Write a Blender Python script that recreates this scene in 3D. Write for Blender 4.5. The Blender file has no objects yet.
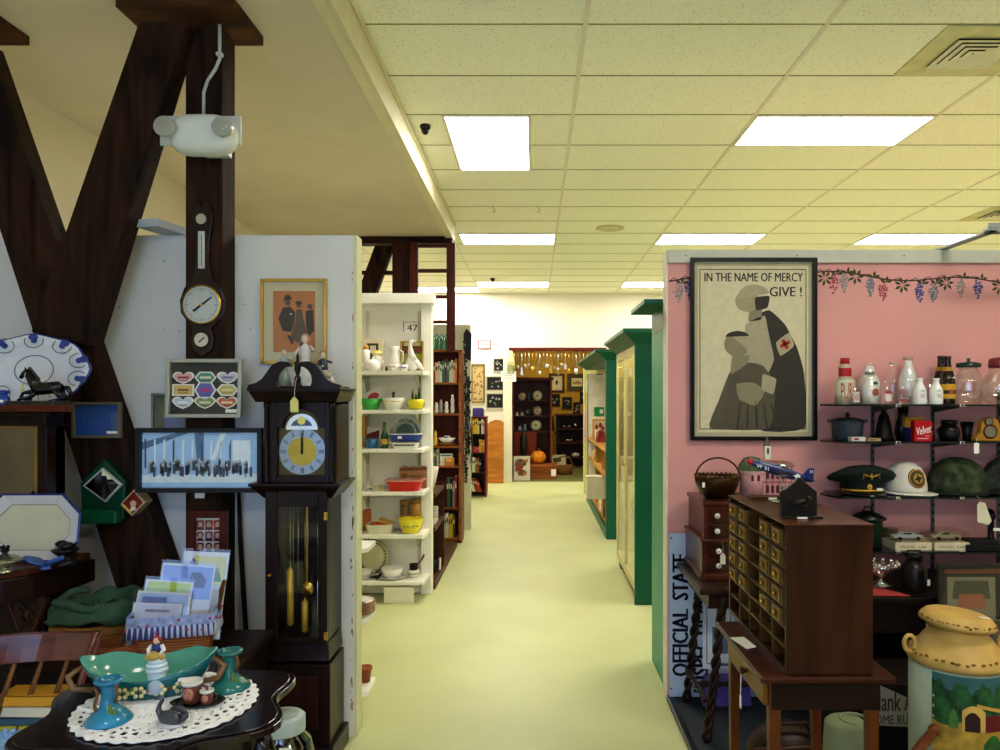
import bpy, math, random
from mathutils import Vector, Matrix
random.seed(11)
PI = math.pi
FL, CX, CY, EYE = 752.0, 534.0, 396.0, 1.57
def wx(px, Y): return (px - CX) / FL * Y          # metres right of the lens at depth Y
def wz(py, Y): return EYE - (py - CY) / FL * Y    # metres above the floor at depth Y
def ws(n, Y): return n * Y / FL
COL = bpy.context.scene.collection

# ---------------------------------------------------------------- materials
def lin(h):
    h = h.lstrip('#'); o = []
    for i in (0, 2, 4):
        c = int(h[i:i+2], 16) / 255
        o.append(c / 12.92 if c <= .04045 else ((c + .055) / 1.055) ** 2.4)
    return o
_MC = {}
def M(hexc, rough=.5, metal=0., var=.10, scale=9., kind='plain', spec=.25, axis='z', bump=0., coat=0.):
    key = (hexc, rough, metal, var, scale, kind, spec, axis, bump, coat)
    if key in _MC: return _MC[key]
    m = bpy.data.materials.new('%s_%s' % (kind, hexc.strip('#'))); m.use_nodes = True
    nt = m.node_tree; N = nt.nodes; L = nt.links
    b = N['Principled BSDF']
    c = lin(hexc)
    b.inputs['Roughness'].default_value = rough; b.inputs['Metallic'].default_value = metal
    b.inputs['Specular IOR Level'].default_value = spec
    if coat: b.inputs['Coat Weight'].default_value = coat; b.inputs['Coat Roughness'].default_value = .08
    tc = N.new('ShaderNodeTexCoord'); mp = N.new('ShaderNodeMapping')
    L.new(tc.outputs['Object'], mp.inputs['Vector'])
    def mix(fac, c1, c2):
        mx = N.new('ShaderNodeMix'); mx.data_type = 'RGBA'
        if fac is not None: L.new(fac, mx.inputs[0])
        mx.inputs[6].default_value = (*[min(1, x) for x in c1], 1); mx.inputs[7].default_value = (*[min(1, x) for x in c2], 1)
        return mx
    lo = [x * (1 - var) for x in c]; hi = [x * (1 + var) for x in c]
    nz = N.new('ShaderNodeTexNoise'); nz.inputs['Scale'].default_value = scale; nz.inputs['Detail'].default_value = 4
    L.new(mp.outputs['Vector'], nz.inputs['Vector'])
    fac = nz.outputs['Fac']
    if kind == 'wood':
        s = {'x': (.12, 1, 1), 'y': (1, .12, 1), 'z': (1, 1, .12)}[axis]
        mp.inputs['Scale'].default_value = [q * 6 for q in s]
        nz.inputs['Distortion'].default_value = 1.2; nz.inputs['Detail'].default_value = 6
        lo = [x * (1 - var * 2.2) for x in c]; hi = [x * (1 + var * 1.6) for x in c]
    elif kind in ('wicker', 'fabric', 'speckle', 'lace'):
        tx = N.new('ShaderNodeTexVoronoi' if kind == 'speckle' else 'ShaderNodeTexWave')
        tx.inputs['Scale'].default_value = scale
        L.new(mp.outputs['Vector'], tx.inputs['Vector'])
        if kind == 'speckle': fac = tx.outputs['Distance']
        else:
            tx.wave_type = 'BANDS'; tx.bands_direction = 'Z'; tx.inputs['Distortion'].default_value = 3.; fac = tx.outputs['Fac']
    rp = N.new('ShaderNodeMapRange'); rp.inputs['From Min'].default_value = .3; rp.inputs['From Max'].default_value = .7
    if kind == 'speckle': rp.inputs['From Min'].default_value = .12; rp.inputs['From Max'].default_value = .22
    L.new(fac, rp.inputs['Value'])
    mx = mix(rp.outputs['Result'], lo, hi)
    L.new(mx.outputs[2], b.inputs['Base Color'])
    if bump:
        bp = N.new('ShaderNodeBump'); bp.inputs['Strength'].default_value = bump; bp.inputs['Distance'].default_value = .004
        L.new(fac, bp.inputs['Height']); L.new(bp.outputs['Normal'], b.inputs['Normal'])
    _MC[key] = m
    return m
def wood(hexc, axis='z', rough=.42, var=.22, **k): return M(hexc, rough, 0, var, 2.2, 'wood', .14, axis, **k)
def glassy(hexc, fac=.08, tint=.92, rough=.02):
    key = ('glass', hexc, fac, tint, rough)
    if key in _MC: return _MC[key]
    m = bpy.data.materials.new('glass_' + hexc.strip('#')); m.use_nodes = True
    nt = m.node_tree; N = nt.nodes; L = nt.links; N.clear()
    out = N.new('ShaderNodeOutputMaterial'); mixn = N.new('ShaderNodeMixShader')
    tr = N.new('ShaderNodeBsdfTransparent'); gl = N.new('ShaderNodeBsdfGlossy')
    c = lin(hexc); tr.inputs['Color'].default_value = (*[1 - (1 - x) * (1 - tint) * 4 if tint > .75 else x for x in c], 1)
    gl.inputs['Roughness'].default_value = rough; gl.inputs['Color'].default_value = (1, 1, 1, 1)
    lw = N.new('ShaderNodeLayerWeight'); lw.inputs['Blend'].default_value = .35
    nz = N.new('ShaderNodeTexNoise'); nz.inputs['Scale'].default_value = 6
    mr = N.new('ShaderNodeMapRange'); mr.inputs['To Min'].default_value = fac; mr.inputs['To Max'].default_value = min(1, fac + .55)
    L.new(lw.outputs['Facing'], mr.inputs['Value'])
    pw = N.new('ShaderNodeMath'); pw.operation = 'POWER'; pw.inputs[1].default_value = 2.2
    L.new(lw.outputs['Facing'], pw.inputs[0]); L.new(pw.outputs[0], mr.inputs['Value'])
    L.new(mr.outputs['Result'], mixn.inputs[0]); L.new(tr.outputs[0], mixn.inputs[1]); L.new(gl.outputs[0], mixn.inputs[2])
    L.new(mixn.outputs[0], out.inputs[0])
    _MC[key] = m
    return m
def emit(hexc, strength):
    key = ('emit', hexc, strength)
    if key in _MC: return _MC[key]
    m = bpy.data.materials.new('lamp_' + hexc.strip('#')); m.use_nodes = True
    N = m.node_tree.nodes; b = N['Principled BSDF']
    b.inputs['Base Color'].default_value = (.8, .8, .8, 1)
    b.inputs['Emission Color'].default_value = (*lin(hexc), 1); b.inputs['Emission Strength'].default_value = strength
    _MC[key] = m
    return m

# ---------------------------------------------------------------- mesh builder
class MB:
    def __init__(s, mat=None):
        s.v = []; s.f = []; s.fm = []; s.fs = []; s.mats = []; s.cur = 0; s.T = None
        if mat is not None: s.use(mat)
    def use(s, mat):
        if mat not in s.mats: s.mats.append(mat)
        s.cur = s.mats.index(mat); return s
    def add(s, vs, fs, smooth=False, mats=None):
        b = len(s.v)
        for p in vs:
            p = Vector(p); s.v.append(s.T @ p if s.T is not None else p)
        for i, f in enumerate(fs):
            s.f.append([b + k for k in f]); s.fs.append(smooth)
            if mats is not None: s.use(mats[i])
            s.fm.append(s.cur)
        return s
    def box(s, x0, x1, y0, y1, z0, z1):
        vs = [(x, y, z) for z in (z0, z1) for y in (y0, y1) for x in (x0, x1)]
        return s.add(vs, [(0, 2, 3, 1), (4, 5, 7, 6), (0, 1, 5, 4), (2, 6, 7, 3), (0, 4, 6, 2), (1, 3, 7, 5)])
    def hexa(s, a, b):    # two quads joined into a solid
        return s.add(list(a) + list(b), [(3, 2, 1, 0), (4, 5, 6, 7), (0, 1, 5, 4), (1, 2, 6, 5), (2, 3, 7, 6), (3, 0, 4, 7)])
    def prism(s, poly, d0, d1, plane='xz', smooth=False):
        n = len(poly)
        f = {'xz': lambda a, b, d: (a, d, b), 'xy': lambda a, b, d: (a, b, d), 'yz': lambda a, b, d: (d, a, b)}[plane]
        vs = [f(a, b, d0) for a, b in poly] + [f(a, b, d1) for a, b in poly]
        fs = [tuple(range(n))[::-1], tuple(range(n, 2 * n))]
        s.add(vs, fs, False)
        b = len(s.v) - 2 * n
        for i in range(n):
            j = (i + 1) % n
            s.f.append([b + i, b + j, b + n + j, b + n + i]); s.fm.append(s.cur); s.fs.append(smooth)
        return s
    def disc(s, cx, cz, y, r, rz=None, n=16, t=.001, a0=0):
        rz = r if rz is None else rz
        return s.prism([(cx + r * math.cos(a0 + 2 * PI * i / n), cz + rz * math.sin(a0 + 2 * PI * i / n)) for i in range(n)], y - t, y, 'xz')
    def lathe(s, prof, c=(0, 0, 0), n=20, sx=1, sy=1, smooth=True, axis='z', a0=0., mats=None, cap=True):
        vs = []; fs = []; ms = []
        m = len(prof)
        for i in range(n):
            a = a0 + 2 * PI * i / n
            for r, z in prof:
                x, y = r * sx * math.cos(a), r * sy * math.sin(a)
                q = (x, y, z) if axis == 'z' else ((x, -z, y) if axis == 'y' else (z, x, y))
                vs.append((q[0] + c[0], q[1] + c[1], q[2] + c[2]))
        for i in range(n):
            j = (i + 1) % n
            for k in range(m - 1):
                if prof[k][0] < 1e-6 and prof[k+1][0] < 1e-6: continue
                fs.append((i * m + k, j * m + k, j * m + k + 1, i * m + k + 1))
                if mats: ms.append(mats[k])
        caps = []
        if cap and prof[0][0] > 1e-6: caps.append((tuple(i * m for i in range(n))[::-1], 0))
        if cap and prof[-1][0] > 1e-6: caps.append((tuple(i * m + m - 1 for i in range(n)), -1))
        b = len(s.v)
        s.add(vs, fs, smooth, ms if mats else None)
        for f, w in caps:
            if mats: s.use(mats[w])
            s.f.append([b + k for k in f]); s.fs.append(False); s.fm.append(s.cur)
        return s
    def tube(s, pts, r, n=8, closed=False, smooth=True, flat=1.0):
        pts = [Vector(p) for p in pts]; k = len(pts)
        rr = r if isinstance(r, (list, tuple)) else [r] * k
        vs = []; fs = []
        up = None
        for i, p in enumerate(pts):
            if closed: d = pts[(i + 1) % k] - pts[i - 1]
            else: d = pts[min(i + 1, k - 1)] - pts[max(i - 1, 0)]
            if d.length < 1e-9: d = Vector((0, 0, 1))
            d.normalize()
            if up is None:
                up = Vector((0, 0, 1)) if abs(d.z) < .9 else Vector((0, 1, 0))
            u = d.cross(up)
            if u.length < 1e-4: u = d.orthogonal()
            u.normalize(); w = u.cross(d).normalized(); up = w
            for j in range(n):
                a = 2 * PI * j / n
                vs.append(p + u * math.cos(a) * rr[i] * flat + w * math.sin(a) * rr[i])
        for i in range(k if closed else k - 1):
            i2 = (i + 1) % k
            for j in range(n):
                j2 = (j + 1) % n
                fs.append((i * n + j, i * n + j2, i2 * n + j2, i2 * n + j))
        if not closed:
            fs.append(tuple(range(n))[::-1]); fs.append(tuple(range((k - 1) * n, k * n)))
        return s.add(vs, fs, smooth)
    def ball(s, c, rx, ry=None, rz=None, n=12):
        ry = rx if ry is None else ry; rz = rx if rz is None else rz
        h = max(4, n // 2 + 1)
        prof = [(math.sin(PI * i / h), -math.cos(PI * i / h) * rz) for i in range(h + 1)]
        prof[0] = (0, -rz); prof[-1] = (0, rz)
        return s.lathe(prof, c, n, rx, ry)
    def text(s, body, x, z, w, h, y, face=-1, rot=0, bold=0.0, t=.0012, fit=True):
        """lettering standing in the xz plane at depth y, lower-left corner (x, z), filling w by h"""
        cu = bpy.data.curves.new('lettering', 'FONT'); cu.body = body; cu.size = 1; cu.resolution_u = 2
        ob = bpy.data.objects.new('lettering', cu); COL.objects.link(ob)
        dg = bpy.context.evaluated_depsgraph_get(); ev = ob.evaluated_get(dg)
        me = bpy.data.meshes.new_from_object(ev)
        P = [Vector(q.co) for q in me.vertices]; F = [tuple(q.vertices) for q in me.polygons]
        bpy.data.objects.remove(ob); bpy.data.curves.remove(cu); bpy.data.meshes.remove(me)
        if not P: return s
        ax = min(p.x for p in P); bx = max(p.x for p in P); az = min(p.y for p in P); bz = max(p.y for p in P)
        q = []
        for p in P:
            u = (p.x - ax) / max(bx - ax, 1e-6); v = (p.y - az) / max(bz - az, 1e-6)
            if rot == 90: q.append((x + (1 - v) * w, y, z + u * h))
            else: q.append((x + u * w, y, z + v * h))
        if bold:
            for d in [bold * .9 * (w if rot == 90 else h) * k / 3 for k in (1, 2, 3)][0 if bold > .09 else 2:]: s.add([(a, b - .0002, c + d) if rot == 90 else (a + d, b - .0002, c) for a, b, c in q], F)
        return s.add(q, F)
    def build(s, name, parent=None, loc=(0, 0, 0), rot=(0, 0, 0), bevel=0., sub=0, solid=0.):
        me = bpy.data.meshes.new(name)
        me.from_pydata([tuple(p) for p in s.v], [], s.f)
        for m in s.mats: me.materials.append(m)
        for i, p in enumerate(me.polygons):
            p.material_index = s.fm[i]; p.use_smooth = s.fs[i]
        me.update()
        o = bpy.data.objects.new(name, me); COL.objects.link(o)
        o.location = loc; o.rotation_euler = rot
        if parent is not None: o.parent = parent
        if solid:
            q = o.modifiers.new('solid', 'SOLIDIFY'); q.thickness = solid
        if bevel:
            q = o.modifiers.new('bevel', 'BEVEL'); q.width = bevel; q.segments = 2; q.limit_method = 'ANGLE'; q.angle_limit = .7; q.use_clamp_overlap = True
        if sub:
            q = o.modifiers.new('sub', 'SUBSURF'); q.levels = sub; q.render_levels = sub
        return o
def tag(o, label=None, cat=None, group=None, kind=None):
    if label: o['label'] = label
    if cat: o['category'] = cat
    if group: o['group'] = group
    if kind: o['kind'] = kind
    return o
def thing(name, label, cat, loc=(0, 0, 0), rz=0., group=None, rot=None):
    o = bpy.data.objects.new(name, None); COL.objects.link(o); o.empty_display_size = .05
    o.location = loc; o.rotation_euler = rot if rot else (0, 0, rz)
    return tag(o, label, cat, group)
def solo(mb, name, label, cat, loc=(0, 0, 0), rz=0., group=None, rot=None, **k):
    return tag(mb.build(name, None, loc, rot if rot else (0, 0, rz), **k), label, cat, group)
def struct(mb, name, **k): return tag(mb.build(name, **k), kind='structure')
def dup(o, loc, rz=None, label=None, group=None):
    c = o.copy(); COL.objects.link(c); c.location = loc
    if rz is not None: c.rotation_euler = (0, 0, rz)
    if label: c['label'] = label
    if group: c['group'] = group
    for ch in [q for q in bpy.data.objects if q.parent == o]:
        d = ch.copy(); COL.objects.link(d); d.parent = c
        for g in [q for q in bpy.data.objects if q.parent == ch]:
            e = g.copy(); COL.objects.link(e); e.parent = d
    return c
ORD = ['first', 'second', 'third', 'fourth', 'fifth', 'sixth', 'seventh', 'eighth', 'ninth', 'tenth', 'eleventh', 'twelfth', 'thirteenth',
       'fourteenth', 'fifteenth', 'sixteenth', 'seventeenth', 'eighteenth', 'nineteenth', 'twentieth', 'twenty-first', 'twenty-second', 'twenty-third', 'twenty-fourth', 'twenty-fifth']
def arc(cx, cz, r, a0, a1, n=10, rz=None):
    rz = r if rz is None else rz
    return [(cx + r * math.cos(math.radians(a0 + (a1 - a0) * i / n)), cz + rz * math.sin(math.radians(a0 + (a1 - a0) * i / n))) for i in range(n + 1)]

# common materials
WHITE = M('#e9e6dc', .5, var=.04); CREAMP = M('#e6dfc0', .6, var=.05); DARKWOOD = wood('#24110a', 'z', .35, .25)
BLACK = M('#0c0b0c', .35, var=.2); PAPER = M('#f3efe2', .8, var=.03)
BRASS = M('#c79a3a', .25, 1., .1); SILVER = M('#c9c8c2', .22, 1., .08); STEEL = M('#6f7472', .38, 1., .12)
CLEAR = glassy('#ffffff', .07); PANE = glassy('#ffffff', .02)
MIRROR = M('#dfe4e4', .03, 1., .02); IRON = M('#16130f', .5, .5, .25)
GREENGLASS = glassy('#b4dece', .12, .5); PORCELAIN = M('#efebe0', .18, var=.03, coat=.4)
# ================================================================ setting
CEIL, LOW, BULK = 3.45, 3.27, -.884
FRONT, BACK, WL, WR = -3.0, 13.73, -2.86, 6.6
floor_m = M('#c5c88e', .42, var=.07, scale=1.6, spec=.35)
_nt = floor_m.node_tree
struct(MB(floor_m).box(WL - .1, WR + .1, FRONT - .1, BACK + .05, -.06, 0), 'floor')
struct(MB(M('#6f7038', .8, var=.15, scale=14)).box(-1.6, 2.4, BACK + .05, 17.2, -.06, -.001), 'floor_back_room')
tile_m = M('#efe6d6', .9, var=.26, scale=42, kind='speckle', bump=.25)
mb = MB(tile_m)
mb.box(BULK, WR + .1, FRONT - .1, BACK, CEIL, CEIL + .05); mb.box(WL - .1, BULK, 8.15, BACK, CEIL, CEIL + .05)
struct(mb, 'ceiling')
grid = MB(M('#eee6d8', .6, var=.04))
dark = M('#8f8a5c', .8, var=.1)
RX = [.26 + 1.22 * k for k in range(-2, 6)]
for x in RX:
    y0 = FRONT if x > BULK else 8.15
    if x < WL: continue
    grid.use(M('#eee6d8', .6, var=.04)).box(x - .012, x + .012, y0, BACK, CEIL - .006, CEIL + .002)
for k in range(-11, 17):
    y = 3.80 + .61 * k
    if not FRONT < y < BACK: continue
    grid.use(dark).box((BULK if y < 8.15 else WL), WR, y - .004, y + .004, CEIL - .003, CEIL + .002)
struct(grid, 'ceiling_grid')
plaster = M('#dbcfb8', .85, var=.05, scale=2)
struct(MB(plaster).box(WL - .1, BULK, FRONT - .1, 8.15, LOW, LOW + .04), 'ceiling_loft')
cream_wall = M('#e6dcc4', .8, var=.04, scale=2)
mb = MB(M('#ded6b4', .6, var=.05)); mb.box(BULK, BULK + .022, FRONT, 8.17, LOW - .02, CEIL - .002); mb.box(BULK - .06, BULK, FRONT, 8.17, LOW - .02, LOW)
mb.box(BULK + .022, BULK + .034, FRONT, 8.17, CEIL - .04, CEIL - .004)
struct(mb, 'trim_1', bevel=.003)
struct(MB(cream_wall).box(WL - .1, WL, FRONT - .1, BACK + .1, -.02, CEIL), 'wall_left')
struct(MB(cream_wall).box(WR, WR + .1, FRONT - .1, BACK + .1, -.02, CEIL), 'wall_right')
DX0, DX1, DZ = -.40, 1.32, 2.42
mb = MB(M('#e9e2d2', .8, var=.03, scale=1.5))
mb.box(WL, DX0, BACK, BACK + .1, 0, CEIL); mb.box(DX1, WR, BACK, BACK + .1, 0, CEIL); mb.box(DX0, DX1, BACK, BACK + .1, DZ, CEIL)
mb.use(M('#cfc8a8', .8)).box(-.432, -.426, BACK - .004, BACK, DZ, CEIL)
struct(mb, 'wall_back')
mb = MB(M('#e9e4c8', .6, var=.04)); mb.box(-.56, -.40, BACK - .06, BACK + .12, 0, 2.42)
struct(mb, 'trim_2', bevel=.006)
# room beyond the doorway
ymat = M('#c39a34', .8, var=.06)
mb = MB(ymat); mb.box(-1.6, 2.4, 17.1, 17.2, 0, 2.95); mb.box(-1.6, -1.5, BACK + .1, 17.1, 0, 2.95); mb.box(2.3, 2.4, BACK + .1, 17.1, 0, 2.95)
struct(mb, 'wall_back_room')
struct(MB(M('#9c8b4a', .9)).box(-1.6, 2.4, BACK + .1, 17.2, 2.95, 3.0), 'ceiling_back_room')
# street side behind the camera: wall with shop window
WX0, WX1, WZ0, WZ1 = -2.7, 1.3, .35, 2.95
mb = MB(M('#5c4a38', .7, var=.1)); mb.box(WL, WX0, FRONT - .1, FRONT, 0, CEIL); mb.box(WX1, WR, FRONT - .1, FRONT, 0, CEIL)
mb.box(WX0, WX1, FRONT - .1, FRONT, 0, WZ0); mb.box(WX0, WX1, FRONT - .1, FRONT, WZ1, CEIL)
struct(mb, 'wall_front')
mb = MB(M('#5a4a3a', .5))
for x in (WX0, WX0 + 1.0, WX0 + 2.0, WX0 + 3., WX1 - .06): mb.box(x, x + .06, FRONT - .08, FRONT - .02, WZ0, WZ1)
mb.box(WX0, WX1, FRONT - .08, FRONT - .02, WZ0, WZ0 + .06); mb.box(WX0, WX1, FRONT - .08, FRONT - .02, WZ1 - .06, WZ1); mb.box(WX0, WX1, FRONT - .08, FRONT - .02, 2.2, 2.25)
struct(mb, 'window_1')
# white partition on the left with a chipped timber end
PY = 3.46
mb = MB(M('#dedcd8', .75, var=.05, scale=3)); mb.box(WL, -.83, PY, PY + .10, 0, 2.31)
mb.use(M('#dcd7ae', .7, var=.05)).box(-.83, -.815, PY + .004, PY + .102, 0, 2.312)
wp = struct(mb, 'wall_partition_left', bevel=.003)
mb = MB(M('#a08a6c', .9, var=.3, scale=30))
for i in range(34):
    z = random.uniform(.06, 1.0) if i < 24 else random.uniform(1.0, 2.25); x = -.835 + random.uniform(-.009, .002)
    w, h = random.uniform(.002, .006), random.uniform(.004, .03)
    mb.prism([(x - w, z), (x, z - h * .6), (x + w, z - h * .1), (x + w * .6, z + h), (x - w * .4, z + h * .7)], PY - .0012, PY + .002)
for i in range(26):
    x = random.uniform(-1.37, -1.2) if i % 2 else random.uniform(-2.1, -1.56); z = random.uniform(1.3, 2.29) ; w = random.uniform(.002, .005)
    mb.prism([(x - w, z), (x, z - w), (x + w * 1.6, z), (x, z + w)], PY - .0012, PY + .002)
tag(mb.build('chipped_paint', wp), kind='structure')
# far grey-beige partition
mb = MB(M('#cdc8a8', .8, var=.04)); mb.box(-2.4, -.745, 8.85, 8.95, 0, 2.41); struct(mb, 'wall_partition_far', bevel=.004)
# pink partition
KY = 3.88
pink = M('#dd9c96', .8, var=.05, scale=2.5)
mb = MB(pink); mb.box(.69, WR - 2, KY, KY + .1, 0, 2.255)
mb.use(M('#e6dccb', .7)).box(.683, .69, KY - .002, KY + .1, 0, 2.32)
pw = struct(mb, 'wall_partition_right')
mb = MB(M('#c9c7b6', .7, var=.05)); mb.box(.69, WR - 2, KY - .02, KY + .1, 2.255, 2.32)
for x in (.78, 1.35, 1.9, 2.4): mb.use(IRON).disc(x, 2.29, KY - .0195, .004, n=8)
struct(mb, 'trim_3', bevel=.002)
# stencilled grape border painted on the pink wall
vine = M('#4a3426', .8); leaf = M('#3f4a26', .8); clus = [M('#a34a58', .8, var=.2, scale=60), M('#6f7a86', .8, var=.2, scale=60), M('#4c4f86', .8, var=.2, scale=60), M('#8d8a86', .8, var=.2, scale=60)]
mb = MB(vine)
z0 = 2.175
def vz(x): return z0 + .018 * math.sin(x * 9.2) - .02 * math.sin(x * 3.1)
xs = [.70 + .02 * i for i in range(130)]
mb.tube([(x, KY - .0004, vz(x)) for x in xs if x < 2.9], .0035, 4)
k = 0; rows = [2, 3, 4, 4, 3, 3, 2, 1]; gr_ = random.Random(7)
for x in [.745, .80, 1.50, 1.545, 1.60, 1.66, 1.735, 1.80, 1.90, 1.99, 2.06, 2.125, 2.20, 2.29, 2.40, 2.47, 2.55]:
    zt = vz(x) + random.uniform(-.02, .008)
    kind = k % 3; k += 1
    if kind == 2:
        mb.use(leaf)
        for a in range(0, 360, 52):
            dx, dz = math.cos(math.radians(a)), math.sin(math.radians(a)); q = .044
            mb.prism([(x + .006 * dx, zt - .02 + .006 * dz), (x + q * .6 * dx - .008 * dz, zt - .02 + q * .6 * dz + .008 * dx), (x + q * dx, zt - .02 + q * dz), (x + q * .6 * dx + .008 * dz, zt - .02 + q * .6 * dz - .008 * dx)], KY - .0016, KY)
    else:
        mb.use(clus[(k * 7) % 4])
        for r in range(8):
            for q in range(rows[r]):
                if gr_.random() < .9: mb.disc(x + (q - (rows[r] - 1) / 2) * .0125 + gr_.uniform(-.003, .003), zt - .014 - r * .0125 + gr_.uniform(-.003, .003), KY, gr_.uniform(.0055, .0075), n=7, t=.0012 + .0003 * (q % 3))
        mb.use(leaf)
        for a in (20, 75, 150):
            dx, dz = math.cos(math.radians(a)), math.sin(math.radians(a))
            mb.prism([(x + .016, zt - .01), (x + .016 + .02 * dx - .008 * dz, zt - .01 + .02 * dz + .008 * dx), (x + .016 + .036 * dx, zt - .01 + .036 * dz), (x + .016 + .02 * dx + .008 * dz, zt - .01 + .02 * dz - .008 * dx)], KY - .0016, KY)
    mb.use(vine).tube([(x - .05, KY - .0004, vz(x - .05)), (x - .02, KY - .0004, vz(x) + .012), (x, KY - .0004, zt - .005)], .0022, 4)
tag(mb.build('grape_border', pw), kind='structure')

# ---------------------------------------------------------------- ceiling fittings
LAMP = emit('#fffaee', 19)
def troffer(x0, x1, y0, y1, label, mat=None, z=CEIL):
    t = thing('ceiling_light', label, 'ceiling light', ((x0 + x1) / 2, (y0 + y1) / 2, z), group='fluorescent ceiling panels')
    a, b = (x1 - x0) / 2, (y1 - y0) / 2
    f = MB(M('#e4e0cc', .5)); f.box(-a, a, -b, -b + .022, -.012, .0); f.box(-a, a, b - .022, b, -.012, 0); f.box(-a, -a + .022, -b + .022, b - .022, -.012, 0); f.box(a - .022, a, -b + .022, b - .022, -.012, 0)
    f.build('frame', t)
    MB(mat or LAMP).box(-a + .022, a - .022, -b + .022, b - .022, -.006, -.0005).build('diffuser', t)
troffer(-.62, -.02, 5.02, 6.24, 'bright ceiling panel turned lengthwise beside the dome camera near the loft edge')
troffer(1.48, 2.70, 5.02, 5.63, 'large bright ceiling panel set crosswise in front of the pink partition poster')
troffer(-.96 + .08, .26, 8.68, 9.29, 'ceiling panel just past the far end of the loft edge, above the aisle')
troffer(1.48, 2.70, 8.68, 9.29, 'ceiling panel seen just above the top of the poster frame')
troffer(3.92, 5.14, 8.68, 9.29, 'ceiling panel seen above the right end of the grape border')
troffer(-.96, .26, 12.34, 12.95, 'small far ceiling panel with a black dome in front, nearest the back wall')
troffer(1.48, 2.70, 12.34, 12.95, 'far ceiling panel seen above the green cabinet cornices')
troffer(-2.18, -.96, 12.95, 13.56, 'far ceiling panel seen through the ladder rungs')
troffer(3.92, 5.14, 5.02, 5.63, 'ceiling panel out to the right, level with the poster panel')
troffer(-.62, -.02, -2.3, -1.08, 'lengthwise ceiling panel near the street window')
troffer(3.92, 5.14, -2.3, -1.69, 'ceiling panel in the right corner by the street wall')
troffer(1.48, 2.70, 1.36, 1.97, 'ceiling panel above the milk can')
troffer(1.48, 2.70, -2.3, -1.69, 'ceiling panel by the street wall on the right')
troffer(-.2, 1.0, 15.6, 16.2, 'added unseen ceiling panel brightening the back room above the dark shelf', emit('#ffe9b8', 9), 2.95)  # panel added out of view to brighten the back room
def dome(x, y, label):
    m = MB(M('#17140f', .4)); m.lathe([(.036, 0), (.038, -.015), (.03, -.03)], n=16); m.use(M('#0a0a0a', .08)); m.lathe([(.029, -.03), (.026, -.05), (.014, -.064), (0, -.068)], n=16)
    solo(m, 'dome_camera', label, 'security camera', (x, y, CEIL), group='dome cameras')
dome(-.755, 5.22, 'black dome camera beside the lengthwise ceiling panel')
dome(-.66, 12.0, 'small black dome camera in front of the farthest ceiling panel')
m = MB(M('#d8d0a2', .6)); m.lathe([(.16, 0), (.16, -.008), (.13, -.014), (.10, -.010), (0, -.012)], n=28)
solo(m, 'ceiling_speaker', 'round cream speaker grille in the ceiling above the aisle', 'speaker', (.85, 8.42, CEIL))
for i, px in enumerate((493, 538)):
    Y = 7.42
    m = MB(M('#b9b088', .4, .4)); m.tube([(0, 0, 0), (0, 0, -.02), (.012, 0, -.03), (.02, 0, -.05), (.008, 0, -.062), (-.008, 0, -.055)], .004, 6)
    solo(m, 'ceiling_hook', ['ceiling hook under the plain tiles, the left of two', 'ceiling hook under the plain tiles, the right of two'][i], 'hook', (wx(px, Y), Y, CEIL - .002), group='ceiling hooks')
def vent(x0, x1, y0, y1, label):
    t = thing('ceiling_vent', label, 'vent', ((x0 + x1) / 2, (y0 + y1) / 2, CEIL), group='ceiling vents'); a = (x1 - x0) / 2
    MB(M('#d2cba0', .5)).box(-a + .01, a - .01, -a + .01, a - .01, -.008, -.001).build('plate', t)
    MB(M('#1d1a14', .8)).box(-.165, .165, -.165, .165, -.0115, -.0075).build('dark_opening', t)
    m = MB(M('#e2deca', .45))
    for i, r in enumerate((.172, .130, .088, .046)):
        z = -.012 - .0 * i
        for (sx, sy) in ((1, 0), (-1, 0), (0, 1), (0, -1)):
            if sx: m.hexa([(sx * r, -r, z - .008), (sx * r, r, z - .008), (sx * (r - .006), r - .006, z - .008), (sx * (r - .006), -r + .006, z - .008)], [(sx * (r - .034), -r + .034, z), (sx * (r - .034), r - .034, z), (sx * (r - .04), r - .04, z), (sx * (r - .04), -r + .04, z)])
            else: m.hexa([(-r, sy * r, z - .008), (r, sy * r, z - .008), (r - .006, sy * (r - .006), z - .008), (-r + .006, sy * (r - .006), z - .008)], [(-r + .034, sy * (r - .034), z), (r - .034, sy * (r - .034), z), (r - .04, sy * (r - .04), z), (-r + .04, sy * (r - .04), z)])
    m.build('louver', t)
vent(2.09, 2.70, 3.80, 4.41, 'square louvered ceiling vent in the top right corner')
vent(4.53, 5.14, 7.46, 8.07, 'dark far ceiling vent at the right edge, above the grape border')

# metal rail on top of the pink wall, running towards the viewer, with a black wire
t = thing('metal_rail', 'grey metal rail lying across the top of the pink wall', 'rail', (2.12, KY, 2.322))
m = MB(M('#8f9694', .45, .6)); m.box(-.03, 1.4, -.42, -.38, 0.0, .022); m.box(-.03, 1.4, -.42, -.416, .022, .045); m.box(-.03, .01, -.42, .06, 0.0, .012); m.box(1.2, 1.24, -.42, .06, 0, .012)
m.build('channel', t, bevel=.002)
MB(BLACK).tube([(.20, -.40, .03), (.21, -.40, .10), (.27, -.40, .13), (.36, -.39, .12), (.5, -.38, .13)], .004, 6).build('wire', t)

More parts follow.
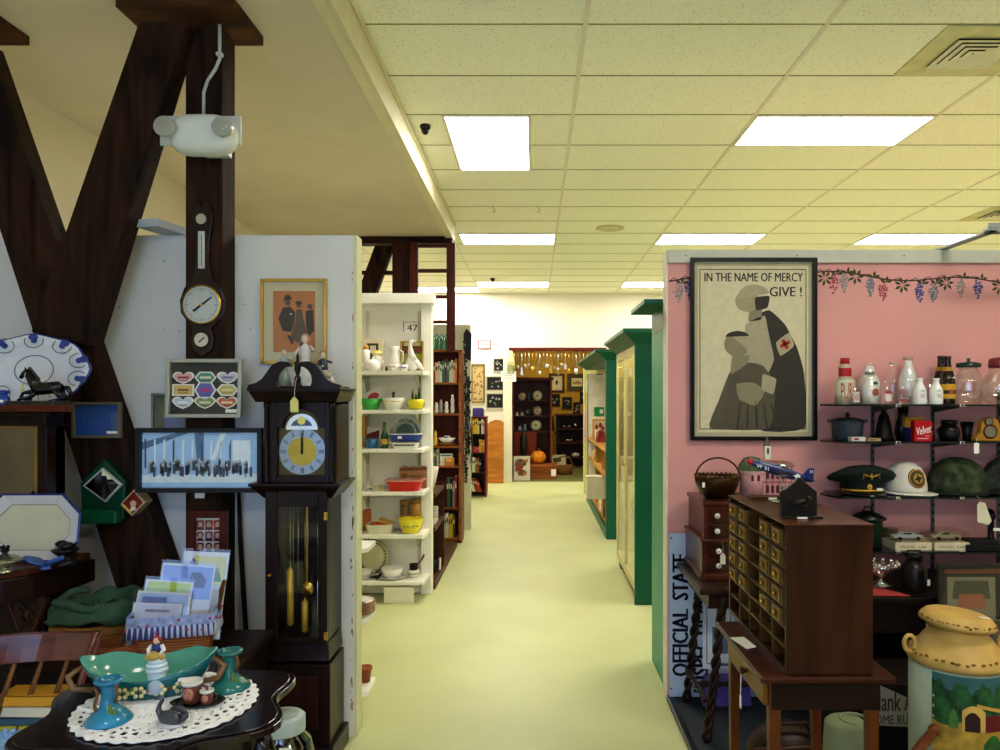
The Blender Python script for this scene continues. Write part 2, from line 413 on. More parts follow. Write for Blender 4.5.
# ---------------------------------------------------------------- timber truss in the left partition
tw = wood('#2b190d', 'z', .8, .4); tw2 = wood('#4a2a12', 'x', .7, .3)
t = thing('timber_truss', 'massive old dark timber post with crossed braces in front of the white partition', 'truss', (-1.4545, 3.385, 0))
ox, oy = -1.4545, 3.385
def q(px, py, Y): return (wx(px, Y) - ox, wz(py, Y))
m = MB(tw); m.box(-.0815, .0815, -.075, .075, 0, 3.2); m.build('post', t, bevel=.008)
m = MB(tw); m.prism([q(139, 22, 3.22), q(187, 22, 3.22), q(88, 345, 3.22), q(31, 332, 3.22)], 3.215 - oy, 3.335 - oy); m.build('brace', t, bevel=.008)
m = MB(tw); m.prism([q(-62, 40, 3.34), q(-14, 40, 3.34), q(185, 612, 3.34), q(185, 640, 3.34), q(136, 650, 3.34)], 3.337 - oy, 3.455 - oy); m.build('brace', t, bevel=.008)
pz = wz(9, 3.22)
m = MB(tw2); m.box(wx(118, 3.22) - ox, wx(235, 3.22) - ox, 3.20 - oy, 3.56 - oy, pz, pz + .045); m.box(-.12, .1, -.1, .1, pz + .045, LOW); m.build('cap_plate', t, bevel=.004)
m = MB(tw2); m.box(-3.0 + .3 - ox, -2.386 - ox, 3.20 - oy, 3.56 - oy, pz, pz + .045); m.build('cap_plate', t, bevel=.004)
# second truss at the far end of the loft
oy2 = 8.05
t = thing('timber_truss', 'far dark timber post with beam and slanted brace behind the white shelves', 'truss', (-1.42, oy2, 0))
m = MB(wood('#33160c', 'z', .6, .3)); m.box(wx(393, oy2) + 1.42, wx(411, oy2) + 1.42, -.05, .12, 0, 3.2); m.build('post', t, bevel=.008)
m = MB(wood('#2c160d', 'x', .6, .3)); m.box(-1.35, .55, -.05, .12, 3.195, LOW); m.build('beam', t, bevel=.006)
m = MB(tw); m.prism([(wx(375, oy2) + 1.42, wz(246, oy2)), (wx(393, oy2) + 1.42, wz(246, oy2)), (wx(363, oy2) + 1.42, wz(330, oy2)), (wx(347, oy2) + 1.42, wz(322, oy2))], -.02, .10); m.build('brace', t, bevel=.006)
m = MB(tw); m.box(-.75, wx(393, oy2) + 1.42, .03, .07, wz(274, oy2), wz(270, oy2)); m.build('rail', t, bevel=.004)
# ladder standing on the brown bookcase
LYD = 7.97
t = thing('ladder', 'dark red-brown wooden ladder standing on the brown bookcase', 'ladder', (-.9, LYD, 2.05))
lw_ = wood('#4a1c12', 'z', .45, .25)
for x in (wx(414, LYD), wx(451, LYD)): MB(lw_).box(x + .9 - .045, x + .9 + .045, -.03, .03, 0, 3.19 - 2.05).build('stile', t, bevel=.006)
for py in (246, 271, 297, 322): MB(lw_).box(wx(414, LYD) + .9 + .04, wx(451, LYD) + .9 - .04, -.018, .018, wz(py, LYD) - 2.05 - .018, wz(py, LYD) - 2.05 + .018).build('rung', t, bevel=.004)
# white-painted board end lying on the partition top
m = MB(M('#b9bdc2', .7, var=.1)); m.box(-.04, .07, -.17, .17, 0, .035)
solo(m, 'board_offcut', 'short white-painted board lying on the partition top beside the post', 'board', (-1.68, 3.47, 2.313), rz=-.2, bevel=.002)

# ---------------------------------------------------------------- camera, light, world
cd = bpy.data.cameras.new('camera'); cam = bpy.data.objects.new('camera', cd); COL.objects.link(cam)
cam.location = (0, 0, EYE); cam.rotation_euler = (PI / 2, 0, 0)
cd.sensor_width = 36; cd.lens = 36 * FL / 1000; cd.shift_x = -(CX - 500) / 1000; cd.shift_y = (CY - 375) / 1000; cd.clip_start = .05; cd.clip_end = 100
sc = bpy.context.scene; sc.camera = cam
w = bpy.data.worlds.new('daylight'); sc.world = w; w.use_nodes = True
bg = w.node_tree.nodes['Background']; bg.inputs['Color'].default_value = (.42, .62, 1.0, 1); bg.inputs['Strength'].default_value = 2.9
pl = bpy.data.lights.new('window_portal', 'AREA'); pl.shape = 'RECTANGLE'; pl.size = WX1 - WX0; pl.size_y = WZ1 - WZ0; pl.cycles.is_portal = True
po = bpy.data.objects.new('window_portal', pl); COL.objects.link(po); po.location = ((WX0 + WX1) / 2, FRONT - .09, (WZ0 + WZ1) / 2); po.rotation_euler = (PI / 2, 0, 0)
sc.view_settings.view_transform = 'Standard'; sc.view_settings.look = 'None'; sc.view_settings.exposure = 0.36; sc.view_settings.gamma = 1; sc.view_settings.use_curve_mapping = False
sc.cycles.use_denoising = True; sc.cycles.max_bounces = 8; sc.cycles.transparent_max_bounces = 24; sc.cycles.sample_clamp_indirect = 6
# ================================================================ framed things
def framed(name, label, cat, cx, cz, w, h, y, fw, fmat, art, mount=None, depth=.022, roll=0., tilt=0., group=None, glass=True):
    t = thing(name, label, cat, (cx, y, cz), group=group, rot=(tilt, roll, 0))
    a, b = w / 2, h / 2
    m = MB(fmat)
    for s in (-1, 1):
        m.prism([(s * a, -b), (s * a, b), (s * (a - fw), b - fw), (s * (a - fw), -b + fw)], -depth, -.002)
        m.prism([(-a, s * b), (a, s * b), (a - fw, s * (b - fw)), (-a + fw, s * (b - fw))], -depth, -.002)
    m.build('frame', t, bevel=.0015)
    a -= fw * .9; b -= fw * .9
    if mount:
        mm, mw = mount
        MB(mm).box(-a, a, -.0065, -.002, -b, b).build('mount', t); a -= mw; b -= mw
    m = MB(); art(m, a, b); m.build('picture', t)
    if glass:
        k = fw * .9 if not mount else fw * .9
        MB(PANE).box(-w / 2 + k, w / 2 - k, -.0145, -.0135, -h / 2 + k, h / 2 - k).build('glazing', t)
    return t
def sm(P, n=4):
    N_ = len(P); o = []
    for i in range(N_):
        a, b, c, d = P[i - 1], P[i], P[(i + 1) % N_], P[(i + 2) % N_]
        for j in range(n):
            t = j / n; o.append(tuple(b[q] * (2 * t ** 3 - 3 * t * t + 1) + .22 * (c[q] - a[q]) * (t ** 3 - 2 * t * t + t) + c[q] * (3 * t * t - 2 * t ** 3) + .22 * (d[q] - b[q]) * (t ** 3 - t * t) for q in (0, 1)))
    return o
def plys(m, mat, pts, k): ply(m, mat, sm(pts), k)
def bgrect(m, mat, a, b): m.use(mat).box(-a, a, -.0072, -.0025, -b, b)
def ply(m, mat, pts, k): m.use(mat).prism(pts, -.0074 - .00035 * k, -.0070)
def dsc(m, mat, x, z, r, k, rz=None, n=14): m.use(mat).disc(x, z, -.0072, r, rz, n=n, t=.0002 + .00035 * k)
def pxbox(x0, y0, x1, y1, Y): return (wx((x0 + x1) / 2, Y), wz((y0 + y1) / 2, Y), ws(x1 - x0, Y), ws(y1 - y0, Y))
def flat(hexc, r=.7): return M(hexc, r, var=.06, scale=30)

# ---- emergency light on the post
EY = 3.212
cx, cz, w_, h_ = pxbox(171, 112, 238, 155, 3.2)
t = thing('emergency_light', 'white twin-headed emergency light box on the timber post with a conduit above', 'emergency light', (wx(200, 3.17), EY, wz(134, 3.17)))
S1 = 3.16 / FL
m = MB(M('#c9cdca', .4)); m.box(-44 * S1, 38 * S1, -.012, -.001, -9 * S1, 21 * S1); m.build('back_plate', t, bevel=.003); MB(M('#c9cdca', .4)).box(-.03, .08, -.001, .096, -.06, .05).build('mounting_box', t, bevel=.003)
m = MB(M('#e4e7e2', .35, var=.03))
vs = []; prof = [(1.0, -.012), (1.0, -.04), (.93, -.07), (.75, -.088), (.4, -.098), (0, -.1)]
n = 32; F_ = []; V_ = []
for i in range(n):
    a = 2 * PI * i / n; c, s_ = math.cos(a), math.sin(a)
    ex = abs(c) ** .55 * (1 if c > 0 else -1); ez = abs(s_) ** .8 * (1 if s_ > 0 else -1)
    for r, y in prof: V_.append((3 * S1 + 33 * S1 * ex * r, y, -1 * S1 + 20 * S1 * ez * r))
for i in range(n):
    for k in range(5): F_.append((i * 6 + k, ((i + 1) % n) * 6 + k, ((i + 1) % n) * 6 + k + 1, i * 6 + k + 1))
m.add(V_, F_, True); m.build('housing', t)
for px in (169, 226):
    p = (wx(px, 3.13) - wx(200, 3.17), -.07, wz(130, 3.13) - wz(134, 3.17))
    m = MB(M('#b9bcb6', .3, .5)); m.lathe([(.020, 0), (.03, .01), (.040, .035), (.042, .06), (.039, .062)], (p[0], p[1] - .0, p[2]), 20, axis='y'); lh = m.build('lamp_head', t)
    m = MB(glassy('#dfe6e2', .06)); m.lathe([(.038, .058), (.02, .066), (0, .068)], p, 20, axis='y'); m.use(M('#6f706a', .3, .8, .3, 60)).lathe([(.036, .05), (.02, .03), (0, .022)], p, 16, axis='y')
    m.build('lens', lh)
m = MB(M('#c3c4bc', .5)); m.tube([((wx(px, 3.29) - wx(200, 3.17)), .085, wz(py, 3.29) - wz(134, 3.17)) for px, py in ((219, 24), (219, 40), (219, 58), (215, 68), (207, 80), (203, 92), (203, 114))], .0075, 8)
m.box(.018, .042, .073, .097, .385, .40); m.build('conduit', t)

# ---- banjo barometer on the post
BY = 3.30
t = thing('barometer', 'banjo-shaped wall barometer with round silver dial on the timber post', 'barometer', (wx(203, BY), BY + .008, wz(305, BY)))
u = BY / FL; bw = wood('#1e0d08', 'z', .3, .2, coat=.3)
o = [(-8, 100), (-11, 88), (-9, 75), (-7, 60), (-7, 40), (-10, 28), (-18, 16), (-22, 4), (-21, -8), (-14, -18), (-9, -24), (-12, -34), (-9, -46), (0, -52)]
o = o + [(-x, z) for x, z in o[::-1][1:]] + [(4, 104), (0, 98), (-4, 104)]
m = MB(bw); m.prism([(x * u, z * u) for x, z in o], -.022, 0); m.build('case', t, bevel=.004)
dial = M('#b9c2c6', .28, .9, .06); ink = M('#2a2f36', .6)
m = MB(dial); m.disc(0, 0, -.022, 18.2 * u, n=32, t=.004)
m.use(ink)
for i in range(40):
    a = 2 * PI * i / 40; r0, r1 = (13.4, 16.4) if i % 5 == 0 else (15, 16.4)
    c, s_ = math.cos(a), math.sin(a); k = .3
    m.prism([((r0 * c - k * s_) * u, (r0 * s_ + k * c) * u), ((r1 * c - k * s_) * u, (r1 * s_ + k * c) * u), ((r1 * c + k * s_) * u, (r1 * s_ - k * c) * u), ((r0 * c + k * s_) * u, (r0 * s_ - k * c) * u)], -.0268, -.0262)
d = m.build('dial', t)
m = MB(BRASS); m.lathe([(18 * u, 0), (20 * u, 0), (20 * u, .008), (18.4 * u, .009)], (0, -.022, 0), 32, axis='y', cap=False); m.build('bezel', d)
m = MB(M('#141820', .3)); m.prism([(-9 * u, -6 * u), (10 * u, 8 * u), (11 * u, 7 * u), (-7 * u, -7.5 * u)], -.0285, -.0278); m.use(BRASS).disc(0, 0, -.0278, 1.6 * u, n=10, t=.002); m.build('needle', d)
m = MB(SILVER); m.disc(0, -35 * u, -.022, 7 * u, n=20, t=.005); m.use(ink).prism([(-3 * u, -37 * u), (3 * u, -32 * u), (3.6 * u, -33 * u), (-2 * u, -38 * u)], -.0282, -.027); m.use(BRASS).lathe([(6.6 * u, 0), (8.2 * u, 0), (8 * u, .007)], (0, -.022, -35 * u), 20, axis='y', cap=False); m.build('level_dial', t)
m = MB(SILVER); m.disc(0, 85 * u, -.022, 5.2 * u, n=18, t=.006); m.use(BRASS).lathe([(4.8 * u, 0), (6 * u, 0), (5.8 * u, .008)], (0, -.022, 85 * u), 18, axis='y', cap=False); m.build('hygrometer', t)
m = MB(M('#cfd2d0', .3, .3)); m.box(-3.2 * u, 3.2 * u, -.025, -.021, 36 * u, 73 * u); m.use(ink)
for i in range(14): m.box(-2.4 * u, (-.4 if i % 2 else -1.2) * u, -.0256, -.0249, (40 + 2.3 * i) * u, (40.5 + 2.3 * i) * u)
m.use(M('#8a1c18', .3)).box(.1 * u, .7 * u, -.027, -.025, 38 * u, 70 * u); m.build('thermometer', t)

# ---- pictures on the white partition and the timbers
def art_three(m, a, b):     # three small dark figures on an orange ground
    bgrect(m, flat('#b9713c'), a, b); k1 = flat('#2b2019'); k2 = flat('#54402f'); k3 = flat('#e0cfae')
    ply(m, k1, [(-.75 * a, .1 * b), (-.55 * a, .45 * b), (-.2 * a, .5 * b), (.05 * a, .3 * b), (.0, -.1 * b), (-.15 * a, -.35 * b), (-.55 * a, -.3 * b)], 1)
    dsc(m, k2, -.3 * a, .62 * b, .13 * a, 1); ply(m, k1, [(-.52 * a, .68 * b), (-.1 * a, .72 * b), (-.15 * a, .8 * b), (-.25 * a, .88 * b), (-.42 * a, .86 * b)], 2)
    ply(m, k2, [(.1 * a, .4 * b), (.35 * a, .4 * b), (.5 * a, -.1 * b), (.75 * a, -.55 * b), (.2 * a, -.7 * b), (-.2 * a, -.55 * b), (.05 * a, -.05 * b)], 2)
    dsc(m, k2, .22 * a, .52 * b, .11 * a, 2); ply(m, k1, [(.05 * a, .56 * b), (.4 * a, .56 * b), (.32 * a, .68 * b), (.1 * a, .66 * b)], 3)
    ply(m, k1, [(.55 * a, .35 * b), (.9 * a, .4 * b), (.95 * a, -.3 * b), (.7 * a, -.5 * b), (.55 * a, -.1 * b)], 1); dsc(m, k2, .75 * a, .5 * b, .12 * a, 2)
    ply(m, k1, [(-.35 * a, -.45 * b), (-.2 * a, -.45 * b), (.0, -.7 * b), (-.12 * a, -.75 * b)], 2); ply(m, k1, [(.25 * a, -.7 * b), (.45 * a, -.68 * b), (.3 * a, -.85 * b)], 2); dsc(m, k3, -.15 * a, .25 * b, .05 * a, 3)
x, z, w_, h_ = pxbox(261, 279, 327, 364, 3.45)
framed('framed_print', 'gilt-framed print of three dark figures on orange, above the tall clock', 'picture', x, z, w_, h_, PY, .012, BRASS, art_three, mount=(M('#c9bf9c', .8, var=.03), .044))
def art_labels(m, a, b):    # nine small labels with scrolled outlines under glass
    bgrect(m, flat('#05060c', .3), a, b)
    cols = ['#d9a0a4', '#3c8a72', '#c9c3d6', '#d0b25c', '#4a5fb0', '#c8b46a', '#b9c8d6', '#6f8f56', '#c8573a']
    for i in range(9):
        gx, gz = (i % 3 - 1) * .64 * a, (.42 - (i // 3) * .48) * b
        c = flat(cols[i], .4); wq = .32 * a; hq = .225 * b; W_ = flat('#ece8e2', .4)
        if i == 4: hq = .33 * b
        if i in (4, 5, 1): P_ = [(-wq, 0), (-wq * .55, hq), (wq * .55, hq), (wq, 0), (wq * .55, -hq), (-wq * .55, -hq)]
        elif i == 3: P_ = [(-wq, -hq), (-wq, hq), (wq, hq), (wq, -hq)]
        else: P_ = arc(-wq * .5, hq * .2, wq * .5, 180, 20, 6, hq * .8) + arc(wq * .5, hq * .2, wq * .5, 160, 0, 6, hq * .8) + [(wq * .6, -hq * .6), (0, -hq * 1.1), (-wq * .6, -hq * .6)]
        ply(m, W_, [(gx + p * 1.0, gz + q_ * 1.0) for p, q_ in P_], 1)
        ply(m, c, [(gx + p * .84, gz + q_ * .8) for p, q_ in P_], 2)
        c2 = flat(['#8a2038', '#e2d8c6', '#6f6a94', '#7a4a2a', '#b0286a', '#e0d49a', '#e8e8ea', '#d8d2b0', '#f0d8b0'][i], .4)
        ply(m, c2, [(gx - wq * .5, gz - hq * .18), (gx - wq * .5, gz + hq * .2), (gx + wq * .5, gz + hq * .2), (gx + wq * .5, gz - hq * .18)], 3)
        m.use(flat('#20222c', .5)).tube([(gx - wq * .45, -.0095, gz - hq * .45), (gx, -.0095, gz - hq * .55), (gx + wq * .45, -.0095, gz - hq * .45)], .0012, 4)
    ply(m, PAPER, [(.6 * a, -.93 * b), (.93 * a, -.93 * b), (.93 * a, -.80 * b), (.6 * a, -.80 * b)], 2)
x, z, w_, h_ = pxbox(165, 359, 241, 418, 3.27)
framed('label_collection', 'pewter frame of nine colourful trade labels on black, hung on the timber post', 'picture', x, z, w_, h_, 3.300, .016, M('#a9ab9e', .35, .6, .08), art_labels, depth=.03, tilt=-.05)
def art_group(m, a, b):     # a bluish photograph of a crowd in front of a glazed hall
    bgrect(m, flat('#9cc6f2', .4), a, b); W_ = flat('#dcecfa', .4); D = flat('#243c66', .4); G = flat('#3f6a9c', .4)
    ply(m, G, [(-a, b * .62), (-.35 * a, b), (-.15 * a, b), (-a, b * .35)], 1)
    ply(m, G, [(-.1 * a, .95 * b), (.06 * a, b), (.06 * a, -.5 * b), (-.04 * a, -.5 * b)], 1)
    ply(m, W_, [(.35 * a, b), (.45 * a, b), (.25 * a, 0), (.18 * a, 0)], 2)
    for i in range(12):
        xx = -.95 * a + i * .16 * a
        ply(m, W_ if i % 3 else D, [(xx, .75 * b - .03 * b * i % .3), (xx + .03 * a, .75 * b), (xx + .03 * a, -.3 * b), (xx, -.3 * b)], 2)
    ply(m, W_, [(.55 * a, .7 * b), (.85 * a, .7 * b), (.85 * a, -.1 * b), (.55 * a, -.1 * b)], 3)
    ply(m, flat('#d3e4f0', .4), [(-a, -.55 * b), (a, -.5 * b), (a, -.8 * b), (-a, -.8 * b)], 3)
    r_ = random.Random(3)
    for i in range(60):
        xx = -.85 * a + 1.7 * a * i / 59 + r_.uniform(-.01, .01); zz = -.16 * b + r_.uniform(-.1, .16) * b; hh = .36 * b
        ply(m, D if i % 4 else flat('#8fa6c2', .4), [(xx - .022 * a, zz - hh), (xx - .022 * a, zz), (xx + .022 * a, zz), (xx + .022 * a, zz - hh)], 4)
        dsc(m, flat('#a9b4c4', .5), xx, zz + .03 * b, .018 * a, 5, .055 * b, n=7)
x, z, w_, h_ = pxbox(134, 428, 261, 493, 3.2)
framed('group_photograph', 'wide black-framed blue-toned group photograph below the pewter-framed labels', 'picture', x, z, w_, h_, 3.235, .020, M('#0d1018', .3), art_group, depth=.03)
def art_portrait(m, a, b):
    bgrect(m, flat('#6a6a52'), a, b); ply(m, flat('#7f86b8'), [(-.3 * a, -b), (-.35 * a, -.2 * b), (.2 * a, .1 * b), (.9 * a, -.1 * b), (a, -b)], 1)
    ply(m, flat('#c08f80'), [(-.1 * a, .1 * b), (-.1 * a, .4 * b), (.3 * a, .45 * b), (.35 * a, .1 * b)], 2); dsc(m, flat('#c9a08c'), .1 * a, .5 * b, .22 * a, 2); ply(m, flat('#4a2f22'), arc(.1 * a, .55 * b, .25 * a, 0, 180, 8), 3)
x, z, w_, h_ = pxbox(147, 393, 182, 434, 3.4)
framed('small_portrait', 'small pewter-framed portrait half hidden behind the framed labels', 'picture', x, z, w_, h_, 3.455, .010, M('#8d9284', .4, .5), art_portrait)
def art_night(m, a, b):
    bgrect(m, flat('#2a4c8c', .4), a, b)
    for i, (xx, hh) in enumerate(((-.6, .5), (-.25, .35), (.15, .45), (.6, .6))): ply(m, flat('#3a5a8c', .4), [(xx * a, -.4 * b), (xx * a, (-.4 + hh) * b), (xx * a + .05 * a, (-.4 + hh) * b), (xx * a + .07 * a, -.4 * b)], 1)
    ply(m, PAPER, [(.42 * a, -.88 * b), (.9 * a, -.88 * b), (.9 * a, -.72 * b), (.42 * a, -.72 * b)], 2)
x, z, w_, h_ = pxbox(72, 402, 121, 438, 3.32)
framed('dark_blue_print', 'small dark-framed deep blue print fixed to the slanting brace', 'picture', x, z, w_, h_, 3.335, .012, M('#6a5f4c', .4, .2), art_night, depth=.022)
# green diamond holder with mirrored diamond
GY = 3.27; u = GY / FL
t = thing('diamond_wall_clock', 'green diamond-shaped wall case with silvered diamond face on the brace', 'clock', (wx(101, GY), 3.335, wz(490, GY)))
gm = M('#0b3d28', .3, var=.15)
m = MB(gm); m.prism([(0, 31 * u), (22 * u, 8 * u), (20 * u, -30 * u), (12 * u, -34 * u), (-22 * u, -30 * u), (-24 * u, 6 * u)], -.045, 0); m.build('case', t, bevel=.006)
m = MB(M('#0e5334', .3)); m.box(-23 * u, 18 * u, -.09, -.045, -33 * u, -20 * u); m.build('ledge', t, bevel=.006)
m = MB(M('#cfd3cd', .3, .4)); m.prism([(0, 22 * u), (20 * u, 5 * u), (3 * u, -13 * u), (-20 * u, 4 * u)], -.055, -.043); f = m.build('face_rim', t, bevel=.002)
m = MB(MIRROR); m.prism([(0, 19.5 * u), (17 * u, 5 * u), (3 * u, -10.5 * u), (-17 * u, 4 * u)], -.0575, -.055)
m.use(BLACK).prism([(0, 14 * u), (4 * u, 14 * u), (9 * u, -3 * u), (5 * u, -5 * u), (2 * u, 5 * u), (-1 * u, -4 * u), (-3 * u, -2 * u)], -.0588, -.057); m.build('face', f)
# small tilted red tile picture
u = 3.25 / FL
t = thing('tilted_tile', 'small red portrait tile turned on its corner, on the brace below the green case', 'picture', (wx(130.5, 3.25), 3.337, wz(504, 3.25)))
m = MB(M('#b9a27a', .4)); m.prism([(1 * u, 14 * u), (12.5 * u, 1 * u), (-1 * u, -13 * u), (-12.5 * u, -1 * u)], -.07, 0); m.build('rim', t, bevel=.002)
m = MB(M('#7a2018', .3)); m.prism([(1 * u, 12 * u), (10.5 * u, 1 * u), (-1 * u, -11 * u), (-10.5 * u, -1 * u)], -.073, -.07)
m.use(flat('#d9b090')).disc(1 * u, 0, -.073, 3.2 * u, n=12); m.use(flat('#efe6d0')).prism([(-2 * u, -8 * u), (4 * u, -6 * u), (3 * u, -3 * u), (-1 * u, -3 * u)], -.0745, -.073)
m.use(flat('#e8c34a')).prism([(-10.5 * u, -1 * u), (-1 * u, -11 * u), (-1 * u, -8 * u), (-8.5 * u, -.5 * u)], -.0742, -.073); m.build('picture', t)
def art_nine(m, a, b):
    bgrect(m, flat('#c9c6cc'), a, b); ply(m, flat('#d8d8cc'), [(-a, .86 * b), (a, .86 * b), (a, b), (-a, b)], 1)
    bgs = ['#a02848', '#b02a3c', '#c23048', '#c8a8b0', '#5a6aa8', '#b84060', '#9a7078', '#c0b0a8', '#b08a8a']
    for i in range(9):
        gx, gz = (i % 3 - 1) * .66 * a, (.52 - (i // 3) * .62) * b; r = .26 * a
        ply(m, flat(bgs[i]), [(gx - .31 * a, gz - .28 * b), (gx + .31 * a, gz - .28 * b), (gx + .31 * a, gz + .28 * b), (gx - .31 * a, gz + .28 * b)], 1)
        ply(m, flat('#1d1a22'), arc(gx, gz - .27 * b, .28 * a, 180, 0, 8, .2 * b), 2); dsc(m, flat('#17131a'), gx, gz + .09 * b, r, 2); dsc(m, flat('#b98f80'), gx, gz + .04 * b, r * .66, 3, r * .8)
x, z, w_, h_ = pxbox(183, 512, 223, 562, 3.24)
framed('nine_portraits', 'mahogany-framed sheet of nine small dark-haired heads, low on the timber post', 'picture', x, z, w_, h_, 3.306, .032, wood('#4a1812', 'z', .35), art_nine, depth=.03)
m = MB(wood('#5c2418', 'z', .35)); m.box(-.012, .03, -.02, -.001, -.016, .014)
m.use(PAPER).box(-.012, .03, -.0215, -.02, -.01, .012)
solo(m, 'price_ticket', 'white price ticket pinned above the mahogany-framed heads', 'price tag', (wx(197, 3.28), 3.307, wz(496, 3.28)))
# walking stick leaning beside the clock
m = MB(wood('#1c0f0b', 'z', .35)); m.tube([(wx(236, 3.4), 3.43, wz(488, 3.4)), (wx(239, 3.4), 3.415, wz(540, 3.4)), (wx(248, 3.3), 3.36, .0)], [.008, .011, .012], 10)
solo(m, 'walking_stick', 'dark walking stick leaning on the wall between post and tall clock', 'walking stick')

# ================================================================ tall case clock
CYF = 3.18; ccx = wx(296, CYF)
t = thing('grandfather_clock', 'tall dark mahogany case clock with swan-neck pediment against the white partition', 'clock', (ccx, CYF, 0))
cw = wood('#1a0b08', 'z', .35, .22, coat=.08)
u = CYF / FL
def Z(py): return wz(py, CYF)
def Xc(px): return wx(px, CYF) - ccx
D = .235
m = MB(cw); x0, x1 = Xc(252), Xc(330)
m.box(x0, x1, 0, D, .09, Z(665)); m.box(x0 - .02, x1 + .02, -.02, D + .01, 0, .09)
m.hexa([(x0 + .005, .0, Z(662)), (x1 - .005, 0, Z(662)), (x1 - .005, D, Z(662)), (x0 + .005, D, Z(662))], [(Xc(265), .02, Z(643)), (Xc(327), .02, Z(643)), (Xc(327), D, Z(643)), (Xc(265), D, Z(643))])
m.build('base', t, bevel=.005)
m = MB(wood('#2a120d', 'z', .3)); m.prism([(x0 + .05, .16), (x1 - .05, .16), (x1 - .05, Z(676)), (x0 + .05, Z(676))], -.008, .002); m.build('base_panel', t, bevel=.006)
m = MB(cw); tx0, tx1 = Xc(265), Xc(327); zb, zt = Z(645), Z(488)
m.box(tx0, tx1, D - .012, D, zb, zt); m.box(tx0, tx0 + .015, .02, D, zb, zt); m.box(tx1 - .015, tx1, .02, D, zb, zt); m.box(tx0, tx1, .02, D, zb, zb + .015)
m.build('trunk', t, bevel=.002)
m = MB(cw); gx0, gx1, gz0, gz1 = Xc(277), Xc(318), Z(638), Z(507)
m.box(tx0, gx0, .0, .02, zb, zt); m.box(gx1, tx1, .0, .02, zb, zt); m.box(gx0, gx1, 0, .02, zb, gz0); m.box(gx0, gx1, 0, .02, gz1, zt)
d = m.build('door', t, bevel=.003)
MB(PANE).box(gx0, gx1, .008, .011, gz0, gz1).build('pane', d)
m = MB(BRASS); m.lathe([(.006, 0), (.009, .01), (0, .016)], (tx0 + .02, 0, Z(575)), 12, axis='y'); m.build('knob', d)
for a_, b_ in ((520, 512), (640, 632)): MB(BRASS).box(tx1 - .012, tx1 + .002, -.004, .0, Z(a_), Z(b_)).build('hinge', d)
def zc(x0, x1, y0, y1, z0, z1, f=.02):     # moulding that flares upward
    return ([(x0 + f, y0 + f, z0), (x1 - f, y0 + f, z0), (x1 - f, y1, z0), (x0 + f, y1, z0)], [(x0, y0, z1), (x1, y0, z1), (x1, y1, z1), (x0, y1, z1)])
m = MB(cw); m.hexa(*zc(Xc(251), Xc(341), -.02, D, Z(499), Z(486), .045)); m.box(Xc(250), Xc(342), -.025, D, Z(486), Z(483)); m.build('waist_moulding', t, bevel=.003)
hx0, hx1, hz0, hz1 = Xc(263), Xc(335), Z(483), Z(402)
m = MB(cw); m.box(hx0, hx1, D - .012, D, hz0, hz1); m.box(hx0, hx0 + .014, .012, D, hz0, hz1); m.box(hx1 - .014, hx1, .012, D, hz0, hz1); m.box(hx0, hx1, .02, D, hz1 - .012, hz1)
# hood front with an arched opening
ax0, ax1 = Xc(276), Xc(324); zsh = Z(428); zt2 = Z(411)
m.box(hx0, ax0, .01, .03, hz0, hz1); m.box(ax1, hx1, .01, .03, hz0, hz1); m.box(ax0, ax1, .01, .03, hz0, Z(476))
top = [(ax0, hz1)] + [(ax0, zsh)] + [(-x_, z_) for x_, z_ in arc(-(ax0 + ax1) / 2, zsh, .078, 0, 180, 14)] + [(ax1, zsh), (ax1, hz1)]
m.prism(top, .01, .03); m.build('hood', t, bevel=.002)
m = MB(cw)
for px in (266.5, 331.5):
    xx = Xc(px); pr = [(.013, hz0), (.013, hz0 + .012), (.010, hz0 + .018), (.0125, hz0 + .03), (.0085, hz0 + .04), (.0125, hz0 + .055), (.0105, hz0 + .065), (.0085, hz1 - .03), (.012, hz1 - .022), (.012, hz1)]
    MB(cw).lathe(pr, (xx, .0, 0), 14).build('column', t)
# dial
dcx, dcz, dr = Xc(300), Z(452), 23.5 * u
m = MB(M('#4f4226', .4, .5)); m.box(ax0, ax1, .034, .037, Z(478), zsh); m.prism([(ax0 + .005, zsh), (ax1 - .005, zsh)] + [(x_ , z_) for x_, z_ in arc((ax0 + ax1) / 2, zsh, .078, 0, 180, 14)], .034, .037); dp = m.build('dial_plate', t)
m = MB(M('#8f9aa2', .25, .6, .05)); m.disc(dcx, dcz, .034, dr, n=40, t=.003)
m.use(M('#b39a3c', .35, .5, .15)).disc(dcx, dcz, .0312, dr * .62, n=32, t=.001)
m.use(ink)
for i in range(12):
    a = 2 * PI * i / 12; c, s_ = math.cos(a), math.sin(a)
    for off in ((-.012, 0, .012) if i % 3 == 0 else (-.008, .006)):
        k = off * .45 * 1; r0, r1 = dr * .7, dr * .93; hw = .0014
        m.prism([(dcx + r0 * c - (k - hw) * s_, dcz + r0 * s_ + (k - hw) * c), (dcx + r1 * c - (k - hw) * s_, dcz + r1 * s_ + (k - hw) * c), (dcx + r1 * c - (k + hw) * s_, dcz + r1 * s_ + (k + hw) * c), (dcx + r0 * c - (k + hw) * s_, dcz + r0 * s_ + (k + hw) * c)], .0300, .0311)
m.build('dial', dp)
m = MB(M('#cfd2cd', .2, .8)); m.prism(arc(Xc(299.5), Z(430), .068, 0, 180, 16), .03, .034); m.use(M('#4a5a70', .3, .3)).prism(arc(Xc(299.5), Z(430), .048, 20, 160, 12), .0285, .03); m.use(M('#d8c25a', .3, .6)).disc(Xc(299.5), Z(421), .028, .017, n=16); m.build('moon_dial', dp)
m = MB(IRON); m.prism([(dcx - .002, dcz - .012), (dcx + .003, dcz - .012), (dcx + .0045, dcz + .05), (dcx, dcz + .08), (dcx - .0045, dcz + .05)], .024, .0255)
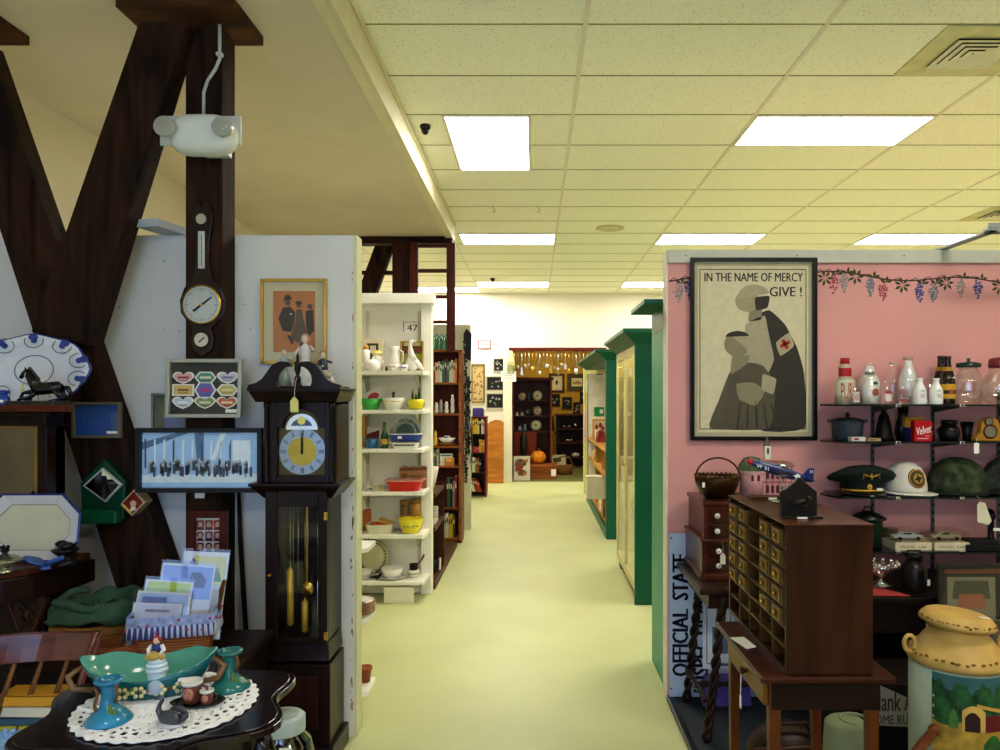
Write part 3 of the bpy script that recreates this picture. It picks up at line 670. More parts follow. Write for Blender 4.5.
m.prism([(dcx - .003, dcz - .01), (dcx + .003, dcz - .01), (dcx + .005, dcz + .035), (dcx, dcz + .053), (dcx - .005, dcz + .035)], .026, .0275); m.disc(dcx, dcz, .024, .006, n=12); m.build('hand', dp)
# cornice and swan-neck pediment
m = MB(cw); m.hexa(*zc(Xc(251), Xc(342), -.035, D, Z(402), Z(391), .022)); m.box(Xc(250), Xc(343), -.04, D, Z(391), Z(388)); m.box(hx0 - .005, hx1 + .005, .03, D, Z(388), Z(386)); m.build('cornice', t, bevel=.003)
L_ = [(-46, 3), (-46, 6), (-38, 8), (-32, 12), (-27, 19), (-22, 26), (-14, 29.5), (-7, 29), (-3.5, 27)]
hole = [(-3.5, 24)] + [(-x_, z_) for x_, z_ in arc(0, 11, 17.5, 62, -30, 10, 15)] + [(-8, 3.4)]
poly = L_ + hole + [(0, 2.8)] + [(-a_, b_) for a_, b_ in (L_ + hole)[::-1]]
poly = [(a_, b_) for a_, b_ in poly] + [(46, 0), (-46, 0)]
m = MB(cw); m.prism([(a_ * u + Xc(296.5), b_ * u + Z(391)) for a_, b_ in poly], -.035, .0); m.build('pediment', t, bevel=.003)
m = MB(cw); m.lathe([(.012, Z(384)), (.014, Z(378)), (.007, Z(375)), (.013, Z(370)), (.012, Z(364)), (.006, Z(360)), (.007, Z(357)), (0, Z(352))], (Xc(299), -.018, 0), 14); m.box(Xc(296), Xc(302), -.03, -.005, Z(390), Z(383)); m.build('finial', t)
m = MB(M('#d8d27a', .7)); m.prism([(Xc(294), Z(412)), (Xc(302), Z(412)), (Xc(302), Z(401)), (Xc(299), Z(397)), (Xc(297), Z(397)), (Xc(294), Z(401))], -.05, -.048); m.use(PAPER).tube([(Xc(298), -.049, Z(398)), (Xc(298.5), -.05, Z(388)), (Xc(299), -.034, Z(378))], .001, 4); m.build('price_tag', t)
# weights, chains and pendulum inside the trunk
for px, z0_, z1_ in ((285, 630, 574), (300, 637, 606), (313, 636, 586)):
    r = .0145 if px < 312 else .004
    m = MB(M('#c99f34', .35, .4) if px < 312 else SILVER); m.lathe([(0, Z(z0_) - .006), (r * .6, Z(z0_)), (r, Z(z0_) + .003), (r, Z(z1_)), (r * .5, Z(z1_) + .004), (0, Z(z1_) + .02)], (Xc(px), .07, 0), 14); m.build('weight' if px < 312 else 'pendulum_rod', t)
m = MB(M('#9a8f6a', .3, .8))
for px in (285, 288, 293, 300, 303, 313): m.tube([(Xc(px), .07, Z(508)), (Xc(px), .07, Z(590))], .0018, 5)
m.build('chain', t)
m = MB(BRASS); m.lathe([(0, -.008), (.03, -.004), (.034, 0), (.03, .004), (0, .008)], (Xc(298.5), .12, Z(596)), 24, axis='y'); m.box(Xc(298), Xc(299), .118, .122, Z(596), Z(500)); m.build('pendulum', t)
CLOCK_TOP = Z(386)

# porcelain figurines on top of the clock
def figurine(name, label, loc, h, dress, top_c, hair, rz=0., seated=False, skin='#e2c9b4', group=None, sway=0.):
    t = thing(name, label, 'figurine', loc, rz, group)
    m = MB(M(dress, .2, var=.06, coat=.3))
    if seated: m.lathe([(.0, 0), (.20, 0), (.23, .06), (.2, .2), (.15, .33), (.10, .42), (0, .46)], n=14, sy=1.15); m.ball((.0, -.14, .3), .12, .16, .09)
    else: m.lathe([(0, 0), (.19, 0), (.2, .03), (.16, .2), (.12, .36), (.085, .5), (0, .53)], n=14)
    for i in range(len(m.v)): m.v[i] = Vector((m.v[i].x * h + sway * h * m.v[i].z, m.v[i].y * h, m.v[i].z * h))
    m.build('skirt' if not seated else 'base_drapery', t)
    m = MB(M(top_c, .2, var=.05, coat=.3)); b = .46 if not seated else .42
    m.lathe([(0, b), (.085, b + .02), (.10, b + .14), (.115, b + .24), (.07, b + .31), (.03, b + .34), (0, b + .35)], n=12, sy=.75)
    m.tube([(-.10, 0, b + .27), (-.16, -.05, b + .16), (-.08, -.14, b + .12)], [.035, .032, .022], 8); m.tube([(.10, 0, b + .27), (.19, -.04, b + .22), (.2, -.14, b + .26)], [.035, .03, .02], 8)
    for i in range(len(m.v)): m.v[i] = m.v[i] * h + Vector((sway * h * m.v[i].z, 0, 0))
    m.build('bodice', t)
    m = MB(M(skin, .25, var=.03)); c = b + .43
    m.ball((sway * c, -.01, c), .066, .07, .085); m.tube([(sway * (c - .1), 0, c - .13), (sway * c, 0, c - .05)], .03, 8); m.ball((sway * c, -.076, c - .01), .012)
    for i in range(len(m.v)): m.v[i] = m.v[i] * h
    m.build('head', t)
    for hx_, hz_ in ((-.08, .12), (.2, .27)): MB(M(skin, .25, var=.03)).ball((hx_ * h + sway * h * (b + hz_), -.15 * h, (b + hz_) * h), .026 * h, .02 * h, .034 * h, n=8).build('hand', t)
    m = MB(M(hair, .3, var=.1)); m.ball((sway * c, .012, c + .022), .074, .076, .082); m.ball((sway * c, .06, c + .03), .04)
    for i in range(len(m.v)): m.v[i] = m.v[i] * h
    m.build('hair', t)
    return t
figurine('porcelain_figurine', 'pale grey seated porcelain figurine, smallest of those on the tall clock', (wx(284, 3.34), 3.34, CLOCK_TOP), .165, '#8f9c9c', '#a9b4b4', '#c9c3b6', .3)
figurine('porcelain_figurine', 'white porcelain lady with raised arm on top of the tall clock', (wx(305, 3.32), 3.32, CLOCK_TOP), .235, '#e9e5dc', '#e6e0d6', '#b58f6a', -.2)
figurine('porcelain_figurine', 'porcelain girl in dark vest leaning over at the right of the clock top', (wx(328, 3.34), 3.34, CLOCK_TOP), .165, '#cfc3b2', '#3d4550', '#7a4a26', .5, seated=True, sway=-.18)
# ================================================================ far left: hall stand with platters
hw = wood('#1d0e09', 'z', .35, .25)
hx = wx(45, 3.1)
t = thing('hall_stand', 'dark carved hall stand with shelf, mirror and rounded ledge at the left edge', 'hall stand', (-2.3, 3.15, 0))
ox, oy = -2.3, 3.15
m = MB(wood('#5a2412', 'x', .3, .25)); SH1 = wz(405, 2.88)
m.prism([(-2.8 - ox, 3.2 - oy), (-1.96 - ox, 3.2 - oy), (wx(76, 3.1) - ox, 3.08 - oy), (wx(75, 2.92) - ox, 2.90 - oy), (wx(66, 2.86) - ox, 2.85 - oy), (-2.8 - ox, 2.85 - oy)], SH1 - .026, SH1, 'xy'); m.build('upper_shelf', t, bevel=.004)
m = MB(hw); m.box(-2.8 - ox, wx(52, 3.12) - ox, 3.08 - oy, 3.2 - oy, wz(426, 3.1), SH1 - .026); m.box(-2.8 - ox, wx(58, 3.05) - ox, 3.0 - oy, 3.1 - oy, wz(415, 3.05), SH1 - .026); m.build('cornice', t, bevel=.006)
m = MB(hw); m.box(wx(40, 3.1) - ox, wx(50, 3.1) - ox, 3.08 - oy, 3.2 - oy, .93, wz(426, 3.1)); m.build('mirror_post', t, bevel=.004)
m = MB(M('#8a6a34', .4, .4)); xx0 = wx(40, 3.1) - ox - .018; m.box(xx0, xx0 + .018, 3.09 - oy, 3.12 - oy, .93, wz(426, 3.1)); m.box(-2.8 - ox, xx0, 3.09 - oy, 3.12 - oy, wz(428, 3.1), wz(425, 3.1)); m.build('mirror_fillet', t)
m = MB(M('#6f6a60', .05, 1., .15)); m.box(-2.8 - ox, xx0, 3.125 - oy, 3.14 - oy, .93, wz(427, 3.1)); m.build('mirror', t)
m = MB(hw); m.box(-2.8 - ox, wx(50, 3.1) - ox, 3.14 - oy, 3.2 - oy, 0, wz(426, 3.1)); m.build('back_panel', t)
LZ = .905; m = MB(wood('#4a2413', 'x', .35, .25))
edge = [(-2.8, 3.2), (-1.885, 3.2), (-1.885, 3.12), (-1.91, 3.0), (-1.95, 2.9), (-2.02, 2.82), (-2.12, 2.77), (-2.25, 2.74), (-2.8, 2.72)]
m.prism([(a - ox, b - oy) for a, b in edge], LZ - .028, LZ, 'xy'); m.build('ledge', t, bevel=.006)
m = MB(hw); m.prism([(a * .97 - .04 - ox if a > -2.7 else a - ox, b * .98 + .07 - oy) for a, b in edge], LZ - .12, LZ - .028, 'xy'); m.build('apron', t, bevel=.006)
m = MB(hw); m.box(-2.8 - ox, wx(47, 3.0) - ox, 2.98 - oy, 3.14 - oy, 0, LZ - .12); m.build('lower_case', t, bevel=.004)
m = MB(wood('#2e180f', 'z', .4, .3)); u = 2.95 / FL; qx = wx(26, 2.95) - ox; qz = wz(600, 2.95)
sh = [(-20, -4), (-19, 2), (-12, 6), (0, 4), (12, 6), (19, 2), (20, -4), (15, -18), (8, -34), (6, -40), (-6, -40), (-8, -34), (-15, -18)]
m.prism([(qx + a * u, qz + b * u) for a, b in sh], 2.955 - oy, 2.98 - oy)
m.use(wood('#3a1f12', 'z', .35, .3)); m.tube([(qx + a * u * .85, 2.953 - oy, qz + b * u * .9 - .006) for a, b in sh], .006, 6, closed=True)
for s in (-1, 1):
    for k in range(3): m.tube([(qx, 2.953 - oy, qz - (8 + 9 * k) * u), (qx + s * (5 - k) * u, 2.952 - oy, qz - (4 + 8 * k) * u), (qx + s * (9 - 2 * k) * u, 2.953 - oy, qz - (9 + 8 * k) * u), (qx + s * (5 - k) * u, 2.953 - oy, qz - (12 + 8 * k) * u)], .005, 6)
m.ball((qx, 2.953 - oy, qz - 14 * u), .014, .008, .02); m.build('carved_shield', t)
# blue and white oval platter standing on the upper shelf
PYL = 3.02; u = PYL / FL
t = thing('oval_platter', 'large oval blue and white scalloped platter standing on the upper shelf', 'platter', (wx(23, PYL), PYL + .03, SH1), rot=(-.12, 0, 0))
rx, rz = 60 * u, 36 * u; blue = M('#2a3f8c', .2, var=.3, scale=30, coat=.4); wht = M('#d9dde6', .2, var=.03, coat=.4)
n = 48; V_ = []; F_ = []; MM = []
rings = [(1.0, 0.0, blue), (.965, -.002, wht), (.70, .018, wht), (.62, .022, wht)]
for i in range(n):
    a = 2 * PI * i / n; sc_ = 1 + .025 * math.cos(8 * a)
    for r, d_, _m in rings: V_.append((rx * r * math.cos(a) * (sc_ if r > .9 else 1), d_, rz + rz * r * math.sin(a) * (sc_ if r > .9 else 1)))
for i in range(n):
    for k in range(3): F_.append((i * 4 + k, ((i + 1) % n) * 4 + k, ((i + 1) % n) * 4 + k + 1, i * 4 + k + 1)); MM.append(rings[k][2] if k else blue)
F_.append(tuple(i * 4 + 3 for i in range(n))); MM.append(wht)
m = MB(wht); m.add(V_, F_, True, MM); m.build('dish', t, solid=.006)
m = MB(blue); ink2 = M('#2d3350', .3)
for i in range(10):
    a = 2 * PI * (i + .5) / 10; R_ = .83; px_, pz_ = rx * R_ * math.cos(a), rz + rz * R_ * math.sin(a)
    loop = [(px_ + .034 * math.cos(b_) * 1.15, .003, pz_ + .03 * math.sin(b_)) for b_ in [2 * PI * j / 14 for j in range(14)]]
    m.use(ink2).tube(loop, .0016, 4, closed=True)
    m.use(blue).disc(rx * .93 * math.cos(a), rz + rz * .92 * math.sin(a), -.0005, .019, .014, n=10, t=.003); m.disc(px_, pz_, .006, .012, n=8, t=.004)
m.use(ink2).tube([(rx * .33 * math.cos(b_), .019, rz + rz * .42 * math.sin(b_)) for b_ in [2 * PI * j / 28 for j in range(28)]], .0016, 4, closed=True)
m.build('pattern', t)
# black horse statuette
hu = 2.92 / FL
t = thing('horse_statuette', 'black prancing horse statuette standing in front of the oval platter', 'statuette', (wx(42, 2.93), 2.93, SH1))
hm = M('#08070a', .22, var=.2, coat=.4)
m = MB(hm); m.prism([(-34 * hu, -.03), (-30 * hu, -.045), (26 * hu, -.045), (32 * hu, -.02), (26 * hu, .03), (-30 * hu, .03)], 0, .016, 'xy')
m.tube([(-6 * hu, 0, 16 * hu), (0, 0, 16.5 * hu), (8 * hu, 0, 17 * hu), (16 * hu, 0, 17.5 * hu), (20 * hu, 0, 16 * hu)], [6.2 * hu, 6.6 * hu, 6.2 * hu, 6.4 * hu, 4 * hu], 12)
m.tube([(-4 * hu, 0, 17 * hu), (-9 * hu, 0, 24 * hu), (-13 * hu, 0, 30 * hu), (-16 * hu, 0, 33 * hu)], [6.2 * hu, 5.2 * hu, 4 * hu, 3.2 * hu], 12)
m.tube([(-14 * hu, 0, 33.5 * hu), (-18 * hu, 0, 31 * hu), (-21.5 * hu, 0, 27 * hu)], [3.4 * hu, 2.8 * hu, 1.8 * hu], 10)
for s in (-1, 1): m.tube([(-15 * hu, s * .008, 35 * hu), (-15.4 * hu, s * .01, 38 * hu)], [1.2 * hu, .2 * hu], 6)
for k in range(6): m.ball((-12 * hu + k * 1.7 * hu, 0, (36 - k * 2.1) * hu), 2.2 * hu, 1.2 * hu, 2.2 * hu, n=8)
m.tube([(-6 * hu, .012, 12 * hu), (-14 * hu, .012, 13 * hu), (-21 * hu, .012, 12 * hu), (-24 * hu, .012, 6 * hu), (-26 * hu, .012, 4 * hu)], [3 * hu, 2.4 * hu, 1.7 * hu, 1.5 * hu, 1.7 * hu], 8)
m.tube([(-5 * hu, -.012, 12 * hu), (-11 * hu, -.012, 7 * hu), (-19 * hu, -.012, 6 * hu), (-22 * hu, -.012, 4.5 * hu)], [3 * hu, 2.2 * hu, 1.5 * hu, 1.6 * hu], 8)
for s in (-1, 1): m.tube([(17 * hu, s * .012, 15 * hu), (19 * hu, s * .012, 10 * hu), (24 * hu, s * .012, 7 * hu), (20 * hu, s * .012, 4 * hu)], [4.6 * hu, 3 * hu, 1.8 * hu, 1.8 * hu], 8)
m.tube([(21 * hu, 0, 18 * hu), (26 * hu, 0, 17 * hu), (29 * hu, 0, 11 * hu), (28 * hu, 0, 7 * hu)], [1.6 * hu, 2.6 * hu, 2.2 * hu, .6 * hu], 8)
m.build('horse', t)
m = MB(M('#c9c35a', .6)); m.box(-17 * hu, -15 * hu, -.022, -.02, 14 * hu, 22 * hu); m.use(PAPER).tube([(-16 * hu, -.021, 22 * hu), (-13 * hu, -.0205, 32 * hu)], .0008, 4); m.build('price_tag', t)
m = MB(M('#123a9c', .1, var=.1, coat=.5)); m.lathe([(.02, 0), (.021, .003), (.021, .03), (.012, .036), (.012, .041), (.018, .044), (.018, .056), (0, .058)], n=16); m.use(PAPER).box(-.012, .012, -.0225, -.0205, .01, .02)
solo(m, 'cobalt_bottle', 'small cobalt blue stoppered bottle left of the black horse', 'bottle', (wx(4, 2.9), 2.9, SH1))
# octagonal platter leaning on the ledge
oyy = 2.985; u = oyy / FL
t = thing('octagonal_platter', 'cream octagonal platter with blue edge propped on the lower ledge', 'platter', (wx(27, oyy), oyy, LZ + .006), rot=(-.14, 0, 0))
def octo(a, b, c): return [(-a + c, -b), (a - c, -b), (a, -b + c), (a, b - c), (a - c, b), (-a + c, b), (-a, b - c), (-a, -b + c)]
A, B = 50 * u, 34 * u
def ringo(m, P0, y0, P1, y1):
    n = 8; m.add([(x_, y0, z_ + B) for x_, z_ in P0] + [(x_, y1, z_ + B) for x_, z_ in P1], [(i, (i + 1) % n, n + (i + 1) % n, n + i) for i in range(n)])
rim_m = M('#c9c9d0', .2, var=.04, coat=.4); well = M('#c2c2ac', .2, var=.06, coat=.4)
m = MB(M('#1d2c6c', .2)); ringo(m, octo(A, B, .075), 0, octo(A - .008, B - .008, .073), -.003)
m.use(rim_m); ringo(m, octo(A - .008, B - .008, .073), -.003, octo(A * .76, B * .68, .06), .012); m.use(M('#9a9a90', .25)); ringo(m, octo(A * .76, B * .68, .06), .012, octo(A * .73, B * .64, .058), .018)
m.use(well).prism([(x_, z_ + B) for x_, z_ in octo(A * .73, B * .64, .058)], .018, .021); m.use(rim_m).prism([(x_, z_ + B) for x_, z_ in octo(A * .9, B * .88, .07)], .0215, .024); m.build('dish', t, solid=.003)
# things on the ledge
m = MB(M('#3d5fae', .25, var=.25, scale=30, coat=.4))
for s in (-1, 1):
    V_ = []; F_ = []
    for i in range(9):
        f = i / 8; w_ = math.sin(PI * min(1, f * 1.02)) * .030 + .002
        for j in (-1, 0, 1): V_.append((s * f * .075, j * w_ - .01, .008 + .030 * f + (.016 if j else 0)))
    for i in range(8):
        for j in range(2): F_.append((i * 3 + j, i * 3 + j + 1, (i + 1) * 3 + j + 1, (i + 1) * 3 + j))
    m.add(V_, F_, True)
m.lathe([(.016, 0), (.02, .004), (.012, .012), (0, .013)], n=12)
solo(m, 'leaf_dish', 'blue double-leaf dish on the ledge in front of the octagonal platter', 'dish', (wx(46, 2.89), 2.89, LZ), solid=.004)
m = MB(M('#a8a68e', .18, .85)); m.lathe([(.03, 0), (.032, .004), (.012, .012), (.012, .02), (.045, .03), (.06, .045), (.058, .048), (.035, .06), (.012, .068), (.006, .075), (0, .076)], n=20)
m.use(IRON); m.ball((0, 0, .082), .016, .016, .01, n=8)
for a in range(0, 360, 72): m.ball((.012 * math.cos(math.radians(a)), .012 * math.sin(math.radians(a)), .094), .007, n=6)
solo(m, 'lidded_compote', 'low silver lidded dish with a dark flower knob, left end of the ledge', 'dish', (wx(5, 2.84), 2.84, LZ))
m = MB(M('#0d0c12', .3, var=.2)); m.lathe([(.05, 0), (.055, .004), (.03, .02), (.02, .03), (.045, .05), (.05, .058), (.04, .062)], n=16); m.ball((.02, -.02, .075), .028, .028, .016, n=8); m.ball((-.02, .01, .078), .024, .024, .014, n=8)
solo(m, 'dark_posy_bowl', 'small black bowl at the right end of the ledge', 'bowl', (wx(68, 3.0), 2.98, LZ))

# ================================================================ chair seen from behind
t = thing('windsor_chair', 'spindle-back wooden chair with polished curved crest rail beside the lace-topped table', 'chair', (-1.73, 2.36, 0), rz=.34)
chw = wood('#5a2a20', 'x', .16, .2, coat=.6); sp = wood('#6a4326', 'z', .35, .25)
def cr(f): return (-.27 + .54 * f, -.05 * math.sin(PI * f) * -1)
m = MB(chw); V_ = []; F_ = []
for i in range(13):
    f = i / 12; x_, y_ = cr(f); zc_ = .006 * math.sin(PI * f); sl = .04
    V_ += [(x_ + sl, y_, .705), (x_ + sl, y_ + .018, .705), (x_ + sl + .018, y_ + .028, .79 + zc_), (x_ + sl + .018, y_ + .010, .79 + zc_)]
for i in range(12):
    for a, b in ((0, 1), (1, 2), (2, 3), (3, 0)): F_.append((i * 4 + a, i * 4 + b, (i + 1) * 4 + b, (i + 1) * 4 + a))
F_ += [(3, 2, 1, 0), (48, 49, 50, 51)]; m.add(V_, F_, False); m.build('crest_rail', t, bevel=.003)
for f in (.02, .98):
    x_, y_ = cr(f); MB(chw).tube([(x_ - .05, y_ + .01, .43), (x_, y_ + .009, .6), (x_ + .05, y_ + .009, .795)], [.017, .016, .013], 10, flat=.8).build('back_post', t)
for i in range(6):
    f = (i + 1) / 7; x_, y_ = cr(f); MB(sp).tube([(x_ * .95 - .045, y_ + .008, .44), (x_, y_ + .009, .6), (x_ + .04, y_ + .009, .73)], [.008, .0085, .006], 8).build('spindle', t)
m = MB(chw); m.prism([(-.27, .01), (-.10, -.01), (.10, -.01), (.2, .01), (.22, .2), (.1, .24), (-.16, .24), (-.29, .2)][::-1], .41, .445, 'xy'); m.build('seat', t, bevel=.01)
for (a, b) in ((-.22, .03), (.16, .03), (-.24, .18), (.18, .18)): MB(chw).lathe([(.012, 0), (.018, .12), (.014, .2), (.021, .3), (.014, .415)], (a, b, 0), 10).build('leg', t)
MB(chw).tube([(-.24, .18, .2), (.18, .18, .2)], .009, 8).build('stretcher', t)

# dark blanket chest behind, carrying baskets
CHZ = .60
t = thing('blanket_chest', 'dark low chest behind the lace-topped table carrying the baskets', 'chest', (-1.50, 2.95, 0))
m = MB(wood('#170c08', 'x', .4)); m.box(-.36, .40, -.26, .16, .04, CHZ - .03); m.build('body', t, bevel=.006)
m = MB(wood('#1d0f0a', 'x', .35)); m.box(-.38, .42, -.28, .18, CHZ - .03, CHZ); m.build('lid', t, bevel=.006)
m = MB(wood('#170c08', 'x', .4)); m.box(-.37, .41, -.27, .17, 0, .04); m.build('plinth', t)
# wicker basket with a green cloth
t = thing('wicker_basket', 'oval wicker basket half covered by a green cloth, on the dark chest', 'basket', (wx(98, 2.95), 2.95, CHZ))
wk = M('#8a5c26', .6, var=.45, scale=45, kind='wicker', bump=.6)
m = MB(wk); m.lathe([(0, 0), (.12, 0), (.145, .03), (.155, .075), (.15, .10), (.14, .10), (.13, .05), (0, .03)], n=28, sx=1.1, sy=.9)
for k in range(5): m.tube([((.15 + .006 * math.sin(k)) * 1.1 * math.cos(a), (.15) * .9 * math.sin(a), .02 + .018 * k) for a in [2 * PI * i / 28 for i in range(28)]], .007, 6, closed=True)
m.build('body', t)
t2 = thing('green_cloth', 'crumpled green cloth draped round over the wicker basket', 'cloth', (wx(98, 2.95), 2.95, CHZ + .10))
gc = M('#2f4a36', .9, var=.35, scale=14, kind='plain', bump=.4)
gs_ = .86
m = MB(gc)
V_ = []; F_ = []; n = 40; prof = [(.05, .045), (.10, .035), (.125, .06), (.155, .075), (.185, .06), (.20, .03), (.203, .0), (.198, -.03)]
r_ = random.Random(5)
ph = [r_.uniform(0, 6) for _ in range(8)]
for i in range(n):
    a = 2 * PI * i / n
    for k, (r, z) in enumerate(prof):
        wob = .010 * math.sin(5 * a + ph[k]) + .008 * math.sin(9 * a + ph[k] * 2)
        zz = z + wob + (.02 * math.cos(a - .6) if k > 1 else 0)
        if k >= 6: zz += .035 * max(0, math.sin(-a - .2)) * (k - 5) if -PI < a else 0
        V_.append(((r + wob) * math.cos(a) * 1.05 * gs_, (r + wob * .7) * math.sin(a) * .92 * gs_, zz))
K = len(prof)
for i in range(n):
    for k in range(K - 1): F_.append((i * K + k, ((i + 1) % n) * K + k, ((i + 1) % n) * K + k + 1, i * K + k + 1))
F_.append(tuple(i * K for i in range(n)))
m.add(V_, F_, True); m.build('cloth', t2, solid=.006, sub=1)
for k in range(3):
    a0 = .5 + k * 1.7; pts = [(.14 * math.cos(a0 + .16 * j) * 1.05, .125 * math.sin(a0 + .16 * j), .078 + .012 * math.sin(j * .7)) for j in range(10)]
    m = MB(gc); m.tube(pts, [.006] + [.016] * 8 + [.006], 8); m.build('fold', t2)
m = MB(M('#7a3f1c', .6, var=.4, scale=40, kind='wicker', bump=.5)); m.lathe([(0, 0), (.065, 0), (.075, .03), (.078, .07), (.072, .07), (.065, .02), (0, .015)], n=20)
solo(m, 'splint_basket', 'small brown splint basket between the chair rail and the card basket', 'basket', (wx(118, 2.74), 2.76, CHZ))

# card basket with ruffled liner
t = thing('card_basket', 'wooden splint basket with blue ruffled liner, behind the turquoise planter', 'basket', (-1.355, 2.84, CHZ + .0), rz=.25); t.scale = (.82, .85, 1)
m = MB(M('#8a4f24', .5, var=.35, scale=30, kind='wicker', bump=.5))
def rr(a, b, r=.03, n=5):
    o = []
    for (cx_, cz_, a0) in ((a - r, b - r, 0), (-a + r, b - r, 90), (-a + r, -b + r, 180), (a - r, -b + r, 270)): o += arc(cx_, cz_, r, a0, a0 + 90, n)
    return o
bot = rr(.15, .085); topp = rr(.18, .10); N_ = len(bot)
m.add([(x_, y_, 0) for x_, y_ in bot] + [(x_, y_, .15) for x_, y_ in topp] + [(x_ * .95, y_ * .93, .15) for x_, y_ in topp] + [(x_ * .95, y_ * .93, .012) for x_, y_ in bot],
      [(i, (i + 1) % N_, N_ + (i + 1) % N_, N_ + i) for i in range(N_)] + [(N_ + i, N_ + (i + 1) % N_, 2 * N_ + (i + 1) % N_, 2 * N_ + i) for i in range(N_)] + [(2 * N_ + i, 2 * N_ + (i + 1) % N_, 3 * N_ + (i + 1) % N_, 3 * N_ + i) for i in range(N_)] + [tuple(range(N_))[::-1], tuple(range(3 * N_, 4 * N_))])
m.build('body', t)
lnr = M('#8a9ad0', .9, var=.4, scale=38); lnr_shade = M('#3f4a8c', .9); lnr_lit = M('#b9c2e6', .9); m = MB(lnr); n = 96; V_ = []; F_ = []; MM = []  # light and shade of the pleats painted as alternating pale and dark strips
tl = [math.dist(topp[i], topp[(i + 1) % N_]) for i in range(N_)]; P_ = []
for i in range(n):
    d_ = sum(tl) * i / n; j = 0
    while d_ > tl[j]: d_ -= tl[j]; j += 1
    f = d_ / tl[j]; P_.append(tuple(topp[j][q] + (topp[(j + 1) % N_][q] - topp[j][q]) * f for q in (0, 1)))
for i in range(n):
    x_, y_ = P_[i]; wob = .006 * (1 if i % 2 else -1)
    nx, ny = x_ / .18, y_ / .10; l = math.hypot(nx, ny); nx, ny = nx / l, ny / l
    V_ += [(x_ * .95, y_ * .93, .158), (x_ + nx * .004, y_ + ny * .004, .162), (x_ + nx * .008, y_ + ny * .008, .128), (x_ + nx * (.012 + wob), y_ + ny * (.012 + wob), .085)]
for i in range(n):
    for k in range(3): F_.append((i * 4 + k, ((i + 1) % n) * 4 + k, ((i + 1) % n) * 4 + k + 1, i * 4 + k + 1)); MM.append(lnr if k < 2 else (lnr_shade if i % 2 else lnr_lit))
m.add(V_, F_, True, MM); rf = m.build('liner', t, solid=.002)
m = MB(M('#b04a5c', .9)); r_ = random.Random(2)
for i in range(26):
    x_, y_ = P_[(i * 11) % n]; nx, ny = x_ / .18, y_ / .10; l = math.hypot(nx, ny); m.ball((x_ + nx / l * .013, y_ + ny / l * .013, r_.uniform(.09, .15)), .006, .006, .006, n=6)
m.build('flower_print', rf)['kind'] = 'stuff'
m = MB(wood('#5c3218', 'x', .5)); m.tube([(-.185, -.04, .12), (-.20, -.10, .06), (-.17, -.125, .02), (-.12, -.12, .05)], .005, 6); m.build('handle', t)
m = MB(wood('#5c3218', 'x', .5)); m.tube([(.18, 0, .13), (.20, -.03, .20), (.21, 0, .26), (.19, .04, .22), (.18, .05, .13)], .008, 6); m.build('handle', t)
# greeting cards and prints standing in the basket, each in a clear sleeve
def sleeve(label, x, y, w_, h_, tilt, roll, art, z=.632):
    c = thing('greeting_card', label, 'greeting card', (x, y, z), group='sleeved cards in the basket', rot=(tilt, roll, .25))
    m = MB(M('#d9d9d2', .5, var=.04)); m.box(-w_ / 2, w_ / 2, -.003, .003, 0, h_)
    for (mt, pts) in art: m.use(mt).prism([(a * w_ / 2, b * h_) for a, b in pts], -.0042, -.003)
    m.build('card', c)
    MB(glassy('#e8eeff', .03)).box(-w_ / 2 - .004, w_ / 2 + .004, -.006, -.0052, -.0, h_ + .012).build('sleeve', c)
fy, fg, fb, fw_, fd = flat('#d8cf6a', .4), flat('#7aa03a', .4), flat('#7f9ad8', .4), flat('#dfe3ea', .4), flat('#35405c', .4)
sleeve('tall sleeved card of a tower on yellow and green, tallest in the basket', -1.305, 2.905, .165, .33, -.14, .10, [(fy, [(-.5, .62), (.9, .62), (.9, .95), (-.5, .95)]), (flat('#4fa05a', .4), [(.2, .66), (.8, .66), (.6, .82), (.4, .8)]), (flat('#565a8c', .4), [(-.75, .62), (-.35, .62), (-.35, .85), (-.55, .93), (-.75, .85)])])
sleeve('sleeved card of a pale blue car, second tallest in the basket', -1.362, 2.870, .19, .29, -.2, .12, [(fb, [(-.95, .55), (.95, .55), (.95, .97), (-.95, .97)]), (fd, [(.0, .7), (.7, .7), (.75, .8), (.5, .9), (.15, .9)]), (fw_, [(.15, .78), (.35, .78), (.35, .86), (.2, .86)])])
sleeve('bright green sleeved card in the middle of the basket', -1.420, 2.840, .17, .235, -.24, .14, [(flat('#b6cc3c', .4), [(-.9, .7), (.9, .7), (.9, .97), (-.9, .97)]), (fg, [(-.9, .55), (.9, .55), (.9, .7), (-.9, .7)])])
sleeve('light blue sleeved card in front of the green one in the basket', -1.415, 2.810, .19, .20, -.3, .12, [(flat('#a9bfe0', .4), [(-.9, .5), (.9, .5), (.9, .96), (-.9, .96)]), (fb, [(-.8, .75), (.1, .75), (.1, .9), (-.8, .9)])])
sleeve('foremost small white sleeved card in the basket', -1.420, 2.785, .17, .165, -.34, .1, [(flat('#c9cde0', .4), [(-.9, .5), (.9, .5), (.9, .96), (-.9, .96)]), (flat('#8f6a9c', .4), [(-.5, .8), (.5, .8), (.5, .86), (-.5, .86)])])

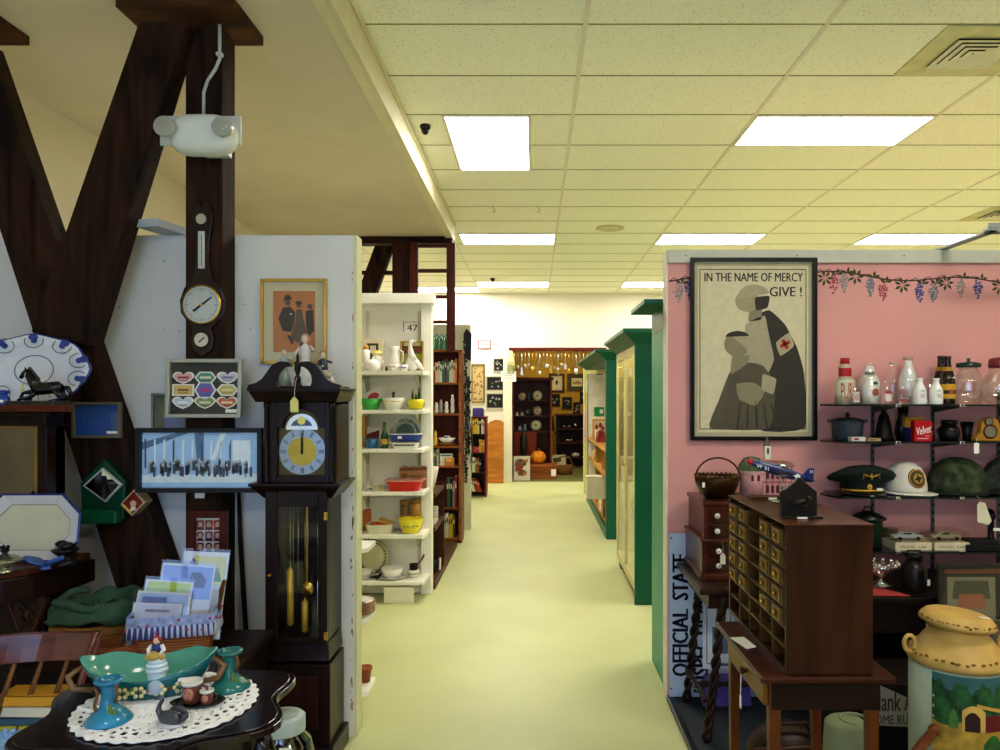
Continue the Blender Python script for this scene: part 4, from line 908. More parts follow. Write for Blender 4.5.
# ================================================================ pie-crust table and what stands on it
TZ = .75; tcx, tcy = -.98, 2.0
t = thing('pie_crust_table', 'dark scallop-edged table under the round lace doily in the lower left corner', 'table', (tcx, tcy, 0))
def tr(a): return .318 + .034 * math.cos(6 * (a - math.radians(41)))
tm = wood('#170b0b', 'x', .22, .2, coat=.4)
P_ = [(tr(a) * math.cos(a), tr(a) * math.sin(a)) for a in [2 * PI * i / 72 for i in range(72)]]
m = MB(tm); m.prism(P_, TZ - .022, TZ - .004, 'xy'); m.prism([(a * .955, b * .955) for a, b in P_], TZ - .004, TZ, 'xy'); m.build('top', t, bevel=.003)
MB(tm).prism([(a * .80, b * .80) for a, b in P_], TZ - .09, TZ - .022, 'xy').build('apron', t)
for a in (-8, 82, 172, 262):
    c, s_ = math.cos(math.radians(a)), math.sin(math.radians(a))
    MB(tm).tube([(r * c, r * s_, z) for r, z in ((.25, TZ - .03), (.285, .62), (.27, .45), (.245, .25), (.26, .08), (.30, .015))], [.034, .03, .022, .017, .016, .022], 10).build('leg', t)
# lace doily
LR = .220; dx, dy = wx(168, 1.99), 1.99
t = thing('lace_doily', 'round white crocheted lace doily on the dark scallop-edged table', 'doily', (dx, dy, TZ))
m = MB(M('#f2f0f2', .9, var=.05, scale=60)); nA = 160; nR = 26; V_ = []; F_ = []
for j in range(nR + 1):
    for i in range(nA):
        a = 2 * PI * i / nA; r = LR * j / nR
        if j == nR: r += .007 * abs(math.sin(a * 18))
        if j == nR - 1: r += .003 * abs(math.sin(a * 18))
        V_.append((r * math.cos(a), r * math.sin(a), .004 + .0015 * math.sin(i * 1.3 + j)))
for j in range(1, nR):
    for i in range(nA):
        hole = False
        if j in (20, 21) and i % 4 in (0, 1): hole = True
        if j == 23 and i % 4 in (2, 3): hole = True
        if j in (17, 18) and (i + 2 * (j - 17)) % 6 in (0, 1): hole = True
        if j in (6, 8, 10, 12, 14) and (i + j) % 4 == 0: hole = True
        if not hole: F_.append((j * nA + i, j * nA + (i + 1) % nA, (j + 1) * nA + (i + 1) % nA, (j + 1) * nA + i))
F_.append(tuple(nA + i for i in range(nA)))
m.add(V_, F_); m.build('lace', t, solid=.003)
DZT = TZ + .006
def TP(px, py, z=DZT):      # point on the table surface under a pixel
    Y = (EYE - z) * FL / (py - CY); return (wx(px, Y), Y, z)
# turquoise console planter
tq_i = M('#4f9c8c', .15, var=.12, coat=.5); tq_o = M('#125a60', .15, var=.3, scale=14, coat=.5)
pcx, pcy = wx(151, 2.06), 2.055
t = thing('console_planter', 'long turquoise glazed console bowl with moulded blossom on the lace doily', 'planter', (pcx, pcy, DZT), rz=.22)
n = 56; V_ = []; F_ = []; MM = []
def prr(a, k):
    ca, sa = math.cos(a), math.sin(a)
    rx_, ry_, z_ = [(.0, .0, 0), (.10, .045, 0), (.112, .05, .006), (.125, .058, .022), (.148, .070, .045), (.168, .080, .066), (.160, .074, .066), (.14, .062, .045), (.11, .045, .02), (0, 0, .016)][k]
    ex = abs(ca) ** .8 * (1 if ca > 0 else -1); wv = 1 + (.035 * math.cos(6 * a) if k in (4, 5, 6) else 0)
    zz = z_ + ((.042 * abs(ca) ** 2 + .022 * max(0, sa) + .005 * math.cos(6 * a)) if k in (5, 6) else (.02 * abs(ca) ** 2 if k in (4, 7) else 0))
    return (rx_ * ex * wv, ry_ * sa * wv, zz)
for i in range(n):
    for k in range(10): V_.append(prr(2 * PI * i / n, k))
for i in range(n):
    for k in range(9): F_.append((i * 10 + k, ((i + 1) % n) * 10 + k, ((i + 1) % n) * 10 + k + 1, i * 10 + k + 1)); MM.append(tq_o if k < 5 else tq_i)
m = MB(tq_o); m.add(V_, F_, True, MM); m.build('bowl', t)
brk = M('#d8cf9a', .3); lf = M('#3f6a2c', .3)
for s in (-1, 1): MB(M('#7a5a3a', .3)).tube([(s * .135, -.02, .03), (s * .18, -.03, .04), (s * .195, -.02, .07), (s * .165, -.01, .09)], [.007, .009, .009, .006], 8).build('handle', t)
m = MB(lf)
for i, (a, z) in enumerate(((-.06, .036), (-.02, .038), (.03, .04), (.08, .04), (-.09, .036))):
    y_ = -.066 * math.sqrt(max(0, 1 - (a / .15) ** 2)) - .004
    m.use(lf).ball((a, y_, z), .016, .004, .009, n=8)
    if i < 4:
        m.use(brk)
        for k in range(6): m.ball((a + .014 * math.cos(k * 1.05) + .01, y_ - .003, z - .006 + .011 * math.sin(k * 1.05)), .006, .004, .006, n=6)
m.use(M('#6f4a2a', .3)).tube([(-.11, -.05, .03), (-.06, -.064, .032), (0, -.07, .034), (.08, -.062, .034)], .003, 6); m.build('blossom_relief', t)
m = MB(PAPER); m.box(.085, .115, -.066, -.064, .05, .06); m.build('price_tag', t)
def candlestick(px, py, label, s=1., blue_=True):
    x_, y_, z_ = TP(px, py)
    c = thing('candlestick', label, 'candlestick', (x_, y_, z_), group='turquoise candlesticks')
    g = M('#1f7aa0', .15, var=.3, scale=10, coat=.5) if blue_ else M('#1d6a64', .15, var=.3, scale=10, coat=.5)
    m = MB(g); m.lathe([(0, 0), (.054, 0), (.056, .006), (.04, .022), (.022, .036), (.017, .06), (.019, .085), (.026, .096), (.034, .10), (.034, .106), (.022, .108), (.012, .100), (.012, .09), (0, .088)], n=24); m.build('stem', c)
    m = MB(M('#6a4326', .3)); m.tube([(-.02, -.016, .02), (-.026, -.018, .045), (-.02, -.014, .075), (-.03, -.012, .09)], .0045, 6); m.tube([(.02, -.01, .05), (.028, -.012, .075), (.022, -.012, .1)], .004, 6)
    m.use(M('#5c7a2a', .3)).ball((.016, -.024, .035), .006, .004, .018, n=8); m.ball((.026, -.022, .028), .005, .004, .014, n=8); m.build('branch_relief', c)
candlestick(109, 721, 'blue-green candlestick at the front left of the doily')
candlestick(230, 688, 'dark teal candlestick at the right of the planter', blue_=False)
# porcelain lady leaning in front of the planter
x_, y_, z_ = TP(155, 694)
t = thing('lady_figurine', 'porcelain lady in a white flounced skirt and red bonnet in the turquoise planter', 'figurine', (wx(155, 2.0), 2.01, DZT + .024), rz=.0); t.scale = (.66, .66, .66)
u = 2.05 / FL
m = MB(M('#c2d4e0', .2, var=.08, coat=.3)); m.lathe([(0, 0), (.036, 0), (.036, .085), (.038, .10)], n=20)
for k, (r, z) in enumerate(((.043, .095), (.040, .112), (.034, .128))): m.lathe([(r - .01, z + .02), (r, z), (r + .002, z - .008), (r - .004, z - .006)], n=24)
m.lathe([(.034, .128), (.024, .148), (.016, .158), (0, .16)], n=20); m.build('skirt', t)
m = MB(M('#b89a4a', .3)); m.ball((-.004, -.018, .148), .026, .018, .022, n=10); m.ball((-.026, -.012, .142), .018, .012, .014, n=8); m.ball((.022, -.012, .146), .02, .012, .014, n=8); m.build('apron', t)
m = MB(M('#2c3a6c', .3)); m.lathe([(.013, .156), (.018, .168), (.021, .185), (.012, .194), (0, .196)], n=14, sy=.8)
m.use(M('#dfe3e8', .3)).tube([(-.019, 0, .187), (-.03, -.008, .172), (-.022, -.022, .162)], [.009, .009, .006], 8); m.tube([(.019, 0, .187), (.032, -.008, .172), (.026, -.022, .162)], [.009, .009, .006], 8); m.build('bodice', t)
m = MB(M('#d9b79c', .3)); m.ball((0, -.002, .207), .0125, .012, .015, n=12); m.tube([(0, 0, .19), (0, 0, .202)], .006, 8); m.ball((0, -.014, .206), .002); m.build('head', t)
for s in (-.022, .026): MB(M('#d9b79c', .3)).ball((s, -.024, .16), .006, n=8).build('hand', t)
m = MB(M('#9c2230', .35)); m.ball((0, .004, .213), .016, .013, .014, n=12); m.tube([(-.014, -.004, .207), (-.01, -.006, .221), (0, -.007, .226), (.01, -.006, .221), (.014, -.004, .207)], .0035, 6); m.build('bonnet', t)
# toby mugs on an oval dark tray
x_, y_, z_ = TP(198, 705)
t = thing('oval_tray', 'small dark green oval tray under the face mugs', 'tray', (x_, y_, z_), rz=.1)
m = MB(M('#101c16', .2, coat=.4)); m.lathe([(0, 0), (.05, 0), (.066, .008), (.07, .012), (.064, .011), (.05, .004), (0, .004)], n=32, sy=.62); m.build('dish', t)
def toby(dx_, dy_, h, label):
    c = thing('face_mug', label, 'mug', (x_ + dx_, y_ + dy_, z_ + .005), group='face mugs on the oval tray')
    m = MB(M('#6a3a2c', .2, var=.3, scale=40, coat=.4)); m.lathe([(0, 0), (.30 * h, 0), (.36 * h, .1 * h), (.42 * h, .45 * h), (.36 * h, .72 * h), (.40 * h, .80 * h)], n=18); m.build('body', c)
    m = MB(M('#b5796a', .25)); m.ball((0, -.30 * h, .45 * h), .24 * h, .16 * h, .30 * h, n=12); m.ball((0, -.47 * h, .45 * h), .06 * h, .05 * h, .09 * h, n=8); m.use(BLACK).ball((-.09 * h, -.45 * h, .56 * h), .03 * h, n=6); m.ball((.09 * h, -.45 * h, .56 * h), .03 * h, n=6); m.use(M('#8a2a22', .3)).ball((0, -.45 * h, .29 * h), .08 * h, .02 * h, .02 * h, n=6); m.build('face', c)
    m = MB(M('#d8d4cc', .2)); m.lathe([(.40 * h, .78 * h), (.45 * h, .84 * h), (.44 * h, .95 * h), (.40 * h, .95 * h), (.36 * h, .84 * h), (0, .83 * h)], n=18); m.build('hat_rim', c)
    m = MB(M('#5a3226', .3)); m.tube([(.38 * h, 0, .75 * h), (.66 * h, 0, .65 * h), (.62 * h, 0, .3 * h), (.38 * h, 0, .2 * h)], .06 * h, 8); m.build('handle', c)
toby(-.018, .004, .062, 'larger brown face mug with a pale rim on the oval tray')
toby(.026, -.006, .040, 'smaller brown face mug on the right of the oval tray')
# swan
x_, y_, z_ = TP(170, 726)
t = thing('swan_figurine', 'small dark silver swan at the front of the doily', 'figurine', (x_, y_, z_), rz=-.25)
m = MB(M('#55555c', .25, .5, .4, 40)); m.ball((.004, 0, .020), .036, .020, .020, n=16); m.tube([(.03, 0, .022), (.046, 0, .03), (.052, 0, .04)], [.014, .008, .002], 8)
m.tube([(-.024, 0, .024), (-.034, 0, .036), (-.030, 0, .05), (-.022, 0, .060), (-.026, 0, .068), (-.036, 0, .066), (-.044, 0, .06)], [.010, .007, .0055, .005, .006, .005, .002], 10)
for s in (-1, 1): m.ball((.012, s * .016, .03), .028, .006, .016, n=10)
m.build('body', t)
m = MB(M('#b9b9be', .3, .3)); m.lathe([(0, 0), (.03, 0), (.032, .005), (.026, .012), (0, .012)], n=20, sx=1.15, sy=.7); m.build('base', t)

# glass canister on the floor under the table
t = thing('glass_canister', 'large glass canister with pale screw lid on the floor under the table', 'canister', (wx(283, 2.78), 2.78, 0))
m = MB(glassy('#b9c6d8', .16, .8)); m.lathe([(0, .003), (.10, .003), (.112, .02), (.115, .24), (.10, .30), (.075, .33), (.075, .35)], n=32); m.build('jar', t)
m = MB(M('#b3c0bd', .35, var=.05)); m.lathe([(.079, .335), (.08, .338), (.08, .385), (.072, .392), (0, .392)], n=32); m.build('lid', t); MB(M('#9ba8a2', .4)).lathe([(.055, .3915), (.055, .3945), (0, .3945)], n=28).build('lid_disc', t)
m = MB(PAPER); m.box(.02, .065, -.102, -.099, .30, .315); m.build('price_tag', t)
m = MB(M('#1e1a24', .6, var=.3)); m.lathe([(0, .006), (.095, .006), (.105, .03), (.105, .16), (0, .18)], n=24); m.build('contents', t)

# books in a crate behind the chair
def books_flat(lst, x, y, z0, group):
    z = z0
    for (col, w_, d_, h_, rz, label) in lst:
        t = thing('book', label, 'book', (x, y, z), rz, group)
        MB(M(col, .4, var=.08)).box(-w_ / 2, w_ / 2, -d_ / 2, -d_ / 2 + .003, 0, h_).box(-w_ / 2, w_ / 2, -d_ / 2, d_ / 2, 0, .003).box(-w_ / 2, w_ / 2, -d_ / 2, d_ / 2, h_ - .003, h_).build('cover', t)
        MB(PAPER).box(-w_ / 2 + .003, w_ / 2 - .003, -d_ / 2 + .003, d_ / 2 - .003, .003, h_ - .003).build('pages', t)
        z += h_ + .0008
    return z
books_flat([('#22316c', .27, .10, .034, .03, 'navy book at the bottom of the pile behind the chair'), ('#b7a82e', .26, .10, .026, -.02, 'yellow book second from the bottom of the pile behind the chair'), ('#2f4f6a', .26, .10, .024, .04, 'slate book in the middle of the pile behind the chair'), ('#cfcabc', .25, .10, .034, -.03, 'white book near the top of the pile behind the chair'), ('#c98f2a', .27, .10, .034, .02, 'orange-yellow book topping the pile behind the chair')], -1.60, 2.475, .446, 'books piled behind the chair')
# cut glass bowl at the lower left corner, on a small stand
t = thing('plant_stand', 'small dark round stand under the cut-glass bowl at the lower left corner', 'stand', (-1.36, 1.86, 0))
m = MB(tm); m.lathe([(.11, .60), (.115, .605), (.115, .62), (.11, .625), (0, .625)], n=28); m.build('top', t); m = MB(tm); m.lathe([(.11, 0), (.11, .015), (.03, .05), (.018, .12), (.03, .3), (.018, .45), (.03, .58), (.05, .60)], n=16); m.build('column', t)
m = MB(M('#7fa3cc', .08, .2, .35, 60, bump=.5, coat=.5)); m.lathe([(0, 0), (.05, 0), (.055, .008), (.08, .04), (.09, .075), (.084, .075), (.07, .04), (.04, .014), (0, .014)], n=26)
for i in range(26):
    a = 2 * PI * i / 26; m.ball((.088 * math.cos(a), .088 * math.sin(a), .077), .009, .009, .007, n=6); m.ball((.078 * math.cos(a + .12), .078 * math.sin(a + .12), .045), .009, .009, .012, n=6)
solo(m, 'cut_glass_bowl', 'sparkling blue-tinted cut-glass bowl in the lower left corner', 'bowl', (-1.36, 1.86, .6255))
# ================================================================ shelves along the left of the aisle
def item(name, label, cat, px, Y, z, prof, mat, n=18, sx=1, sy=1, group=None, mats=None, rz=0., extra=None, dx=0):
    """a turned object; profile in picture pixels at depth Y, standing on height z"""
    u = Y / FL
    m = MB(mat); m.lathe([(r * u, h * u) for r, h in prof], (0, 0, 0), n, sx, sy, mats=mats)
    if extra: extra(m, u)
    return solo(m, name, label, cat, (wx(px, Y) + dx, Y, z), rz, group)
SFY, SBY = 5.68, 5.95
uX0, uX1 = -2.1, wx(431.5, 5.95)
t = thing('display_shelf', 'tall white open shelf unit with a 47 booth sign behind the partition', 'shelf', (-1.45, 6.0, 0))
ox, oy = -1.45, 6.0
wsm = M('#f4f1e2', .55, var=.03); wpan = M('#d5d0a8', .65, var=.04)
m = MB(wsm); m.box(uX0 - ox, uX1 - ox, .02, .05, 0, 2.33); m.build('back_panel', t)
m = MB(wsm); m.box(wx(421, 5.95) - ox, uX1 - ox, -.05, .02, 0, 2.30); m.build('stile', t, bevel=.003)
m = MB(wsm); m.box(uX0 - ox, uX1 + .02 - ox, -.09, .06, wz(303, 5.9), wz(293, 5.9)); m.build('top_cap', t, bevel=.004)
m = MB(wsm); m.box(uX0 - ox, wx(420, 5.95) - ox, -.04, -.02, 0.01, .10); m.build('kick_board', t)
SZ = [wz(p, SFY) for p in (371, 410, 449, 492, 535, 581.5)]
for i, z in enumerate(SZ):
    m = MB(wsm); m.prism([(uX0 - ox, 0.015), (uX1 - .012 - ox, .015), (uX1 - .012 - ox, -.04), (wx(424, SFY) - ox, SFY - oy + .02), (wx(423, SFY) - ox, SFY - oy), (uX0 - ox, SFY - oy)], z - .028, z, 'xy'); m.build('shelf_board', t, bevel=.002)
    for px in (366, 418):
        xx = wx(px, 5.95) - ox; m = MB(M('#c9c4a4', .5)); m.prism([(.0, z - .028), (-.24, z - .028), (-.24, z - .036), (-.16, z - .05), (-.08, z - .085), (-.03, z - .13), (0, z - .15)], xx - .006, xx + .006, 'yz')
        m.build('bracket', t)
for px in (366, 418): MB(M('#cfcab0', .5)).box(wx(px, 5.95) - ox - .012, wx(px, 5.95) - ox + .012, .008, .0195, .12, 2.25).build('standard', t)
m = MB(M('#f5f2e6', .7)); cx, cz, w_, h_ = pxbox(402, 320, 423, 333, 6.0)
m.box(-w_ / 2, w_ / 2, -.004, 0, -h_ / 2, h_ / 2); m.use(M('#26221c', .7)); m.text('47', -w_ * .27, -h_ * .34, w_ * .5, h_ * .5, -.0045, bold=.02); m.use(M('#5a554a', .7)).text('ANTIQUES', -w_ * .36, h_ * .28, w_ * .72, h_ * .14, -.0045)
for s in (-1, 1): m.box(s * w_ * .44 - .003, s * w_ * .44 + .003, -.0046, -.004, -h_ * .4, h_ * .42)
solo(m, 'booth_sign', 'paper sign reading 47 on the top back panel of the white shelves', 'sign', (cx, 6.019, cz))
m = MB(M('#eee9cc', .7, var=.03)); cx, cz, w_, h_ = pxbox(384, 588, 414, 604, SFY)
m.box(-w_ / 2, w_ / 2, 0, .003, -h_ / 2, h_ / 2); solo(m, 'paper_card', 'blank cream card hung from the lowest white shelf board', 'card', (cx, SFY - .006, cz + .005), rot=(.06, 0, 0))
# --- top shelf
z = SZ[0] + .001
def art_blank(m, a, b): bgrect(m, flat('#4a4438'), a, b); ply(m, flat('#e4ddc6'), [(-.4 * a, .2 * b), (.5 * a, .2 * b), (.5 * a, .8 * b), (-.4 * a, .8 * b)], 1)
framed('cream_picture', 'cream-framed picture leaning at the left of the top white shelf', 'picture', wx(372, 5.9), z + ws(16.5, 5.9), ws(21, 5.9), ws(33, 5.9), 5.93, .035, M('#e2d6b4', .5), art_blank, tilt=-.05, glass=False)
def art_green(m, a, b):
    bgrect(m, flat('#7c7c26'), a, b); ply(m, flat('#5a3a24'), [(-a, .2 * b), (a, .2 * b), (a, .75 * b), (-a, .75 * b)], 1); ply(m, flat('#d8c79a'), [(-.8 * a, .75 * b), (.8 * a, .75 * b), (.7 * a, b), (-.7 * a, b)], 2)
    for x_ in (-.6, -.1, .5): ply(m, flat('#8a2a22'), [(x_ * a, .3 * b), ((x_ + .25) * a, .3 * b), ((x_ + .25) * a, .6 * b), (x_ * a, .6 * b)], 2)
framed('gilt_picture', 'gilt-framed olive picture leaning behind the white goose', 'picture', wx(411.5, 5.9), z + ws(15.5, 5.9), ws(23.5, 5.9), ws(31, 5.9), 5.93, .012, M('#b99a4a', .35, .5), art_green, tilt=-.05, glass=False)
m = MB(PORCELAIN); u = 5.8 / FL
m.ball((0, 0, 8 * u), 6.5 * u, 5 * u, 8 * u, n=16); m.tube([(1 * u, 0, 10 * u), (-1 * u, 0, 18 * u), (-2 * u, 0, 25 * u), (-1.5 * u, 0, 29 * u), (1.5 * u, 0, 30.5 * u)], [5 * u, 3.2 * u, 2 * u, 2 * u, 1.6 * u], 12); m.tube([(1.5 * u, 0, 30.5 * u), (4.5 * u, 0, 29.5 * u)], [1.4 * u, .4 * u], 8); m.tube([(3 * u, 0, 9 * u), (8 * u, 0, 5 * u), (11 * u, 0, 1.5 * u)], [4.5 * u, 2.6 * u, .8 * u], 10)
solo(m, 'goose_figure', 'white porcelain goose with long neck on the top white shelf', 'figurine', (wx(412, 5.8), 5.8, z))
def spout(m, u): m.tube([(6 * u, 0, 5 * u), (9 * u, 0, 8 * u), (10 * u, 0, 11 * u)], [1.8 * u, 1.2 * u, .9 * u], 8); m.tube([(-6 * u, 0, 9 * u), (-10 * u, 0, 9 * u), (-10 * u, 0, 4 * u), (-6 * u, 0, 3 * u)], .8 * u, 6); m.ball((0, 0, 13 * u), 1.3 * u, n=8)
item('teapot', 'white teapot beside the cream frame on the top white shelf', 'teapot', 373, 5.78, z, [(0, 0), (5, 0), (8, 4), (7.5, 8), (4, 11.5), (0, 12.5)], PORCELAIN, extra=spout)
item('milk_glass_jar', 'white lidded jar with yellow knob behind the teapot', 'jar', 377, 5.87, z, [(4.5, 0), (4.8, 14), (4, 16), (4.8, 17), (4.8, 19), (0, 20)], PORCELAIN, extra=lambda m, u: m.use(M('#e2cf5a', .3)).lathe([(4.9 * u, 16.5 * u), (5.2 * u, 17.5 * u), (4 * u, 20.5 * u), (0, 21.5 * u)], n=14))
item('orange_knob_jar', 'small white jar with orange lid at the left end of the top white shelf', 'jar', 366, 5.86, z, [(4, 0), (4, 21), (2.5, 22)], PORCELAIN, extra=lambda m, u: m.use(M('#d99a4a', .3)).lathe([(2.6 * u, 22 * u), (2.6 * u, 26 * u), (0, 27 * u)], n=12))
item('painted_bowl', 'small white bowl with pink flowers in front of the tall white pitcher', 'bowl', 393, 5.76, z, [(0, 0), (3.5, 0), (6, 4), (6.6, 7), (5.8, 7), (4, 2), (0, 1)], PORCELAIN, extra=lambda m, u: [m.use(M('#c98a7a', .4)).ball((a * u, -5.6 * u, 4.4 * u), 1.3 * u, .5 * u, 1 * u, n=6) for a in (-2.5, 0, 2.5)])
item('white_pitcher', 'tall white pitcher in the middle of the top white shelf', 'pitcher', 394, 5.87, z, [(0, 0), (5, 0), (6, 8), (4.5, 15), (4, 21), (5, 25), (4.4, 25), (3.4, 20), (0, 14)], PORCELAIN, extra=lambda m, u: m.tube([(4.5 * u, 0, 22 * u), (9 * u, 0, 20 * u), (9 * u, 0, 11 * u), (5.5 * u, 0, 7 * u)], .8 * u, 6))
item('blue_mug', 'small white mug with blue flowers beside the goose', 'mug', 404, 5.76, z, [(0, 0), (3.6, 0), (4, 6.5), (3.5, 6.5), (3.2, 1), (0, 1)], PORCELAIN, extra=lambda m, u: [m.use(M('#4a5fae', .4)).ball((a * u, -3.7 * u, 3.5 * u), .9 * u, .5 * u, .9 * u, n=6) for a in (-1.5, .5, 2)])
item('dark_salt_shaker', 'tiny dark shaker between teapot and pink-flowered bowl', 'shaker', 386.5, 5.74, z, [(1.3, 0), (1.6, 2), (1, 4), (.6, 5), (0, 5.5)], M('#4a4030', .4), n=10)
# --- second shelf
z = SZ[1] + .001
bowlp = lambda r, h, t=.6: [(0, 0), (r * .62, 0), (r * .66, .5), (r, h), (r - t, h), (r * .58, 1), (0, .9)]
item('green_bowl', 'bright green mixing bowl at the left of the second white shelf', 'bowl', 371, 5.76, z, bowlp(11, 11), M('#3aa83c', .25, coat=.4), n=26)
m = MB(M('#e8e4d6', .5)); u = 5.85 / FL; m.box(-13 * u, 12 * u, -.012, .012, 0, 15 * u); m.use(M('#b8475a', .5)).ball((-1 * u, -.0122, 9 * u), 6 * u, .0012, 3.6 * u, n=12); m.use(M('#3f8a4a', .5)).box(-9 * u, 11 * u, -.0128, -.012, 1.2 * u, 3 * u)
solo(m, 'printed_box', 'white box with a red fruit print tilted behind the green bowl', 'box', (wx(377, 5.86), 5.88, z + ws(5, 5.86)), rot=(-.05, -.32, 0))
item('yellow_band_bowl', 'white bowl with broken yellow band, centre of the second white shelf', 'bowl', 393.5, 5.76, z, bowlp(11.8, 12), M('#eeeadb', .2, coat=.4), n=28, extra=lambda m, u: [m.use(M('#e2b92a', .3)).add(sum([[((9.2 + .03) * u * math.cos(a) * 1.01, 9.23 * u * math.sin(a) * 1.01, 5.3 * u), (10.75 * u * math.cos(a), 10.75 * u * math.sin(a), 9.0 * u)] for a in [math.radians(q0 + j * 5) for j in range(12)]], []), [(2 * j, 2 * j + 2, 2 * j + 3, 2 * j + 1) for j in range(11)], True) for q0 in (192, 265, 335)])
def cactus(m, u):
    m.use(M('#4a3a1a', .8)).lathe([(0, 9.6 * u), (6 * u, 9.6 * u)], n=12); m.use(M('#2c4a22', .6, bump=.3))
    for a, h in ((-3, 20), (0, 16), (2.6, 22)): m.tube([(a * u, 0, 9 * u), (a * u * 1.2, 0, h * .7 * u), (a * u * 1.1, 0, h * u)], [1.2 * u, 1.3 * u, .5 * u], 8)
    m.use(M('#1e1810', .5)).disc(-7 * u, 4.5 * u, -4.6 * u, 1 * u, n=8)
item('yellow_planter', 'round yellow planter with small cacti at the right of the second white shelf', 'planter', 416, 5.78, z, [(0, 0), (5.5, 0), (8.6, 4), (8.6, 8), (7.4, 10.5), (6.6, 10.5), (7, 8), (0, 8)], M('#e0cf1e', .3, coat=.3), n=22, extra=cactus)
item('dark_bud_vase', 'small dark green vase peeping over the yellow-banded bowl', 'vase', 393.5, 5.88, z, [(2, 0), (2.2, 10), (1.2, 14), (1.5, 17.5), (0, 17.5)], M('#26361c', .4), n=12)
# --- third shelf
z = SZ[2] + .001
m = MB(M('#b98f4a', .5)); m.box(-.03, .03, -.05, .05, 0, .235); solo(m, 'wooden_box', 'tall plain wooden box at the left end of the third white shelf', 'box', (wx(362, 5.88), 5.9, z), bevel=.003)
def art_shadow(m, a, b): bgrect(m, flat('#6a3326'), a, b); ply(m, flat('#e8e2d2'), [(-a, .2 * b), (a, .75 * b), (a, b), (-a, b)], 1)
framed('white_shadow_box', 'white-edged picture standing behind the blue bowl', 'picture', wx(372, 5.9), z + ws(10.5, 5.9), ws(17, 5.9), ws(20, 5.9), 5.93, .012, M('#e2dccb', .5), art_shadow, tilt=-.05, glass=False)
item('blue_bowl', 'teal blue bowl at the left of the third white shelf', 'bowl', 371.5, 5.76, z, bowlp(7.5, 9.5), M('#2a6a94', .25, coat=.4), n=22)
item('white_creamer', 'small white creamer between the blue bowl and the green bottle', 'creamer', 380, 5.80, z, [(0, 0), (2, 0), (3, 3.5), (2, 6.5), (2.6, 9), (2, 9), (0, 7)], PORCELAIN, n=14)
item('green_bottle', 'dark green bottle with a yellow label on the third white shelf', 'bottle', 384.5, 5.74, z, [(0, 0), (3.6, 0), (3.6, 13), (1.4, 18), (1.3, 24), (1.6, 24.5), (1.6, 26), (0, 26)], M('#16401c', .12, coat=.5), n=18, extra=lambda m, u: m.use(M('#c9a42a', .5)).lathe([(3.66 * u, 4.5 * u), (3.68 * u, 9.5 * u)], n=18, cap=False))
def transfer(m, u):
    for k, (r, c) in enumerate(((14.5, '#3d5248'), (11.2, '#8b9a84'), (9.2, '#2f473d'))): m.use(M(c, .25, var=.5, scale=70, coat=.4)).disc(0, 14.5 * u, -(.006 + .002 * k), r * u, n=36, t=.002)
m = MB(M('#b9c2b4', .25)); u = 5.86 / FL; m.disc(0, 14.8 * u, 0, 15.6 * u, n=40, t=.008); transfer(m, u)
solo(m, 'transfer_plate', 'large dark green patterned plate standing on the third white shelf', 'plate', (wx(405.5, 5.86), 5.85, z + ws(7, 5.88) * 0), rot=(-.07, 0, 0))
m = MB(PORCELAIN); u = 5.74 / FL
def boat(m, w_, d_, h_, z0, mat):
    m.use(mat); pr = rr(w_, d_, min(w_, d_) * .5, 5); n_ = len(pr); k = .84
    m.add([(a * k, b * k, z0) for a, b in pr] + [(a, b, z0 + h_) for a, b in pr] + [(a * .93, b * .9, z0 + h_) for a, b in pr] + [(a * .8, b * .78, z0 + .01) for a, b in pr],
          [(i, (i + 1) % n_, n_ + (i + 1) % n_, n_ + i) for i in range(n_)] + [(n_ + i, n_ + (i + 1) % n_, 2 * n_ + (i + 1) % n_, 2 * n_ + i) for i in range(n_)] + [(2 * n_ + i, 2 * n_ + (i + 1) % n_, 3 * n_ + (i + 1) % n_, 3 * n_ + i) for i in range(n_)] + [tuple(range(n_))[::-1], tuple(range(3 * n_, 4 * n_))])
boat(m, 14.5 * u, .07, 6 * u, 0, PORCELAIN); m.use(M('#4a5a4a', .4, var=.4, scale=60)); m.tube([(a * u, -.069, 3.4 * u) for a in range(-10, 11, 2)], .8 * u, 5, flat=.3)
solo(m, 'patterned_baker', 'white oblong baking dish with a dark leaf band under the blue dish', 'dish', (wx(405, 5.74), 5.77, z))
m = MB(PORCELAIN); boat(m, 17 * u, .075, 6.5 * u, 0, M('#1f3f96', .2, coat=.4)); m.use(M('#e3e6ec', .2)); pr = rr(18 * u, .08, .05, 5); m.prism(pr, 6.2 * u, 6.9 * u, 'xy'); m.use(PAPER).box(-7 * u, -3 * u, -.078, -.074, 2.2 * u, 4.6 * u)
solo(m, 'blue_baker', 'royal blue oblong casserole stacked on the patterned dish', 'dish', (wx(406, 5.76), 5.78, z + 7.6 * u + .0), rz=0)
